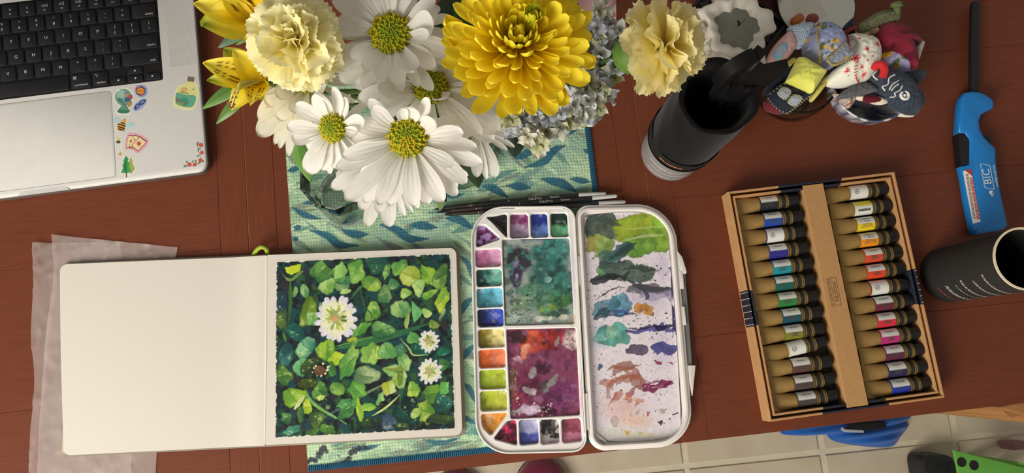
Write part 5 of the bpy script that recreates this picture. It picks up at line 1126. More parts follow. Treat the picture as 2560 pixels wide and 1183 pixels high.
for (z_, a0, a1, rows, sd) in ((.104, -2.75, -1.35, 2, 1), (.0865, -2.6, -1.35, 2, 2), (.068, -2.7, -1.35, 2, 3), (.055, -2.55, -1.45, 1, 4), (.041, -2.6, -1.4, 3, 5)): cyl_text(b, cb, cr, z_, a0, a1, rows, sd)
b.build('printed_text', M('pale_grey_print', (206, 198, 190), .7), can, False)
b = MB(); cyl_text(b, cb, cr, .024, -2.6, -1.6, 1, 9, .0018); b.build('printed_text', M('dull_red_print', (180, 76, 60), .7), can, False)
# ================================================================ brush cup with black fabric sleeve
kb = at(1674, 383, 0); kr = .0345; kh = .187
cup = empty('brush_cup', kb, 'grey cup in a black fabric sleeve full of black tools', 'cup')
m_grey = M('grey_cup_plastic', (146, 144, 142), .5, var=.04); m_fab = M('black_felt', (14, 13, 15), .97, spec=.1, sheen=.1, var=.2, scale=250, bump=.6, bscale=700)
b = MB(); b.lathe([(0, .0006), (kr - .003, .0006), (kr - .0008, .003), (kr, .008), (kr, .064), (kr - .002, .064), (kr - .002, .004), (0, .004)], kb, 64); b.build('cup_base', m_grey, cup)
ax = math.atan2(-at(1674, 383, 0).y + at(1206, 929, 0).y, -at(1674, 383, 0).x + at(1206, 929, 0).x)      # towards the viewer's foot point
def felt(r, z, a):
    k = (z - .046) / (kh - .046); return r + .0008 * math.sin(3 * a + 2) * k + .0006 * math.sin(7 * a + z * 90) * k - .0015 * math.sin(PI * k) + .0022 * max(0, math.cos(a - ax + .5)) ** 18 * math.sin(PI * min(1, k * 1.1))
zs = np.linspace(.058, kh - .004, 22)
prof = [(kr + .0012, .057)] + [(kr + .0026 + .0016 * math.sin(PI * (z - .058) / .13), z) for z in zs] + [(kr + .0028, kh - .001), (kr + .001, kh), (kr - .001, kh - .002), (kr - .0035, kh - .008), (kr - .005, .12), (kr - .006, .06), (kr - .008, .01), (0, .01)]
b = MB(); b.lathe(prof, kb, 72, fn=felt); sl_o = b.build('felt_sleeve', m_fab, cup, True, None)
b = MB()
for z_, rr in ((.0595, .0018),):                                              # stitched welts
    b.tube([Vector(kb) + Vector(((kr + .0032) * math.cos(t), (kr + .0032) * math.sin(t), z_ + .006 * math.sin(t - ax + 1) * (1 if rr > .0025 else 0))) for t in np.linspace(0, 2 * PI, 60)], rr * .5, 6, False)
b.build('sleeve_welt', m_fab, cup)
b = MB(); cyl_text(b, kb, kr, .036, ax + 1.0, ax - .2, 1, 3, .0022); cyl_text(b, kb, kr, .026, ax + 1.0, ax + .0, 2, 5, .001); cyl_text(b, kb, kr, .014, ax + .9, ax - .2, 1, 7, .002); b.build('printed_text', M('pale_cup_print', (230, 228, 224), .6), cup, False)
b = MB(); b.lathe([(kr + .0030, .064), (kr + .0036, .066), (kr + .0042, .080), (kr + .004, .082)], kb, 64); b.build('printed_band', M('black_band', (20, 19, 20), .7), cup)
b = MB(); cyl_text(b, kb, kr + .0044, .071, ax + .55, ax - .1, 1, 4, .0026); b.build('orange_print', M('orange_print', (240, 150, 100), .6), cup, False)
# black tools standing in the cup
m_tool = M('black_tool_plastic', (12, 12, 13), .6, spec=.25, var=.1); m_wire = M('dull_brass_wire', (120, 100, 60), .4, metal=.6)
def paddle(px, py, z, w, L, ang, label, th=.004, round_=True):
    """flat tool head rising out of the cup: shaft down to the cup floor"""
    top = at(px, py, z); foot = Vector(kb) + Vector((random.uniform(-.012, .012), random.uniform(-.012, .012), .012))
    root = empty('cup_tool', foot, label, 'tool', 'black tools standing in the brush cup'); d = (top - foot).normalized()
    b = MB(); b.tube([foot, foot.lerp(top, .55), top], [.0028, .0032, .0026], 8); b.build('shaft', m_tool, root)
    x = Vector((math.cos(ang), math.sin(ang), .15)).normalized(); y = d; nrm = x.cross(y).normalized(); v = []; f = []
    out = smooth_poly([(-w * .35, -L * .5), (-w * .5, 0), (-w * .4, L * .42), (0, L * .55), (w * .4, L * .42), (w * .5, 0), (w * .35, -L * .5)], 3) if round_ else np.array([(-w / 2, -L / 2), (w / 2, -L / 2), (w / 2, L / 2), (-w * .3, L / 2), (-w / 2, L * .3)])
    n = len(out)
    for s in (-th / 2, th / 2): v += [top + x * p + y * q + nrm * s for p, q in out]
    f = [tuple(range(n))[::-1], tuple(range(n, 2 * n))] + [(k, (k + 1) % n, n + (k + 1) % n, n + k) for k in range(n)]
    angle_smooth(mk('head', v, f, m_tool, root), 40)
random.seed(2)
paddle(1838, 176, .216, .034, .044, .5, 'largest rounded black tool head above the cup', .012); paddle(1868, 165, .214, .022, .04, .9, 'narrow rounded black tool head behind the largest one', .01); paddle(1893, 188, .211, .040, .030, .2, 'square-ended black tool head furthest right in the cup', .008, False)
paddle(1880, 205, .198, .04, .024, .2, 'flat wide black tool head below the square-ended one', .006, False); paddle(1800, 222, .189, .014, .036, -.5, 'slim black stick leaning on the left rim of the cup'); paddle(1828, 228, .187, .018, .036, -.2, 'thicker black stick in the middle of the cup'); paddle(1858, 238, .182, .015, .03, .2, 'short black stick at the right of the cup')
# ================================================================ sewn fabric toys, bowls, dish, candle at the top right
TZm = zoomed(1880, 0, 3.698)                              # drawn in a 3.698x enlargement
m_cloth = MV('printed_cotton', .95, .1, bump=.4, bscale=900, bdist=.0004, sheen=.15); m_thread = M('stitch_thread', (200, 190, 180), .9)
BR_T = 1.75                                              # brightens the pillow colours to make up for dim light at this end
def pillow(name, pts, z0, th, colf, parent=None, n=140, rings=28, conv=TZm, tilt=(0, 0), flat=.55, mat=None, label=None, cat=None, group=None, wr=.0012, sm=True):
    """stuffed cloth shape: outline in enlargement pixels seen at height z0, thickness th; tilt raises it along x / y"""
    P = smooth_poly(pts, 6) if sm else np.array(pts, float)
    d = np.r_[0, np.cumsum(np.linalg.norm(np.diff(np.vstack([P, P[:1]]), axis=0), axis=1))]; t = np.linspace(0, d[-1], n, False); Pc = np.vstack([P, P[:1]])
    P = np.stack([np.interp(t, d, Pc[:, k]) for k in (0, 1)], 1); c = P.mean(0); X = []; Zk = []
    ss = np.sin(np.linspace(0, PI / 2, rings)); ss[0] = 0.0
    v = []; cols = []; f = []; ext = np.ptp(P, axis=0).max()
    for side in (1, -1):
        for s in ss:
            for q in P:
                g = c + (q - c) * s; h = (1 - s ** 2.6) ** flat * th / 2 * side
                nz = float(mnoise.noise(Vector((g[0] * .03, g[1] * .03, side)))) * wr * (1 - s ** 4)
                zz = z0 + h + nz + tilt[0] * (g[0] - c[0]) / ext + tilt[1] * (g[1] - c[1]) / ext
                px, py = conv(g[0], g[1]); p = at(px, py, z0 + tilt[0] * (g[0] - c[0]) / ext + tilt[1] * (g[1] - c[1]) / ext); v.append((p.x, p.y, zz)); cols.append(g)
    m = rings * n
    for k in range(2):
        for i in range(rings - 1):
            for j in range(n):
                a, b_ = k * m + i * n + j, k * m + i * n + (j + 1) % n; q = (a, a + n, b_ + n, b_); f.append(q if k == 0 else q[::-1])
    G = np.array(cols); C = np.clip(colf(G[:, 0], G[:, 1]) * BR_T, 0, .9)
    o = mk(name, v, f, mat or m_cloth, parent, True, C)
    if label: tag(o, label, cat, group)
    return o
def flat_col(c): return lambda X, Y: np.tile(lin(c), (len(X), 1))
def P1(fn, base):
    def g(X, Y):
        p = Paint(X[None, :].copy(), Y[None, :].copy(), base); fn(p); return p.C[0]
    return g
def gingham(c1, c2, s, a):
    def g(X, Y):
        u = (X * math.cos(a) + Y * math.sin(a)) / s; w = (-X * math.sin(a) + Y * math.cos(a)) / s
        k = ((u % 1 < .5).astype(float) + (w % 1 < .5)) / 2; return lin(c1) * (1 - k[:, None]) + lin(c2) * k[:, None]
    return g
def dotsprint(base, cols, n, seed, r=(8, 16)):
    rnd = random.Random(seed)
    def fn(p):
        x0, x1, y0, y1 = p.X.min(), p.X.max(), p.Y.min(), p.Y.max()
        for i in range(n):
            x, y = rnd.uniform(x0, x1), rnd.uniform(y0, y1); rr = rnd.uniform(*r); c = rnd.choice(cols)
            d = np.hypot(p.X - x, p.Y - y) + 3 * np.sin(np.arctan2(p.Y - y, p.X - x) * 5); p.mix(d < rr, lin(c[0])); p.mix(d < rr * .4, lin(c[1]))
    return P1(fn, base)
def sew(pts, z, col, parent, r=.00042, step=.003, zig=.001, conv=TZm, name='stitching'):
    """row of short thread stitches along a pixel polyline"""
    W3 = spline([at(*conv(x, y), zz) for (x, y, zz) in [(q[0], q[1], q[2] if len(q) > 2 else z) for q in pts]], 10); b = MB(); acc = 0
    for i in range(len(W3) - 1):
        acc += (W3[i + 1] - W3[i]).length
        if acc > step:
            acc = 0; d = (W3[i + 1] - W3[i]).normalized(); s = d.cross(Vector((0, 0, 1))) * zig
            b.tube([W3[i] - s - Vector((0, 0, r)), W3[i] + Vector((0, 0, r * 1.5)) + d * zig * .4, W3[i] + s + d * zig * .8 - Vector((0, 0, r))], r, 5)
    return b.build(name, M('thread_' + col.strip('#'), tuple(int(col[i:i + 2], 16) for i in (1, 3, 5)), .9), parent)
GT = 'sewn fabric toys heaped in the bowls'
# --- glass bowl
gb = at(1958, 232, 0); gr = .043; gh = .05
m_glass = MG('clear_glass', (252, 253, 252)); m_glassg = MG('greenish_glass', (214, 232, 220))
b = MB(); b.lathe([(0, .0008), (gr * .6, .0008), (gr * .85, .006), (gr, .02), (gr * 1.02, .04), (gr, gh), (gr - .0025, gh), (gr - .0018, .04), (gr - .003, .02), (gr * .78, .008), (0, .005)], gb, 48)
tag(b.build('glass_bowl', m_glassg), 'round clear glass bowl holding the navy and pink fabric houses', 'bowl')
# --- patterned ceramic bowl
pb = at(2128, 248, 0); pr_ = .045
bo = empty('ceramic_bowl', pb, 'blue and white patterned ceramic bowl under the floral and fish toys', 'bowl')
def bowl_cols(V):
    a = np.arctan2(V[:, 1] - pb.y, V[:, 0] - pb.x); n = fbm(a * 7 + 30, V[:, 2] * 260, 4, 3); k = sstep(.5, .56, n)[:, None]; return lin('#eaeae8') * (1 - k) + lin('#5a6884') * k
b = MB(); b.lathe([(0, .0008), (.02, .0008), (.021, .004), (.034, .014), (.042, .03), (pr_, .048), (pr_ + .0005, .0495), (pr_ - .002, .0495), (.039, .03), (.03, .016), (0, .008)], pb, 72)
Vb = np.array(b.v); mk('bowl_body', Vb, b.f, MV('glazed_blue_white', .2, .5, coat=.4), bo, True, bowl_cols(Vb))
# --- toys
h1 = empty('fabric_house', at(1965, 130, .05), 'pink gingham fabric house with blue gingham roof and blue window', 'fabric toy', GT)
pillow('walls', [(128, 560), (200, 430), (330, 300), (375, 340), (405, 430), (330, 540), (190, 668), (135, 640)], .062, .03, gingham('#b08a88', '#c49c98', 14, .9), h1, tilt=(0, -.01)); pillow('roof', [(325, 262), (440, 232), (560, 222), (570, 330), (470, 440), (410, 440), (375, 350)], .068, .026, gingham('#5f7896', '#b4bec6', 17, .25), h1)
pillow('window', [(200, 490), (255, 415), (315, 400), (322, 470), (265, 545), (215, 540)], .077, .006, lambda X, Y: np.where((np.hypot((X - 262) / 52, (Y - 478) / 58) < .95)[:, None], lin('#8e9aa6'), lin('#6c9cb4')), h1, flat=.35)
h2 = empty('fabric_house', at(1985, 215, .05), 'navy fabric house with yellow roof and two grey windows', 'fabric toy', GT)
pillow('back_wall', [(110, 830), (200, 700), (350, 550), (430, 545), (440, 640), (330, 760), (130, 880)], .060, .03, P1(lambda p: (p.poly([(215, 690), (335, 560), (370, 600), (250, 700)], '#b4ac54')), '#20222e'), h2, sm=True)
pillow('walls', [(140, 890), (310, 765), (545, 865), (540, 885), (330, 1050), (235, 1000)], .072, .024, flat_col('#22242f'), h2, tilt=(0, -.008)); pillow('side_wall', [(545, 880), (680, 700), (690, 770), (560, 940)], .066, .022, flat_col('#aaa24e'), h2)
pillow('roof', [(305, 760), (420, 535), (460, 535), (685, 670), (560, 858), (545, 862)], .086, .03, P1(lambda p: p.noise('#c4b850', 60, .45, .7, .5, 4), '#d2c65e'), h2, sm=False)
for q in ([(235, 865), (285, 808), (360, 845), (310, 920)], [(330, 945), (385, 880), (465, 905), (405, 980)]):
    w_ = pillow('window', q, .0855, .005, lambda X, Y: np.tile(lin('#8c929c'), (len(X), 1)), h2, flat=.3, n=48, rings=8); sew(q + [q[0]], .087, '#c8c078', w_, .0004, .0016, .0008)
sew([(140, 900, .078), (235, 1005, .076), (330, 1052, .074)], .076, '#b8ae9c', h2); sew([(150, 880, .08), (310, 765, .086)], .08, '#b4ac7c', h2); sew([(330, 1050, .078), (545, 880, .08)], .08, '#b4ac7c', h2)
fl3 = empty('floral_ball', at(2060, 105, .05), 'round lavender floral stuffed toy with yellow stitching', 'fabric toy', GT)
pillow('body', [(480, 400), (530, 280), (620, 225), (720, 240), (810, 320), (850, 430), (800, 560), (720, 640), (620, 620), (500, 520)], .075, .05, dotsprint('#7c84a4', [('#a4883c', '#c4a03c'), ('#4c5c50', '#5c6c58'), ('#4c5848', '#44503f'), ('#b89440', '#7c6430'), ('#9ca4bc', '#b4bccc')], 46, 3, (10, 24)), fl3)
pillow('flap', [(690, 540), (860, 400), (900, 460), (950, 510), (800, 600), (740, 595)], .096, .012, dotsprint('#747c88', [('#9c843c', '#b4963c'), ('#5c6858', '#4c5848')], 12, 5), fl3, flat=.4)
sew([(620, 210, .078), (605, 300, .094), (612, 420, .1), (630, 530, .097), (620, 620, .08)], .098, '#c8a844', fl3, .0006, .0018, .0012); sew([(690, 545), (780, 480), (865, 398)], .1, '#c8a844', fl3, .0006, .0016, .0012); sew([(690, 545), (760, 600), (940, 520)], .1, '#c8a844', fl3, .0006, .0016, .0012)
wr_ = empty('floral_dome', at(2140, 150, .05), 'cream stuffed toy printed with red flowers', 'fabric toy', GT)
def redflowers(p):
    rnd = random.Random(7)
    for (x, y, r) in ((1020, 375, 26), (1070, 480, 30), (860, 615, 44), (800, 720, 26), (922, 695, 22), (1080, 650, 28), (965, 745, 26), (920, 370, 16), (905, 430, 18), (960, 540, 26), (1160, 480, 14), (1015, 600, 12), (930, 600, 10), (965, 640, 14)):
        for k in range(7): a = k * .9 + x; p.ell(x + r * .55 * math.cos(a), y + r * .55 * math.sin(a), r * .5, r * .2, math.degrees(a), '#b83c44', '#c85058', warp=1)
        p.ell(x, y, r * .25, r * .25, 0, '#5c2428')
        p.stroke([(x + r * .5, y + r), (x + r * .9, y + r * 1.4), (x + r * 1.3, y + r * 1.2)], 6, '#6c7c44')
def dense(fn, base):
    return P1(fn, base)
pillow('body', [(690, 770), (720, 680), (860, 560), (930, 420), (880, 335), (1000, 330), (1120, 370), (1170, 480), (1150, 620), (1050, 760), (900, 800), (760, 800)], .074, .05, dense(redflowers, '#cfc4b0'), wr_, n=160, rings=40)
sew([(880, 335, .08), (905, 430, .098), (965, 560, .1), (960, 700, .096), (990, 780, .08)], .098, '#b4444c', wr_, .0006, .0022, .0014)
mr_ = empty('maroon_toy', at(2250, 120, .04), 'maroon felt stuffed toy with lavender floral underside', 'fabric toy', GT)
pillow('felt_hood', [(1120, 400), (1160, 270), (1220, 210), (1330, 220), (1430, 270), (1500, 340), (1560, 390), (1530, 420), (1470, 420), (1520, 580), (1500, 640), (1400, 560), (1290, 490), (1190, 465)], .076, .034, P1(lambda p: p.noise('#3c1018', 70, .5, .62, .8, 5), '#641c28'), mr_); pillow('belly', [(1180, 480), (1300, 490), (1420, 560), (1495, 640), (1450, 668), (1320, 660), (1230, 600)], .066, .03, dotsprint('#8c88ac', [('#c0902c', '#8c6c28'), ('#a89cc0', '#b8b0d0'), ('#5c6c50', '#4c5c48')], 12, 8, (16, 34)), mr_)
pillow('cream_fin', [(1470, 400), (1560, 380), (1590, 400), (1560, 480), (1525, 575), (1490, 500)], .068, .014, P1(lambda p: p.ell(1490, 450, 26, 50, 0, '#6c84a0'), '#b4a898'), mr_)
fi = empty('denim_fish', at(2240, 210, .04), 'dark denim fish toy with white stitched scales and round eye', 'fabric toy', GT)
def denim(p): p.noise('#2c3440', 40, .45, .6, .8, 3); p.mix(((p.X * .5 + p.Y) % 16 < 4) * .35, lin('#4c5460'))
pillow('body', [(1070, 740), (1140, 650), (1250, 640), (1400, 700), (1500, 800), (1560, 920), (1540, 1040), (1460, 1060), (1330, 990), (1230, 890), (1150, 830)], .070, .036, P1(denim, '#262c36'), fi, n=120, rings=22, tilt=(-.01, -.006)); pillow('top_fin', [(1400, 700), (1500, 655), (1600, 650), (1590, 730), (1500, 790)], .066, .012, P1(denim, '#34383c'), fi); pillow('back_fin', [(1480, 800), (1570, 860), (1590, 960), (1560, 1000), (1530, 900)], .064, .012, P1(denim, '#3a3f46'), fi)
pillow('corduroy_fin', [(780, 900), (880, 820), (1040, 765), (1120, 790), (1150, 840), (1000, 880), (830, 915)], .076, .016, lambda X, Y: np.where(((X * .75 + Y * .66) % 14 < 6)[:, None], lin('#5c5e62'), lin('#3c3e42')), fi)
def fz(x, y): return .0885 - .01 * (x - 1330) / 500 - .004 * (y - 830) / 400
for pts in ([(1320, 690), (1270, 720), (1255, 780), (1205, 800), (1230, 838)], [(1355, 745), (1300, 780), (1270, 830)], [(1375, 765), (1320, 800), (1290, 838)], [(1390, 790), (1370, 830), (1320, 860), (1325, 890), (1280, 900)], [(1150, 660), (1120, 700), (1160, 740)]):
    b = MB(); b.tube(spline([at(*TZm(x, y), fz(x, y)) for x, y in pts], 5), .0008, 6); b.build('stitching', M('white_thread', (236, 236, 232), .9), fi)
b = MB(); ec = at(*TZm(1412, 882), fz(1412, 882) - .0015)
b.tube([ec + Vector((.0042 * math.cos(t), .0042 * math.sin(t), .0)) for t in np.linspace(0, 2 * PI, 24)], .0016, 8, False); b.lathe([(.0018, 0), (.0012, .0012), (0, .0016)], ec, 12); b.build('eye', MATS['white_thread'], fi)
rl = MB(); rl.tube(spline([at(*TZm(x, y), z) for x, y, z in ((1130, 640, .094), (1155, 600, .098), (1200, 600, .1), (1225, 650, .1), (1205, 720, .097))], 8), .0042, 8); tag(rl.build('red_felt_strip', M('red_felt', (206, 44, 46), .95, bump=.5)), 'curled strip of red felt lying beside the denim fish', 'felt strip', GT)
gs = empty('leaf_strip', at(2215, 60, .05), 'dark green leafy fabric strip with stem behind the maroon toy', 'fabric toy', GT)
b = MB(); b.tube(spline([at(*TZm(x, y), z) for x, y, z in ((1000, 290, .07), (1080, 230, .078), (1180, 170, .082), (1280, 150, .082), (1330, 160, .08))], 6), [.004] * 1 + [.0075] * 23 + [.004], 10); b.build('strip', M('dark_green_weave', (66, 72, 44), .95, var=.5, scale=500, rgb2=(124, 124, 90)), gs)
b = MB(); b.tube(spline([at(*TZm(x, y), z) for x, y, z in ((1320, 190, .08), (1335, 130, .085), (1340, 80, .088), (1335, 30, .088))], 6), [.0025] * 6 + [.004] * 8 + [.0065] * 4 + [.002], 8); b.build('stem', M('olive_weave', (96, 108, 60), .95, var=.4, scale=400), gs)
b = MB(); b.tube(spline([at(*TZm(x, y), z) for x, y, z in ((960, 320, .068), (1060, 300, .074), (1160, 280, .076))], 6), .005, 8); b.build('striped_band', M('striped_band', (206, 170, 140), .95, var=.4, scale=300, rgb2=(96, 40, 40)), gs)
ns = empty('navy_scrap', at(2120, 65, .05), 'small navy denim scrap with a red tie below the white dish', 'fabric toy', GT)
pillow('scrap', [(815, 300), (850, 240), (900, 190), (935, 165), (950, 200), (920, 250), (960, 300), (880, 310)], .066, .012, P1(denim, '#20242e'), ns); b = MB(); b.tube(spline([at(*TZm(x, y), .075) for x, y in ((850, 310), (900, 275), (965, 255))], 6), .0022, 7); b.build('red_tie', M('red_tie', (140, 50, 46), .9), ns)
pillow('stuffed_scrap', [(110, 940), (200, 960), (300, 1040), (240, 1050), (130, 1010)], .045, .02, flat_col('#5c2028'), None, label='dark red felt scrap at the bottom of the glass bowl', cat='fabric toy', group=GT)
pillow('patterned_scrap', [(750, 870), (860, 900), (960, 900), (900, 1000), (850, 960), (770, 900)], .062, .014, dotsprint('#8c8078', [('#7c2c34', '#a45048'), ('#b4a890', '#c4b8a0')], 14, 5), None, label='red and cream patterned cloth scrap on the bowl rim', cat='fabric toy', group=GT)
pillow('cream_pouch', [(945, 905), (1080, 950), (1200, 970), (1260, 940), (1180, 900), (1040, 880)], .064, .012, P1(lambda p: p.ell(1090, 925, 90, 30, 8, '#4c141c'), '#c0b4a0'), None, label='cream pouch edge with black blanket stitch under the fish', cat='fabric toy', group=GT)
pillow('bowl_stuffing', [(740, 880), (800, 740), (980, 680), (1180, 700), (1290, 800), (1270, 900), (1100, 990), (900, 980)], .036, .024, P1(lambda p: p.noise('#3c2028', 60, .45, .6, .9, 3), '#262a34'), None, label='dark navy and maroon cloth filling the patterned bowl', cat='fabric toy', group=GT)
# white spoon rest right of the patterned bowl
sp_ = pillow('porcelain_spoon', [(1180, 985), (1260, 950), (1400, 980), (1500, 1060), (1460, 1085), (1330, 1070)], .012, .012, flat_col('#c6bdaa'), None, mat=MV('cream_porcelain', .25, .5, coat=.3), flat=.7, label='cream porcelain dish edge poking out below the denim fish', cat='dish')
# ---- white dish with wrapped sweets
DZ = zoomed(1740, 0, 5.914)
dc = at(2028, 24, .0); dr = upx(105)
b = MB(); b.lathe([(0, .0008), (dr * .55, .0008), (dr * .6, .002), (dr * .92, .010), (dr, .0145), (dr * .985, .0155), (dr * .9, .0118), (dr * .62, .0044), (0, .0038)], dc, 64)
tag(b.build('white_dish', M('white_glaze', (240, 243, 234), .25, spec=.5, var=.02)), 'small round white dish with wrapped sweets', 'dish')
GS = 'wrapped sweets on the white dish'
for (pts, c, lb) in (([(1390, 300), (1440, 250), (1520, 200), (1580, 225), (1590, 300), (1500, 365), (1420, 370)], '#a4602c', 'orange sweet on the white dish'), ([(1620, 290), (1650, 225), (1740, 205), (1810, 260), (1800, 320), (1720, 350), (1640, 330)], '#7c2c30', 'dark red sweet on the white dish')):
    pillow('sweet', pts, .018, .012, flat_col(c), None, conv=DZ, mat=MV('candy', .25, .5), n=40, rings=10, label=lb, cat='sweet', group=GS)
v = [at(*DZ(x, y), z) for x, y, z in ((1390, -60, .0255), (1780, -60, .0258), (1960, 250, .0262), (1640, 330, .0262), (1470, 230, .0258))]
def m_film():
    m, nt, b_ = _nodes('clear_film'); out = nt.nodes['Material Output']; tr = nt.nodes.new('ShaderNodeBsdfTransparent'); tr.inputs[0].default_value = (.985, .97, .95, 1); mx = nt.nodes.new('ShaderNodeMixShader'); b_.inputs['Roughness'].default_value = .2
    tx = nt.nodes.new('ShaderNodeTexNoise'); tx.inputs['Scale'].default_value = 120; rp2 = nt.nodes.new('ShaderNodeValToRGB'); rp2.color_ramp.elements[0].position = .45; rp2.color_ramp.elements[1].position = .6; rp2.color_ramp.elements[0].color = (.02, .02, .02, 1); rp2.color_ramp.elements[1].color = (.09, .09, .09, 1)
    nt.links.new(tx.outputs['Fac'], rp2.inputs['Fac']); nt.links.new(rp2.outputs['Color'], mx.inputs[0]); b_.inputs['Base Color'].default_value = (*lin((190, 180, 160)), 1)
    nt.links.new(tr.outputs[0], mx.inputs[1]); nt.links.new(b_.outputs[0], mx.inputs[2]); nt.links.new(mx.outputs[0], out.inputs['Surface']); return m
n5 = len(v); vv = v + [p - Vector((0, 0, .0006)) for p in v]; tag(mk('sweet_packet', vv, [tuple(range(n5))[::-1], tuple(range(n5, 2 * n5))] + [(k, (k + 1) % n5, n5 + (k + 1) % n5, n5 + k) for k in range(n5)], m_film(), None, False), 'clear printed sweet packet lying in the white dish', 'packet')
# ---- melted white candle on a black slotted tray
kc = at(1800, 128, 0); m_wax = M('white_wax', (238, 232, 218), .55, var=.06, scale=30, transl=.08); m_ash = M('grey_wax_pool', (120, 120, 110), .3, spec=.5, var=.15, scale=60)
cn = empty('melted_candle', kc, 'white melted candle with jagged rim and grey wax pool', 'candle')
def drip(r, z, a):
    k = z / .07; return r * (1 + .10 * math.sin(5 * a + 1) * k + .07 * math.sin(11 * a + 3 * k) * k + .05 * math.sin(3 * a))
b = MB(); b.lathe([(0, .004), (.038, .004), (.040, .008), (.036, .02), (.033, .045), (.035, .06), (.038, .068), (.036, .071), (.030, .068), (.0235, .062), (.021, .055), (0, .054)], kc, 72, fn=drip); b.build('wax_body', m_wax, cn, True, None)
b = MB()
rnd = random.Random(6)
for k in range(9):
    a = 1.2 + k * .52 + rnd.uniform(-.1, .1); r0 = .034; p = Vector(kc) + Vector((r0 * math.cos(a), r0 * math.sin(a), .058)); L = rnd.uniform(.012, .02)
    b.tube([p - Vector((0, 0, .02)), p, p + Vector((L * .6 * math.cos(a), L * .6 * math.sin(a), .008)), p + Vector((L * math.cos(a), L * math.sin(a), .006))], [.006, .007, .0045, .0012], 9)
b.build('wax_drip', m_wax, cn)
b = MB(); b.lathe([(.0262, .0615), (.022, .0618), (0, .0612)], kc, 40, fn=lambda r, z, a: r * (1 + .08 * math.sin(5 * a + 1))); b.build('wax_pool', m_ash, cn)
b = MB(); b.tube([Vector(kc) + Vector((.002, .004, .061)), Vector(kc) + Vector((.001, .002, .068)), Vector(kc) + Vector((-.002, .004, .071))], .0012, 6); b.build('wick', M('burnt_wick', (20, 18, 16), .9), cn)
tr_ = empty('slotted_tray', at(1818, 80, 0), 'black slotted tray under the melted candle', 'tray'); mtb = M('black_metal', (18, 17, 17), .5, var=.1)
TFm = Frame(at(1818, 80, 0), .9)
b = MB()
for k in range(-4, 5): b.box(TFm.w(k * .0105, 0, .0022), .006, .096, .0024, TFm.M, b=.0004)
for k in range(-4, 5): b.box(TFm.w(0, k * .0105, .0022), .096, .0055, .0022, TFm.M, b=.0004)
b.build('lattice', mtb, tr_, False)
b = MB()
for (x, y, sx, sy) in ((0, -.049, .102, .004), (0, .049, .102, .004), (-.049, 0, .004, .098), (.049, 0, .004, .098)): b.box(TFm.w(x, y, .006), sx, sy, .0105, TFm.M, b=.0008)
b.build('tray_rim', mtb, tr_, False)
# pale pink glass at the top edge, pink bottle and printed card behind the flowers
pg_ = at(1912, -8, 0); b = MB(); b.lathe([(0, .0008), (.018, .0008), (.0195, .004), (.021, .05), (.0215, .052), (.020, .052), (.0185, .006), (0, .005)], pg_, 36); tag(b.build('pink_glass', MG('pink_glass', (226, 190, 190))), 'pale pink glass at the top edge beside the white dish', 'glass')
pb_ = at(1490, -2, 0); bt = empty('pink_bottle', pb_, 'pale pink rounded bottle behind the blue hydrangea', 'bottle')
b = MB(); b.lathe([(0, .001), (.02, .001), (.0235, .004), (.0245, .03), (.023, .06), (.0205, .072), (.012, .082), (0, .084)], pb_, 40); b.build('body', M('pale_pink_gloss', (246, 200, 206), .3, spec=.5), bt)
b = MB(); b.lathe([(.0085, .080), (.0088, .092), (.008, .0935), (0, .0936)], pb_, 24); b.build('cap', M('pink_cap', (206, 160, 166), .35), bt)
cdk = empty('printed_card', at(1530, 10, 0), 'cream card with red and black print behind the flowers', 'card'); CFm = Frame(at(1530, 10, 0), math.radians(-2))
b = MB(); b.box(CFm.w(-.012, .01, .0006), .034, .075, .0008, CFm.M); b.build('card', M('cream_card', (226, 212, 196), .7), cdk, False)
b = MB(); b.box(CFm.w(-.004, -.004, .0011), .011, .003, .0002, CFm.M); b.build('black_print', M('black_print', (30, 28, 28), .7), cdk, False)
b = MB()
for k in range(7): b.box(CFm.w(-.006 + k * .0016, -.0145, .0011), .0009, .005, .0002, CFm.M)
b.build('red_print', m_red, cdk, False)
# ================================================================ things on the floor
FZ_ = FZ
def slipper(px, py, w, L, label):
    tip = at(px, py, FZ + .05); m_sl = M('magenta_felt', (120, 20, 58), .95, sheen=.3, var=.12, bump=.4); root = empty('slipper', tip + Vector((0, -L / 2, 0)) - Vector((0, 0, .05)), label, 'slipper', 'magenta slippers')
    root.location.z = FZ; W[root.name] = Matrix.Translation(root.location)
    ol = lambda t: w / 2 * (math.sqrt(max(0, 1 - (1 - t / .25) ** 2)) if t < .25 else (1 - .22 * math.sin(PI * (t - .25) / .75) if t < .9 else (1) * math.sqrt(max(0, 1 - ((t - .9) / .1) ** 2)) * .95))
    v = []; f = []; n = 24; N = 26
    for i in range(N):
        t = i / (N - 1); t = min(max(t, .004), .996); hw = ol(t); hh = .05 + .02 * t if t > .25 else .05 * math.sqrt(t / .25) ; y = tip.y - t * L
        for k in range(n):
            a = 2 * PI * k / n; z = max(0, math.sin(a)) ** .8 * hh if math.sin(a) > 0 else 0
            v.append((tip.x + hw * math.copysign(abs(math.cos(a)) ** .8, math.cos(a)), y, FZ + .008 + z))
    for i in range(N - 1):
        for k in range(n): a, c = i * n + k, i * n + (k + 1) % n; f.append((a, c, c + n, a + n))
    f.append(tuple(range(n))[::-1]); f.append(tuple(range((N - 1) * n, N * n)))
    mk('upper', v, f, m_sl, root)
    b = MB(); b.prism([(tip.x + s * ol(t) * 1.03, tip.y - t * L) for s, ts in ((1, np.linspace(.01, .99, 20)), (-1, np.linspace(.99, .01, 20))) for t in ts], FZ + .0005, FZ + .01, bev=.002); b.build('sole', M('dark_sole', (60, 14, 34), .9), root)
slipper(1356, 1146, .105, .26, 'magenta slipper toe showing right of the palette base'); slipper(1140, 1176, .105, .26, 'magenta slipper toe showing under the towel corner')
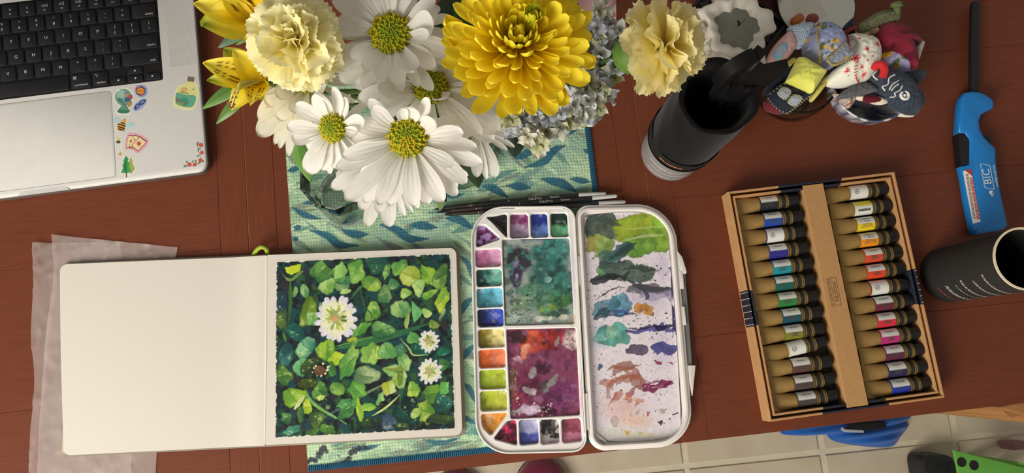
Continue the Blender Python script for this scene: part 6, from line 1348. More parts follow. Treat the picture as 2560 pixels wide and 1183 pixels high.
BZf = zoomed(1900, 980, 3.879)
bag = empty('blue_cloth', at(2120, 1070, FZ), 'bright blue rumpled cloth bag on the floor under the table', 'cloth bag'); m_bagb = M('bright_blue_knit', (20, 92, 178), .9, sheen=.2, var=.06, bump=.4, bscale=500)
def drape(name, pts, z, th, mat, parent, folds):
    P = smooth_poly(pts, 4); c = P.mean(0); v = []; f = []; R = 14; n = len(P)
    for s in np.linspace(.02, 1, R):
        for q in P:
            g = c + (q - c) * s; p = at(*BZf(g[0], g[1]), z); h = th * (1 - s ** 3) + folds * (1 - s ** 4) * (.5 + .5 * math.sin(g[1] / 14 + g[0] / 90)); v.append((p.x, p.y, z + h))
    for i in range(R - 1):
        for k in range(n): a, d = i * n + k, i * n + (k + 1) % n; f.append((a, a + n, d + n, d))
    f.append(tuple(range(n))[::-1]); 
    return mk(name, v, f, mat, parent)
drape('cloth', [(200, 400), (440, 425), (620, 405), (700, 470), (860, 510), (1080, 535), (1280, 530), (1360, 440), (1440, 330), (1420, 290), (1460, 230), (1300, 150), (800, 180), (300, 260)], FZ + .002, .03, m_bagb, bag, .012)
drape('bag_opening', [(830, 372), (900, 305), (1100, 285), (1200, 290), (1210, 350), (1000, 378)], FZ + .046, .004, M('dark_bag_lining', (16, 16, 20), .9), bag, .002)
b = MB(); b.tube(spline([at(*BZf(x, y), FZ + .05) for x, y in ((790, 352), (820, 372), (880, 378), (1000, 382))], 5), .003, 6); b.build('piping', M('pale_piping', (170, 180, 190), .8), bag)
gp = empty('green_panel', at(2480, 1160, FZ + .2), 'bright green panel with two round black holes at the lower right', 'panel'); m_grn = M('bright_green_plastic', (104, 178, 70), .5, var=.03); gz = FZ + .16
gp.location.z = FZ; W[gp.name] = Matrix.Translation(gp.location)
q = [tuple(at(*BZf(x, y), gz))[:2] for x, y in ((1882, 565), (2570, 735), (2900, 830), (2900, 1200), (2000, 1200), (1930, 800))]
b = MB(); b.prism(q, gz - .008, gz, bev=.002); b.build('panel_body', m_grn, gp)
for (x, y) in q[1:5]:
    c = (x * .9 + sum(p[0] for p in q) / 60, y * .9 + sum(p[1] for p in q) / 60); b = MB(); b.tube([(c[0], c[1], FZ + .0005), (c[0], c[1], gz - .006)], .012, 12); b.build('leg', m_grn, gp)
for (x, y) in ((1955, 682), (2075, 712)):
    b = MB(); c = at(*BZf(x, y), gz + .0002); b.lathe([(0, .0002), (.0062, .0002), (.0075, .0006), (.009, .0001)], c, 24); b.build('hole', m_blk, gp)
bk = empty('plastic_block', at(2345, 1165, FZ), 'black scuffed plastic block beside the green panel', 'block')
q = [tuple(at(*BZf(x, y), FZ + .06))[:2] for x, y in ((1575, 640), (1640, 612), (1880, 640), (1900, 900), (1640, 900), (1580, 760))]
b = MB(); b.prism(smooth_poly(q, 3), FZ + .001, FZ + .06, bev=.006); b.build('block_body', M('scuffed_black_plastic', (30, 30, 33), .5, var=.4, scale=60), bk)
pk = MB(); q = [tuple(at(*BZf(x, y), FZ + .05))[:2] for x, y in ((2440, 500), (2600, 480), (2600, 560), (2480, 570))]; pk.prism(q, FZ + .001, FZ + .05, bev=.004); tag(pk.build('pink_box', M('dusty_pink_board', (150, 104, 112), .7)), 'dusty pink box corner at the right edge of the floor', 'box')
wb = MB(); q = [tuple(at(*BZf(x, y), FZ + .42))[:2] for x, y in ((2300, 150), (2700, 60), (2700, 260), (2420, 185))]; wb.prism(q, FZ + .40, FZ + .42, bev=.004)
st2 = empty('wooden_stool', at(2560, 1025, FZ), 'tan wooden stool corner below the right end of the table', 'stool'); wb.build('seat', M('tan_stool_wood', (176, 122, 70), .5, var=.1, scale=30, stretch=(2, 14, 4)), st2)
for (x, y) in ((2440, 160), (2680, 110), (2660, 220)):
    p = at(*BZf(x, y), FZ + .40); b = MB(); b.tube([p, Vector((p.x, p.y, FZ + .001))], [.014, .011], 10); b.build('leg', MATS['tan_stool_wood'], st2)
# ================================================================ flowers
m_petal = MV('petal_white', .55, .25, transl=.36, var=.03, scale=120, bump=.15, bscale=200); m_petal_y = MV('petal_yellow', .5, .25, transl=.34, var=.05, scale=90); m_leaf = MV('leaf_green', .4, .4, transl=.15, var=.12, scale=70, bump=.3, bscale=140); m_disc = MV('disc_florets', .8, .2, var=.12, scale=400)
m_stem = M('green_stem', (74, 104, 48), .5, var=.12)
VB = at(1140, 384, 0); VR, VH = .0445, .19
VM = VB + Vector((0, 0, VH))
def wprof(kind, t):
    if kind == 'daisy': return (min(1, .34 + 1.15 * t) if t < .6 else 1.0) * max(0, 1 - max(0, (t - .62) / .38) ** 2.6) ** .55
    if kind == 'lance': return math.sin(PI * min(1, t * .96 + .02)) ** .8 * (1 - .25 * t)
    if kind == 'spoon': return (.5 + .6 * t) * max(0, 1 - max(0, (t - .74) / .26) ** 2.0) ** .5
    if kind == 'alst': return math.sin(PI * (.06 + .94 * t ** .72)) ** .75 if t < .98 else .05
    return 1
def petal_mesh(B, T, w, kind='daisy', N=Vector((0, 0, 1)), arch=.1, cup=.12, curl=0.0, colf=None, n=14, m=13, ridge=.012, twist=0.0, notch=.0, wav=0.0, seed=0):
    """petal or leaf surface from base B to tip T, width w; returns verts, faces, colours"""
    B, T = Vector(B), Vector(T); x = T - B; L = x.length; x.normalize(); y = N.cross(x).normalized(); z = x.cross(y); v = []; c = []
    rnd = random.Random(seed); ph = rnd.uniform(0, 6)
    for i in range(n):
        t = i / (n - 1); t = .35 * t + .65 * math.sin(PI / 2 * t); hw = w / 2 * wprof(kind, t); tw = twist * t
        for j in range(m):
            s = 2 * j / (m - 1) - 1
            zz = L * arch * 4 * t * (1 - t) + curl * L * t ** 3 + w * cup * s * s * (1 - .3 * t) + w * ridge * math.cos(s * (3.5 if m > 11 else 2.5) * PI) * math.sin(PI * min(1, t * 1.2)) + wav * w * math.sin(9 * t + ph) * s
            xx = t * L - abs(s) ** 2 * notch * L * 0 - (notch * L * (1 - abs(s)) ** 2 * t ** 8)
            yy = s * hw + w * .06 * math.sin(3 * t + ph)
            v.append(B + x * xx + y * (yy * math.cos(tw) - zz * math.sin(tw)) + z * (zz * math.cos(tw) + yy * math.sin(tw))); c.append(colf(t, s))
    return v, [tuple(q) for q in grid_faces(m, n).tolist()], c
def grad(c0, c1, c2=None, k=.25, vein=None):
    a, b_, d = lin(c0), lin(c1), lin(c2 or c1)
    def f(t, s):
        q = min(1, t / k); col = a * (1 - q) + b_ * q if t < k else b_ + (d - b_) * ((t - k) / (1 - k))
        if vein is not None and abs(s) < .12: col = col * (1 - vein)
        return tuple(np.clip(col, 0, 1))
    return f
def add_petal(root, name, mat, *a, **k):
    v, f, c = petal_mesh(*a, **k); return mk(name, v, f, mat, root, True, c)
def stem(root, Hc, r=.0025, via=None, into=None):
    q = into or VB; rnd = random.Random(int(Hc.x * 9999)); j = Vector((rnd.uniform(-.022, .022), rnd.uniform(-.022, .022), 0))
    mouth = VM + j; foot = q + Vector((-j.x * .8, -j.y * .8, .012)); pts = [Hc, Hc.lerp(mouth, .3) - Vector((0, 0, .012)), mouth, foot]
    b = MB(); b.tube(spline(pts, 8), r, 8); b.build('stem', m_stem, root)
def disc(root, C, rad, N, h=.45, cols=('#7f9222', '#b5a81e', '#a08a1a'), nf=300, hot=None):
    b = MB(); N = N.normalized(); X = N.orthogonal().normalized(); Y = N.cross(X); ga = PI * (3 - math.sqrt(5)); l0, l1, l2 = (lin(c) for c in cols)
    prof = [(rad * math.sin(t), rad * h * math.cos(t)) for t in np.linspace(PI / 2, 0.02, 8)]
    b.lathe([(rad * .75, -rad * .5)] + prof, C, 24, Matrix((X, Y, N)).transposed(), l0 * .8)
    for k in range(nf):
        u = (k + .5) / nf; r = rad * math.sqrt(u) * (1 + .09 * math.sin(k * 12.9)); a = k * ga + .16 * math.sin(k * 78.2); zz = rad * h * math.sqrt(max(0, 1 - u)); p = C + X * (r * math.cos(a)) + Y * (r * math.sin(a)) + N * zz
        d = (N + (X * math.cos(a) + Y * math.sin(a)) * u * 1.1).normalized(); e1 = d.orthogonal().normalized(); e2 = d.cross(e1); s = rad * .062 * (1 + .25 * u); hh = rad * (.06 + .06 * u) * (1 + .35 * math.sin(k * 39.4))
        col = l0 * (1 - u * 1.6) + l1 * u * 1.6 if u < .62 else l1 * (1 - (u - .62) / .38 * .8) + l2 * ((u - .62) / .38 * .8)
        if hot and (p - C - X * 0 - Vector(hot)).length < rad * .42: col = lin('#bca41e')
        v = [p + e1 * (s * math.cos(q)) + e2 * (s * math.sin(q)) for q in np.linspace(0, 2 * PI, 5, False)] + [p + d * hh + e1 * (s * .55 * math.cos(q)) + e2 * (s * .55 * math.sin(q)) for q in np.linspace(0, 2 * PI, 5, False)]
        cc = [col * .75] * 5 + [np.clip(col * 1.3, 0, 1)] * 5
        b.add(v, [(i, (i + 1) % 5, 5 + (i + 1) % 5, 5 + i) for i in range(5)] + [(5, 6, 7, 8, 9)], np.array(cc))
    return b.build('disc', m_disc, root, True, None, cols=True)
WHITE = grad('#d0d69c', '#f4f2ea', '#faf8f2', .22); CREAM = grad('#d0d098', '#f2ecd0', '#f8f4e4', .25)
GD = 'white daisy chrysanthemums in the bouquet'
def daisy(cx, cy, z, dr, tips, label, N=(0, 0, 1), fill=14, R=None, seed=1, hot=None, discs=True, col=WHITE, fz=-.012, fsec=(0, 6.283), h=.45, kind='daisy'):
    N = Vector(N).normalized(); C = at(cx, cy, z); rad = upx(dr, z); root = empty('white_daisy', C, label, 'flower', GD); rnd = random.Random(seed)
    for (px, py, dz, w, *ex) in tips:
        ex = ex[0] if ex else {}
        T = at(px, py, z + dz); T = T + (T - C) * .03; d = T - C; dd = Vector((d.x, d.y, 0)).normalized(); B = C + dd * rad * .72 - N * rad * .12 - Vector((0, 0, N.x * dd.x * rad * .7 + N.y * dd.y * rad * .7))
        kw = dict(arch=rnd.uniform(.04, .11), cup=rnd.uniform(.05, .16), curl=rnd.uniform(-.05, .04), ridge=rnd.uniform(.016, .03), twist=rnd.uniform(-.25, .25), notch=rnd.uniform(0, .05), seed=rnd.randrange(9999)); kw.update(ex)
        add_petal(root, 'petal', m_petal, B, T, upx(w, z) * .95, kind, N, colf=col, **kw)
    if fill and R:
        for k in range(fill):                                            # second, lower row
            a = fsec[0] + (fsec[1] - fsec[0]) * (k + rnd.uniform(.2, .8)) / fill; r = upx(R * rnd.uniform(.8, 1.0), z); dd = Vector((math.cos(a), math.sin(a), 0)); T = C + dd * r + Vector((0, 0, fz + rnd.uniform(-.01, .006) - (N.x * dd.x + N.y * dd.y) * r * .8)); B = C + dd * rad * .6 - N * rad * .35
            add_petal(root, 'petal', m_petal, B, T, upx(R * rnd.uniform(.17, .23), z), kind, N, colf=col, arch=rnd.uniform(.03, .1), cup=rnd.uniform(.05, .15), curl=rnd.uniform(-.08, .03), ridge=.015, twist=rnd.uniform(-.3, .3), notch=.03, seed=k)
    if discs: disc(root, C, rad, N, h, hot=hot)
    b = MB(); b.lathe([(rad * .2, -rad * .9), (rad * .6, -rad * .6), (rad * .78, -rad * .2), (rad * .6, -rad * .1)], C, 16, Matrix((N.orthogonal().normalized(), N.cross(N.orthogonal().normalized()), N)).transposed()); b.build('calyx', m_stem, root)
    stem(root, C - N * rad * .8); return root
up = dict(curl=.25, cup=.25)
D_ = daisy(1020, 343, .335, 50, [(976, 511, -.006, 50), (1040, 514, -.004, 50), (1103, 502, -.004, 52), (1165, 454, 0, 48), (1202, 404, 0, 44), (1188, 372, .004, 40), (1156, 335, .010, 46), (1102, 296, .016, 48, up), (1090, 243, .020, 36, up), (1034, 252, .020, 46, up), (998, 258, .018, 34, up), (932, 268, .012, 44), (925, 250, .006, 36),
    (846, 424, .0, 50), (860, 393, .002, 46), (868, 498, -.004, 52), (914, 503, -.006, 50), (945, 508, -.004, 44), (1136, 420, .012, 40, dict(curl=.1)), (900, 300, -.004, 40), (1140, 485, -.01, 44), (1072, 506, -.012, 44)], 'largest white daisy at the front of the bouquet, with a yellow-centred disc', (-.05, -.18, 1), 18, 176, 3, (0, -.006, .004), fsec=(2.7, 6.8))
A_ = daisy(978, 86, .300, 54, [(838, 62, .0, 64), (842, 168, -.004, 70), (852, 200, -.008, 60), (834, -8, .0, 54), (902, -24, .004, 46), (962, -50, .006, 62), (1022, -42, .006, 62), (1086, -2, .008, 44), (1098, 62, .012, 78, up), (1086, 106, .012, 50, up), (1126, 132, .004, 60), (1137, 156, 0, 56), (880, 148, .004, 46), (914, 178, .004, 46), (948, 198, .004, 46), (1000, 210, .006, 52), (1042, 200, .010, 62, up), (1085, 172, .004, 50), (1090, 30, .004, 50)], 'white daisy at the top of the bouquet between carnation and yellow mum', (0, -.05, 1), 20, 172, 5)
B_ = daisy(1076, 218, .272, 46, [(1246, 324, -.004, 74), (1264, 278, -.004, 66), (1262, 236, -.004, 58), (1225, 180, 0, 56), (1210, 150, 0, 50), (1202, 338, .004, 50), (1160, 350, .0, 56), (944, 236, .008, 54, up), (962, 212, .010, 48, up), (950, 262, .004, 44), (884, 202, -.004, 56), (900, 250, -.008, 60), (1120, 262, .012, 50, up), (1230, 350, -.012, 60), (1000, 160, .004, 50), (1090, 130, 0, 56), (1150, 140, 0, 56)], 'white daisy half hidden behind the largest daisy, disc beside its top petals', (.1, -.05, 1), 16, 172, 7)
C_ = daisy(835, 320, .318, 37, [(766, 428, -.012, 58), (808, 424, -.012, 46), (842, 420, -.012, 44), (733, 346, -.006, 54), (770, 372, -.006, 40), (862, 214, .022, 44, up), (824, 215, .022, 36, dict(curl=.4, cup=.4)), (934, 304, .020, 46, up), (912, 336, .016, 30, up), (720, 318, -.002, 40), (742, 260, .004, 44), (868, 400, -.010, 40), (790, 235, .016, 40), (890, 250, .02, 40, up)], 'smaller tilted white daisy left of the largest one', (-.42, -.3, 1), 12, 112, 9, h=.6)
E_ = daisy(965, 400, .245, 30, [(920, 564, -.01, 40), (976, 564, -.01, 44), (1010, 538, -.006, 24), (1029, 530, -.004, 16), (882, 502, .0, 44), (862, 482, 0, 34), (830, 466, .004, 42), (858, 465, 0, 24), (900, 520, -.004, 40), (1066, 508, 0, 30), (1100, 500, 0, 30), (945, 530, 0, 40), (1140, 466, .0, 40), (1165, 440, .0, 40), (842, 440, .0, 40)], 'lowest white daisy, petals hanging below the largest one over the glass', (0, -.1, 1), 0, None, 11)
F_ = daisy(768, 202, .266, 34, [(652, 338, -.01, 62), (650, 300, -.006, 56), (690, 358, -.012, 28), (702, 368, -.012, 26), (727, 388, -.012, 30), (633, 226, .002, 42), (668, 262, .0, 54), (735, 330, -.006, 60), (700, 300, 0, 60), (760, 340, 0, 56), (800, 300, .004, 50), (810, 230, .004, 50), (742, 285, .006, 50), (690, 240, .004, 50), (612, 150, -.006, 40)], 'cream white daisy at the left, its disc hidden under the carnation', (-.1, -.1, 1), 12, 125, 13, col=CREAM)
G_ = daisy(1186, 318, .2, 24, [(1243, 438, -.006, 40), (1216, 446, -.004, 20), (1285, 366, -.002, 16), (1266, 376, -.004, 16), (1238, 442, -.01, 26), (1290, 300, 0, 40), (1300, 330, 0, 44), (1270, 280, 0, 40), (1190, 440, 0, 36)], 'small low white daisy at the right, hanging over the green glass vase', (.1, -.1, 1), 0, None, 15)
# ---------------------------------------------------------------- carnations
def carnation(C, N, R, label, seed, rings, col=('#d8c23c', '#efe08a', '#f2e8a8'), stemto=True, depth=.8):
    N = Vector(N).normalized(); X = N.orthogonal().normalized(); Y = N.cross(X); rnd = random.Random(seed); root = empty('yellow_carnation', C, label, 'flower', 'pale yellow carnations')
    c0, c1, c2 = (lin(c) for c in col); cid = 0
    for (cnt, el, L, half, ofs) in rings:                                # elevation above the flower plane, length, half opening angle
        for k in range(cnt):
            az = 2 * PI * (k + rnd.uniform(-.3, .3)) / cnt + cid * .7; e = math.radians(el + rnd.uniform(-12, 12)); dr_ = X * math.cos(az) + Y * math.sin(az); ax_ = dr_ * math.cos(e) + N * math.sin(e); sd = N.cross(dr_).normalized(); nn = sd.cross(ax_) * -1
            Lp = R * L * rnd.uniform(.9, 1.08); n, m = 11, 33; v = []; cc = []; p1, p2, p3 = rnd.uniform(0, 6), rnd.uniform(0, 6), rnd.uniform(0, 6); base = C + N * (ofs * R) - ax_ * R * .12
            for i in range(n):
                t = i / (n - 1)
                for j in range(m):
                    s = 2 * j / (m - 1) - 1; a = s * half * (.35 + .65 * t ** .6); r = Lp * t
                    if i == n - 1: r *= 1 + .022 * ((j % 2) * 2 - 1) + rnd.uniform(-.015, .015)
                    r *= 1 - .10 * s * s * t
                    ruf = Lp * t ** 1.7 * (.075 * math.sin(4.2 * s * half * 2 + p1) + .05 * math.sin(9 * s + p2) * t + .03 * math.sin(15 * s + p3) * t * t)
                    v.append(base + ax_ * (r * math.cos(a)) + sd * (r * math.sin(a)) + nn * (ruf + Lp * .22 * t * t * (-1 if el < 30 else .3)))
                    q = min(1, t * 1.5); cc.append(tuple((c0 * (1 - q) + c1 * q) if t < .66 else c1 + (c2 - c1) * ((t - .66) / .34)))
            mk('petal', v, grid_faces(m, n).tolist(), m_petal_y, root, True, cc)
        cid += 1
    # calyx tube
    b = MB(); b.lathe([(R * .06, -R * 1.02), (R * .26, -R * .98), (R * .38, -R * .82), (R * .41, -R * .5), (R * .36, -R * .15), (R * .24, R * .0)], C, 20, Matrix((X, Y, N)).transposed()); b.build('calyx', M('carnation_calyx', (92, 128, 48), .5, var=.15, scale=30, stretch=(8, 1, 8)), root)
    for k in range(4):
        a = k * PI / 2; dr_ = X * math.cos(a) + Y * math.sin(a); add_petal(root, 'calyx_bract', m_leaf, C - N * R * 1.02 + dr_ * R * .12, C - N * R * .72 + dr_ * R * .36, R * .22, 'lance', dr_, colf=grad('#4c6c30', '#5c8438', '#7c9c50'), n=8, m=5)
    stem(root, C - N * R * .98, .0026); return root
RL = [(8, 2, 1.0, .85, -.12), (8, 14, 1.0, .85, -.06), (7, 28, .95, .85, -.02), (6, 42, .86, .85, .0), (5, 56, .74, .9, .0), (4, 68, .62, .9, 0), (3, 80, .5, .9, 0)]
carnation(at(738, 104, .318), (-.06, -.14, 1), upx(142, .335), 'full pale yellow carnation at the upper left of the bouquet', 4, RL, ('#fae878', '#fef4a4', '#fffad0'))
carnation(at(1656, 116, .255), (.84, .04, .54), upx(134, .26), 'pale yellow carnation lying sideways at the right, green calyx showing', 9, [(7, -6, 1.0, .85, -.1), (7, 8, 1.05, .85, -.04), (7, 24, 1.02, .85, .02), (6, 40, .98, .85, .06), (5, 56, .88, .85, .08), (4, 74, .74, .85, .08)], ('#f6dc6c', '#fcf0a0', '#fff6c4'))
# ---------------------------------------------------------------- yellow chrysanthemum
mz = .350; mc = at(1296, 100, mz); MR = upx(196, mz); mum = empty('yellow_chrysanthemum', mc, 'large golden yellow chrysanthemum with dense spoon petals', 'flower')
MUMV = []
for kk, (c0, c1, c2) in enumerate((('#d8b80c', '#fae010', '#fff04c'), ('#b8b412', '#f0dc1a', '#fbee48'), ('#74901c', '#b4bc1e', '#e4d830'))):
    for sd in range(2):
        v, f, c = petal_mesh((0, 0, 0), (1, 0, 0), .29 + .05 * sd, 'spoon', Vector((0, 0, 1)), arch=-.03 + .02 * sd, cup=.34, curl=.2 + .1 * sd, colf=grad(c0, c1, c2, .5), n=12, m=7, ridge=.02, seed=sd)
        MUMV.append(mesh('petal', v, f, m_petal_y, True, c))
rnd = random.Random(21)
def mum_petal(az, el, L, base_r, base_z, var, wide=1.0, roll=0.0):
    d = Vector((math.cos(az), math.sin(az), 0)); M1 = Matrix.Rotation(az, 4, 'Z') @ Matrix.Rotation(-el, 4, 'Y') @ Matrix.Rotation(roll, 4, 'X') @ Matrix.Diagonal((L, L * wide, L * wide, 1))
    put('petal', MUMV[var], mum, Matrix.Translation(mc + d * base_r + Vector((0, 0, base_z))) @ M1)
for (cnt, el, L, br, bz, wd, vr) in ((20, -14, .80, .22, -.26, 1.05, 0), (22, -3, .78, .22, -.19, 1.0, 0), (22, 8, .74, .21, -.12, .95, 0), (22, 19, .67, .19, -.06, .95, 0), (20, 30, .60, .17, -.01, .95, 0), (18, 41, .52, .14, .03, .95, 0), (15, 52, .45, .11, .05, 1, 1), (12, 62, .38, .07, .06, 1.05, 1), (8, 73, .31, .04, .06, 1.1, 1), (4, 84, .24, .015, .06, 1.1, 2)):
    for k in range(cnt):
        mum_petal(2 * PI * (k + rnd.uniform(-.3, .3)) / cnt + br * 9, math.radians(el + rnd.uniform(-7, 7)), MR * L * rnd.uniform(.9, 1.1), MR * br, MR * bz + rnd.uniform(-.001, .001), vr * 2 + rnd.randrange(2), wd * rnd.uniform(.85, 1.1), rnd.uniform(-.3, .3))
gc = at(1330, 52, mz + .012)                                             # tight green-gold secondary centre
for k in range(16):
    a = 2 * PI * k / 16 * 2.4; e = math.radians(50 + 30 * (k % 3) / 2); d = Vector((math.cos(a), math.sin(a), 0))
    put('petal', MUMV[4 + k % 2], mum, Matrix.Translation(gc + d * MR * .07 * (1 + k % 3) * .5 + Vector((0, 0, .004))) @ Matrix.Rotation(a, 4, 'Z') @ Matrix.Rotation(-e, 4, 'Y') @ Matrix.Diagonal((MR * .22,) * 3 + (1,)))
for (bx, by, tx_, ty_, w, dz) in ((1180, 150, 1168, 226, 26, -.03), (1285, 215, 1297, 287, 24, -.03), (1265, 190, 1262, 262, 34, -.02), (1340, 220, 1372, 276, 44, -.02), (1150, 70, 1106, 62, 52, -.01), (1155, 110, 1122, 118, 48, -.012), (1400, 225, 1408, 268, 40, -.02), (1440, 150, 1490, 168, 50, -.01)):
    add_petal(mum, 'petal', m_petal_y, at(bx, by, mz - .02), at(tx_, ty_, mz + dz), upx(w, mz), 'spoon', colf=grad('#e4bc0c', '#fada10', '#ffec40', .5), cup=.35, arch=.06, n=10, m=7, seed=bx)
b = MB(); b.lathe([(MR * .05, -MR * .5), (MR * .2, -MR * .42), (MR * .3, -MR * .25), (MR * .22, -MR * .1), (MR * .12, MR * .04), (0, MR * .06)], mc, 20); b.build('receptacle', m_stem, mum); stem(mum, mc - Vector((0, 0, MR * .48)), .0032)
# ---------------------------------------------------------------- alstroemerias
YG = grad('#ecc410', '#fce01c', '#faec60', .4); YT = grad('#ecd028', '#f6e444', '#9cb440', .6)
def streak(t, s):
    c = np.array(YG(t, s))
    if .3 < t < .8 and (abs(abs(s) - .28) < .07 or abs(abs(s) - .62) < .06) and int(t * 23) % 3 != 0: c = lin('#7a4418')
    return tuple(c)
def alstro(cx, cy, z, tips, label, stam=None, leaves=()):
    C = at(cx, cy, z); root = empty('alstroemeria', C, label, 'flower', 'yellow alstroemerias at the left'); k = 0
    for (px, py, dz, w, kind) in tips:
        k += 1; fn = {'y': YG, 't': YT, 's': streak}[kind]
        add_petal(root, 'petal', m_petal_y, C - Vector((0, 0, .004)), at(px, py, z + dz), upx(w, z) * 1.25, 'alst', colf=fn, arch=.10, cup=.22, curl=-.06, n=22 if kind == 's' else 14, m=15 if kind == 's' else 9, ridge=.02, wav=.03, seed=k)
    if stam:
        for i, (px, py) in enumerate(stam):
            b = MB(); T = at(px, py, z + .012); pts = spline([C, C.lerp(T, .6) + Vector((0, 0, .012)), T], 5); b.tube(pts, .0006, 5); s_ = b.build('stamen', M('pale_filament', (206, 190, 90), .6), root)
            b = MB(); b.tube([T - Vector((.002, 0, 0)), T, T + Vector((.002, .0005, 0))], [.0006, .0012, .0006], 6); b.build('anther', M('brown_anther', (130, 84, 44), .8), s_)
    for (bx, by, bz, tx_, ty_, tz, w, *o) in leaves:
        cols = o[0] if o else ('#4c7434', '#5c8440', '#6c9448'); add_petal(root, 'leaf', m_leaf, at(bx, by, bz), at(tx_, ty_, tz), upx(w, (bz + tz) / 2), 'lance', colf=grad(*cols, .4, .25), arch=.08, cup=-.12, n=16, m=9, ridge=.01, seed=bx)
    stem(root, C - Vector((0, 0, .004))); return root
alstro(634, 46, .285, [(502, 66, .0, 92, 't'), (484, 6, .004, 66, 'y'), (514, 28, -.006, 48, 't'), (612, 104, -.008, 44, 'y'), (560, -50, .004, 80, 's'), (640, -60, 0, 70, 'y')], 'upper yellow alstroemeria with green-tipped broad petal', None, ((640, 60, .26, 545, 118, .24, 40, ('#4c6c50', '#5c7c60', '#6c8c70')), (640, 70, .25, 590, 112, .24, 26)))
alstro(654, 200, .282, [(506, 160, .006, 62, 's'), (516, 198, -.006, 46, 't'), (578, 128, .012, 60, 'y'), (556, 126, -.006, 62, 't'), (577, 274, -.008, 56, 'y'), (622, 262, .004, 54, 's'), (660, 140, -.004, 60, 'y')], 'lower yellow alstroemeria with brown streaks and stamens', [(573, 256), (582, 262), (590, 232), (578, 268), (586, 244)], ((640, 190, .262, 505, 271, .245, 44), (640, 210, .258, 540, 309, .245, 40)))
alstro(706, 238, .262, [(648, 292, -.004, 44, 't'), (660, 268, 0, 40, 'y'), (690, 300, -.004, 40, 'y'), (640, 245, 0, 40, 't')], 'small yellow alstroemeria bud half hidden under the cream daisy')
# leaves belonging to daisies, then added dark leaves in the bouquet's gaps
def leaf(root, bx, by, bz, tx_, ty_, tz, w, cols=('#4c7434', '#5f8c3c', '#6f9c48'), **k):
    kw = dict(arch=.06, cup=-.12, n=18, m=9, ridge=.012, seed=int(bx)); kw.update(k)
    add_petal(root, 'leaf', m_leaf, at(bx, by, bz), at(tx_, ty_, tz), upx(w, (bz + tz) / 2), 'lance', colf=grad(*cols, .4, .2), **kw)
leaf(F_, 738, 330, .22, 774, 457, .17, 50); leaf(E_, 1105, 470, .18, 1098, 527, .14, 30, ('#4c6840', '#607c4c', '#7c8c5c')); GAP_SHADE = ('#1c2c1a', '#24381f', '#2c4424')
for (r, q) in ((A_, (900, 180, .2, 820, 120, .2, 80)), (A_, (930, 160, .2, 960, -20, .2, 110)), (B_, (1040, 260, .19, 880, 205, .19, 90)), (A_, (1080, 120, .21, 1150, -30, .21, 90)), (mum, (1290, 200, .2, 1300, 300, .19, 80)), (E_, (1040, 420, .17, 1120, 500, .15, 80)), (G_, (1180, 330, .16, 1200, 470, .12, 80)), (G_, (1190, 320, .16, 1290, 260, .16, 80)), (C_, (870, 330, .2, 830, 260, .2, 90)), (B_, (1000, 300, .18, 900, 380, .18, 100)), (mum, (1250, 120, .22, 1130, 20, .22, 90))): leaf(r, *q, GAP_SHADE)  # added fill leaves, shade between the flowers put into their dark green
# ---------------------------------------------------------------- dried hydrangea
hc = at(1395, 165, .2); hy = empty('dried_hydrangea', hc, 'faded blue and cream dried hydrangea head behind the yellow mum', 'flower')
FLR = []; rnd = random.Random(12)
HP = [('#b4b8a8', '#e4e6e2', '#e6ebee'), ('#bcbc98', '#ecebd8', '#f0eee6'), ('#a4a8ac', '#d8dce4', '#bcc8de'), ('#a8a87c', '#d0d4a4', '#e0e0c4'), ('#a0a098', '#d0d4cc', '#c8ced4')]
for q in range(10):
    b = MB(); c = HP[q % 5]
    for k in range(4):
        a = k * PI / 2 + rnd.uniform(-.25, .25); e = rnd.uniform(-.2, .8); T = Vector((math.cos(a) * math.cos(e), math.sin(a) * math.cos(e), math.sin(e)))
        v, f, cc = petal_mesh((0, 0, 0), T, rnd.uniform(.75, .95), 'alst', Vector((-.2 * T.x, -.2 * T.y, 1)), arch=rnd.uniform(-.1, .2), cup=rnd.uniform(-.2, .4), curl=rnd.uniform(-.3, .35), colf=grad(c[0], c[1], c[2], .4, .18), n=8, m=7, ridge=.07, twist=rnd.uniform(-.7, .7), wav=.2, seed=q * 9 + k); b.add(v, f, np.array(cc))
    b.lathe([(.10, -.02), (.09, .1), (0, .14)], n=8, col=lin('#7c7850')); b.tube([(0, 0, 0), (0, 0, -.9)], .03, 5, col=lin('#6c7450')); FLR.append(mesh('floret', b.v, b.f, MV('hydrangea_petal', .8, .15, transl=.2, var=.15, scale=160, bump=.5, bscale=160), True, b.c))
SP = [(1497, 28), (1508, 48), (1528, 62), (1490, 66), (1510, 84), (1534, 92), (1486, 96), (1556, 102), (1512, 118), (1540, 128), (1494, 134), (1522, 150), (1500, 168), (1528, 172), (1484, 178), (1508, 192), (1532, 200), (1478, 204), (1498, 218), (1462, 228), (1486, 238), (1510, 228), (1446, 246), (1470, 256), (1490, 262), (1428, 262), (1452, 276), (1478, 284), (1410, 282), (1436, 292), (1460, 290), (1388, 288), (1412, 304), (1362, 292), (1380, 312), (1342, 300), (1356, 322), (1326, 296), (1310, 306), (1332, 326), (1296, 296), (1306, 326), (1288, 312), (1322, 346), (1344, 342), (1374, 330), (1392, 326), (1400, 320), (1346, 356), (1272, 300), (1330, 262), (1300, 270), (1420, 230), (1450, 190), (1460, 150), (1470, 110), (1466, 60), (1550, 118), (1546, 76)]
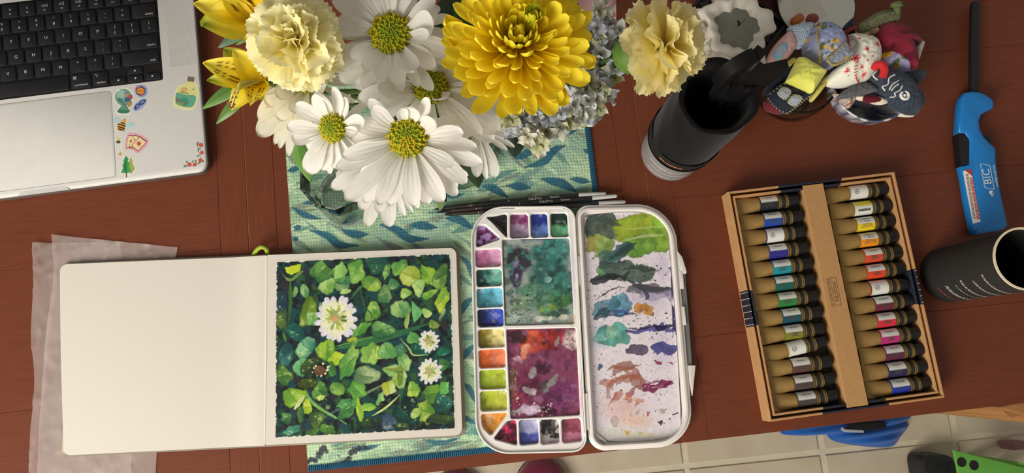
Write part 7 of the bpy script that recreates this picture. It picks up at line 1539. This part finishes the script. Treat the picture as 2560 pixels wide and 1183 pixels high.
for i, (px, py) in enumerate(SP):
    for r in range(1 if i % 3 else 2):
        z = .225 + rnd.uniform(-.014, .012) - r * .012; p = at(px + rnd.uniform(-6, 6) * (1 + r), py + rnd.uniform(-6, 6) * (1 + r), z); d = (p - (hc - Vector((0, 0, .03)))).normalized(); d = (d + Vector((rnd.uniform(-.4, .4), rnd.uniform(-.4, .4), .9))).normalized()
        put('floret', FLR[rnd.randrange(10)], hy, Matrix.Translation(p) @ d.to_track_quat('Z', 'Y').to_matrix().to_4x4() @ Matrix.Rotation(rnd.uniform(0, 6), 4, 'Z') @ Matrix.Diagonal((upx(rnd.uniform(26, 40), z),) * 3 + (1,)))
for k in range(14):
    q = SP[k * 4]; b = MB(); p = at(q[0], q[1], .205); b.tube(spline([hc - Vector((0, 0, .05)), hc.lerp(p, .55) - Vector((0, 0, .01)), p], 5), .0012, 5); b.build('branch', m_stem, hy)
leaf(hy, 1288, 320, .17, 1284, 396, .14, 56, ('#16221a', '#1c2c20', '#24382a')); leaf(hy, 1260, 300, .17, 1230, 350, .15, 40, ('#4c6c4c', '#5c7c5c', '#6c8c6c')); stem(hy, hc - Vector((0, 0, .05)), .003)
# ---------------------------------------------------------------- glasses
vs_ = empty('glass_vase', VB, 'round greenish glass vase with water under the bouquet', 'vase')
b = MB(); b.lathe([(0, .0022), (VR * .9, .0022), (VR, .006), (VR, .05), (VR * .9, .12), (VR * .85, VH - .01), (VR * .95, VH), (VR * .9, VH), (VR * .8, VH - .012), (VR * .85, .12), (VR * .93, .05), (VR * .93, .012), (0, .009)], VB, 56); b.build('vessel', MG('vase_glass', (222, 236, 226)), vs_)
b = MB(); b.lathe([(0, .0095), (VR * .92, .0125), (VR * .925, .05), (VR * .84, .12), (0, .12)], VB, 40); b.build('water', MG('vase_water', (190, 214, 190), ior=1.33), vs_)
tb = at(874, 496, 0); tr2 = .0335; th2 = .096; tum = []
def deca(r, z, a):
    k = sstep(.02, .06, z); n = 10; q = (a + .25) % (2 * PI / n) - PI / n; return r * (1 - k + k * math.cos(PI / n) / math.cos(q) * 1.04)
b = MB(); b.lathe([(0, .0022), (tr2 * .94, .0022), (tr2, .005), (tr2 * 1.0, .03), (tr2 * .98, .06), (tr2 * 1.0, th2 - .001), (tr2 * .98, th2), (tr2 * .93, th2), (tr2 * .91, th2 - .002), (tr2 * .9, .06), (tr2 * .9, .02), (0, .014)], tb, 80, fn=deca)
tag(b.build('glass_tumbler', m_glass, None, True, 25), 'clear ten-sided glass tumbler standing on the towel left of the bouquet', 'glass')
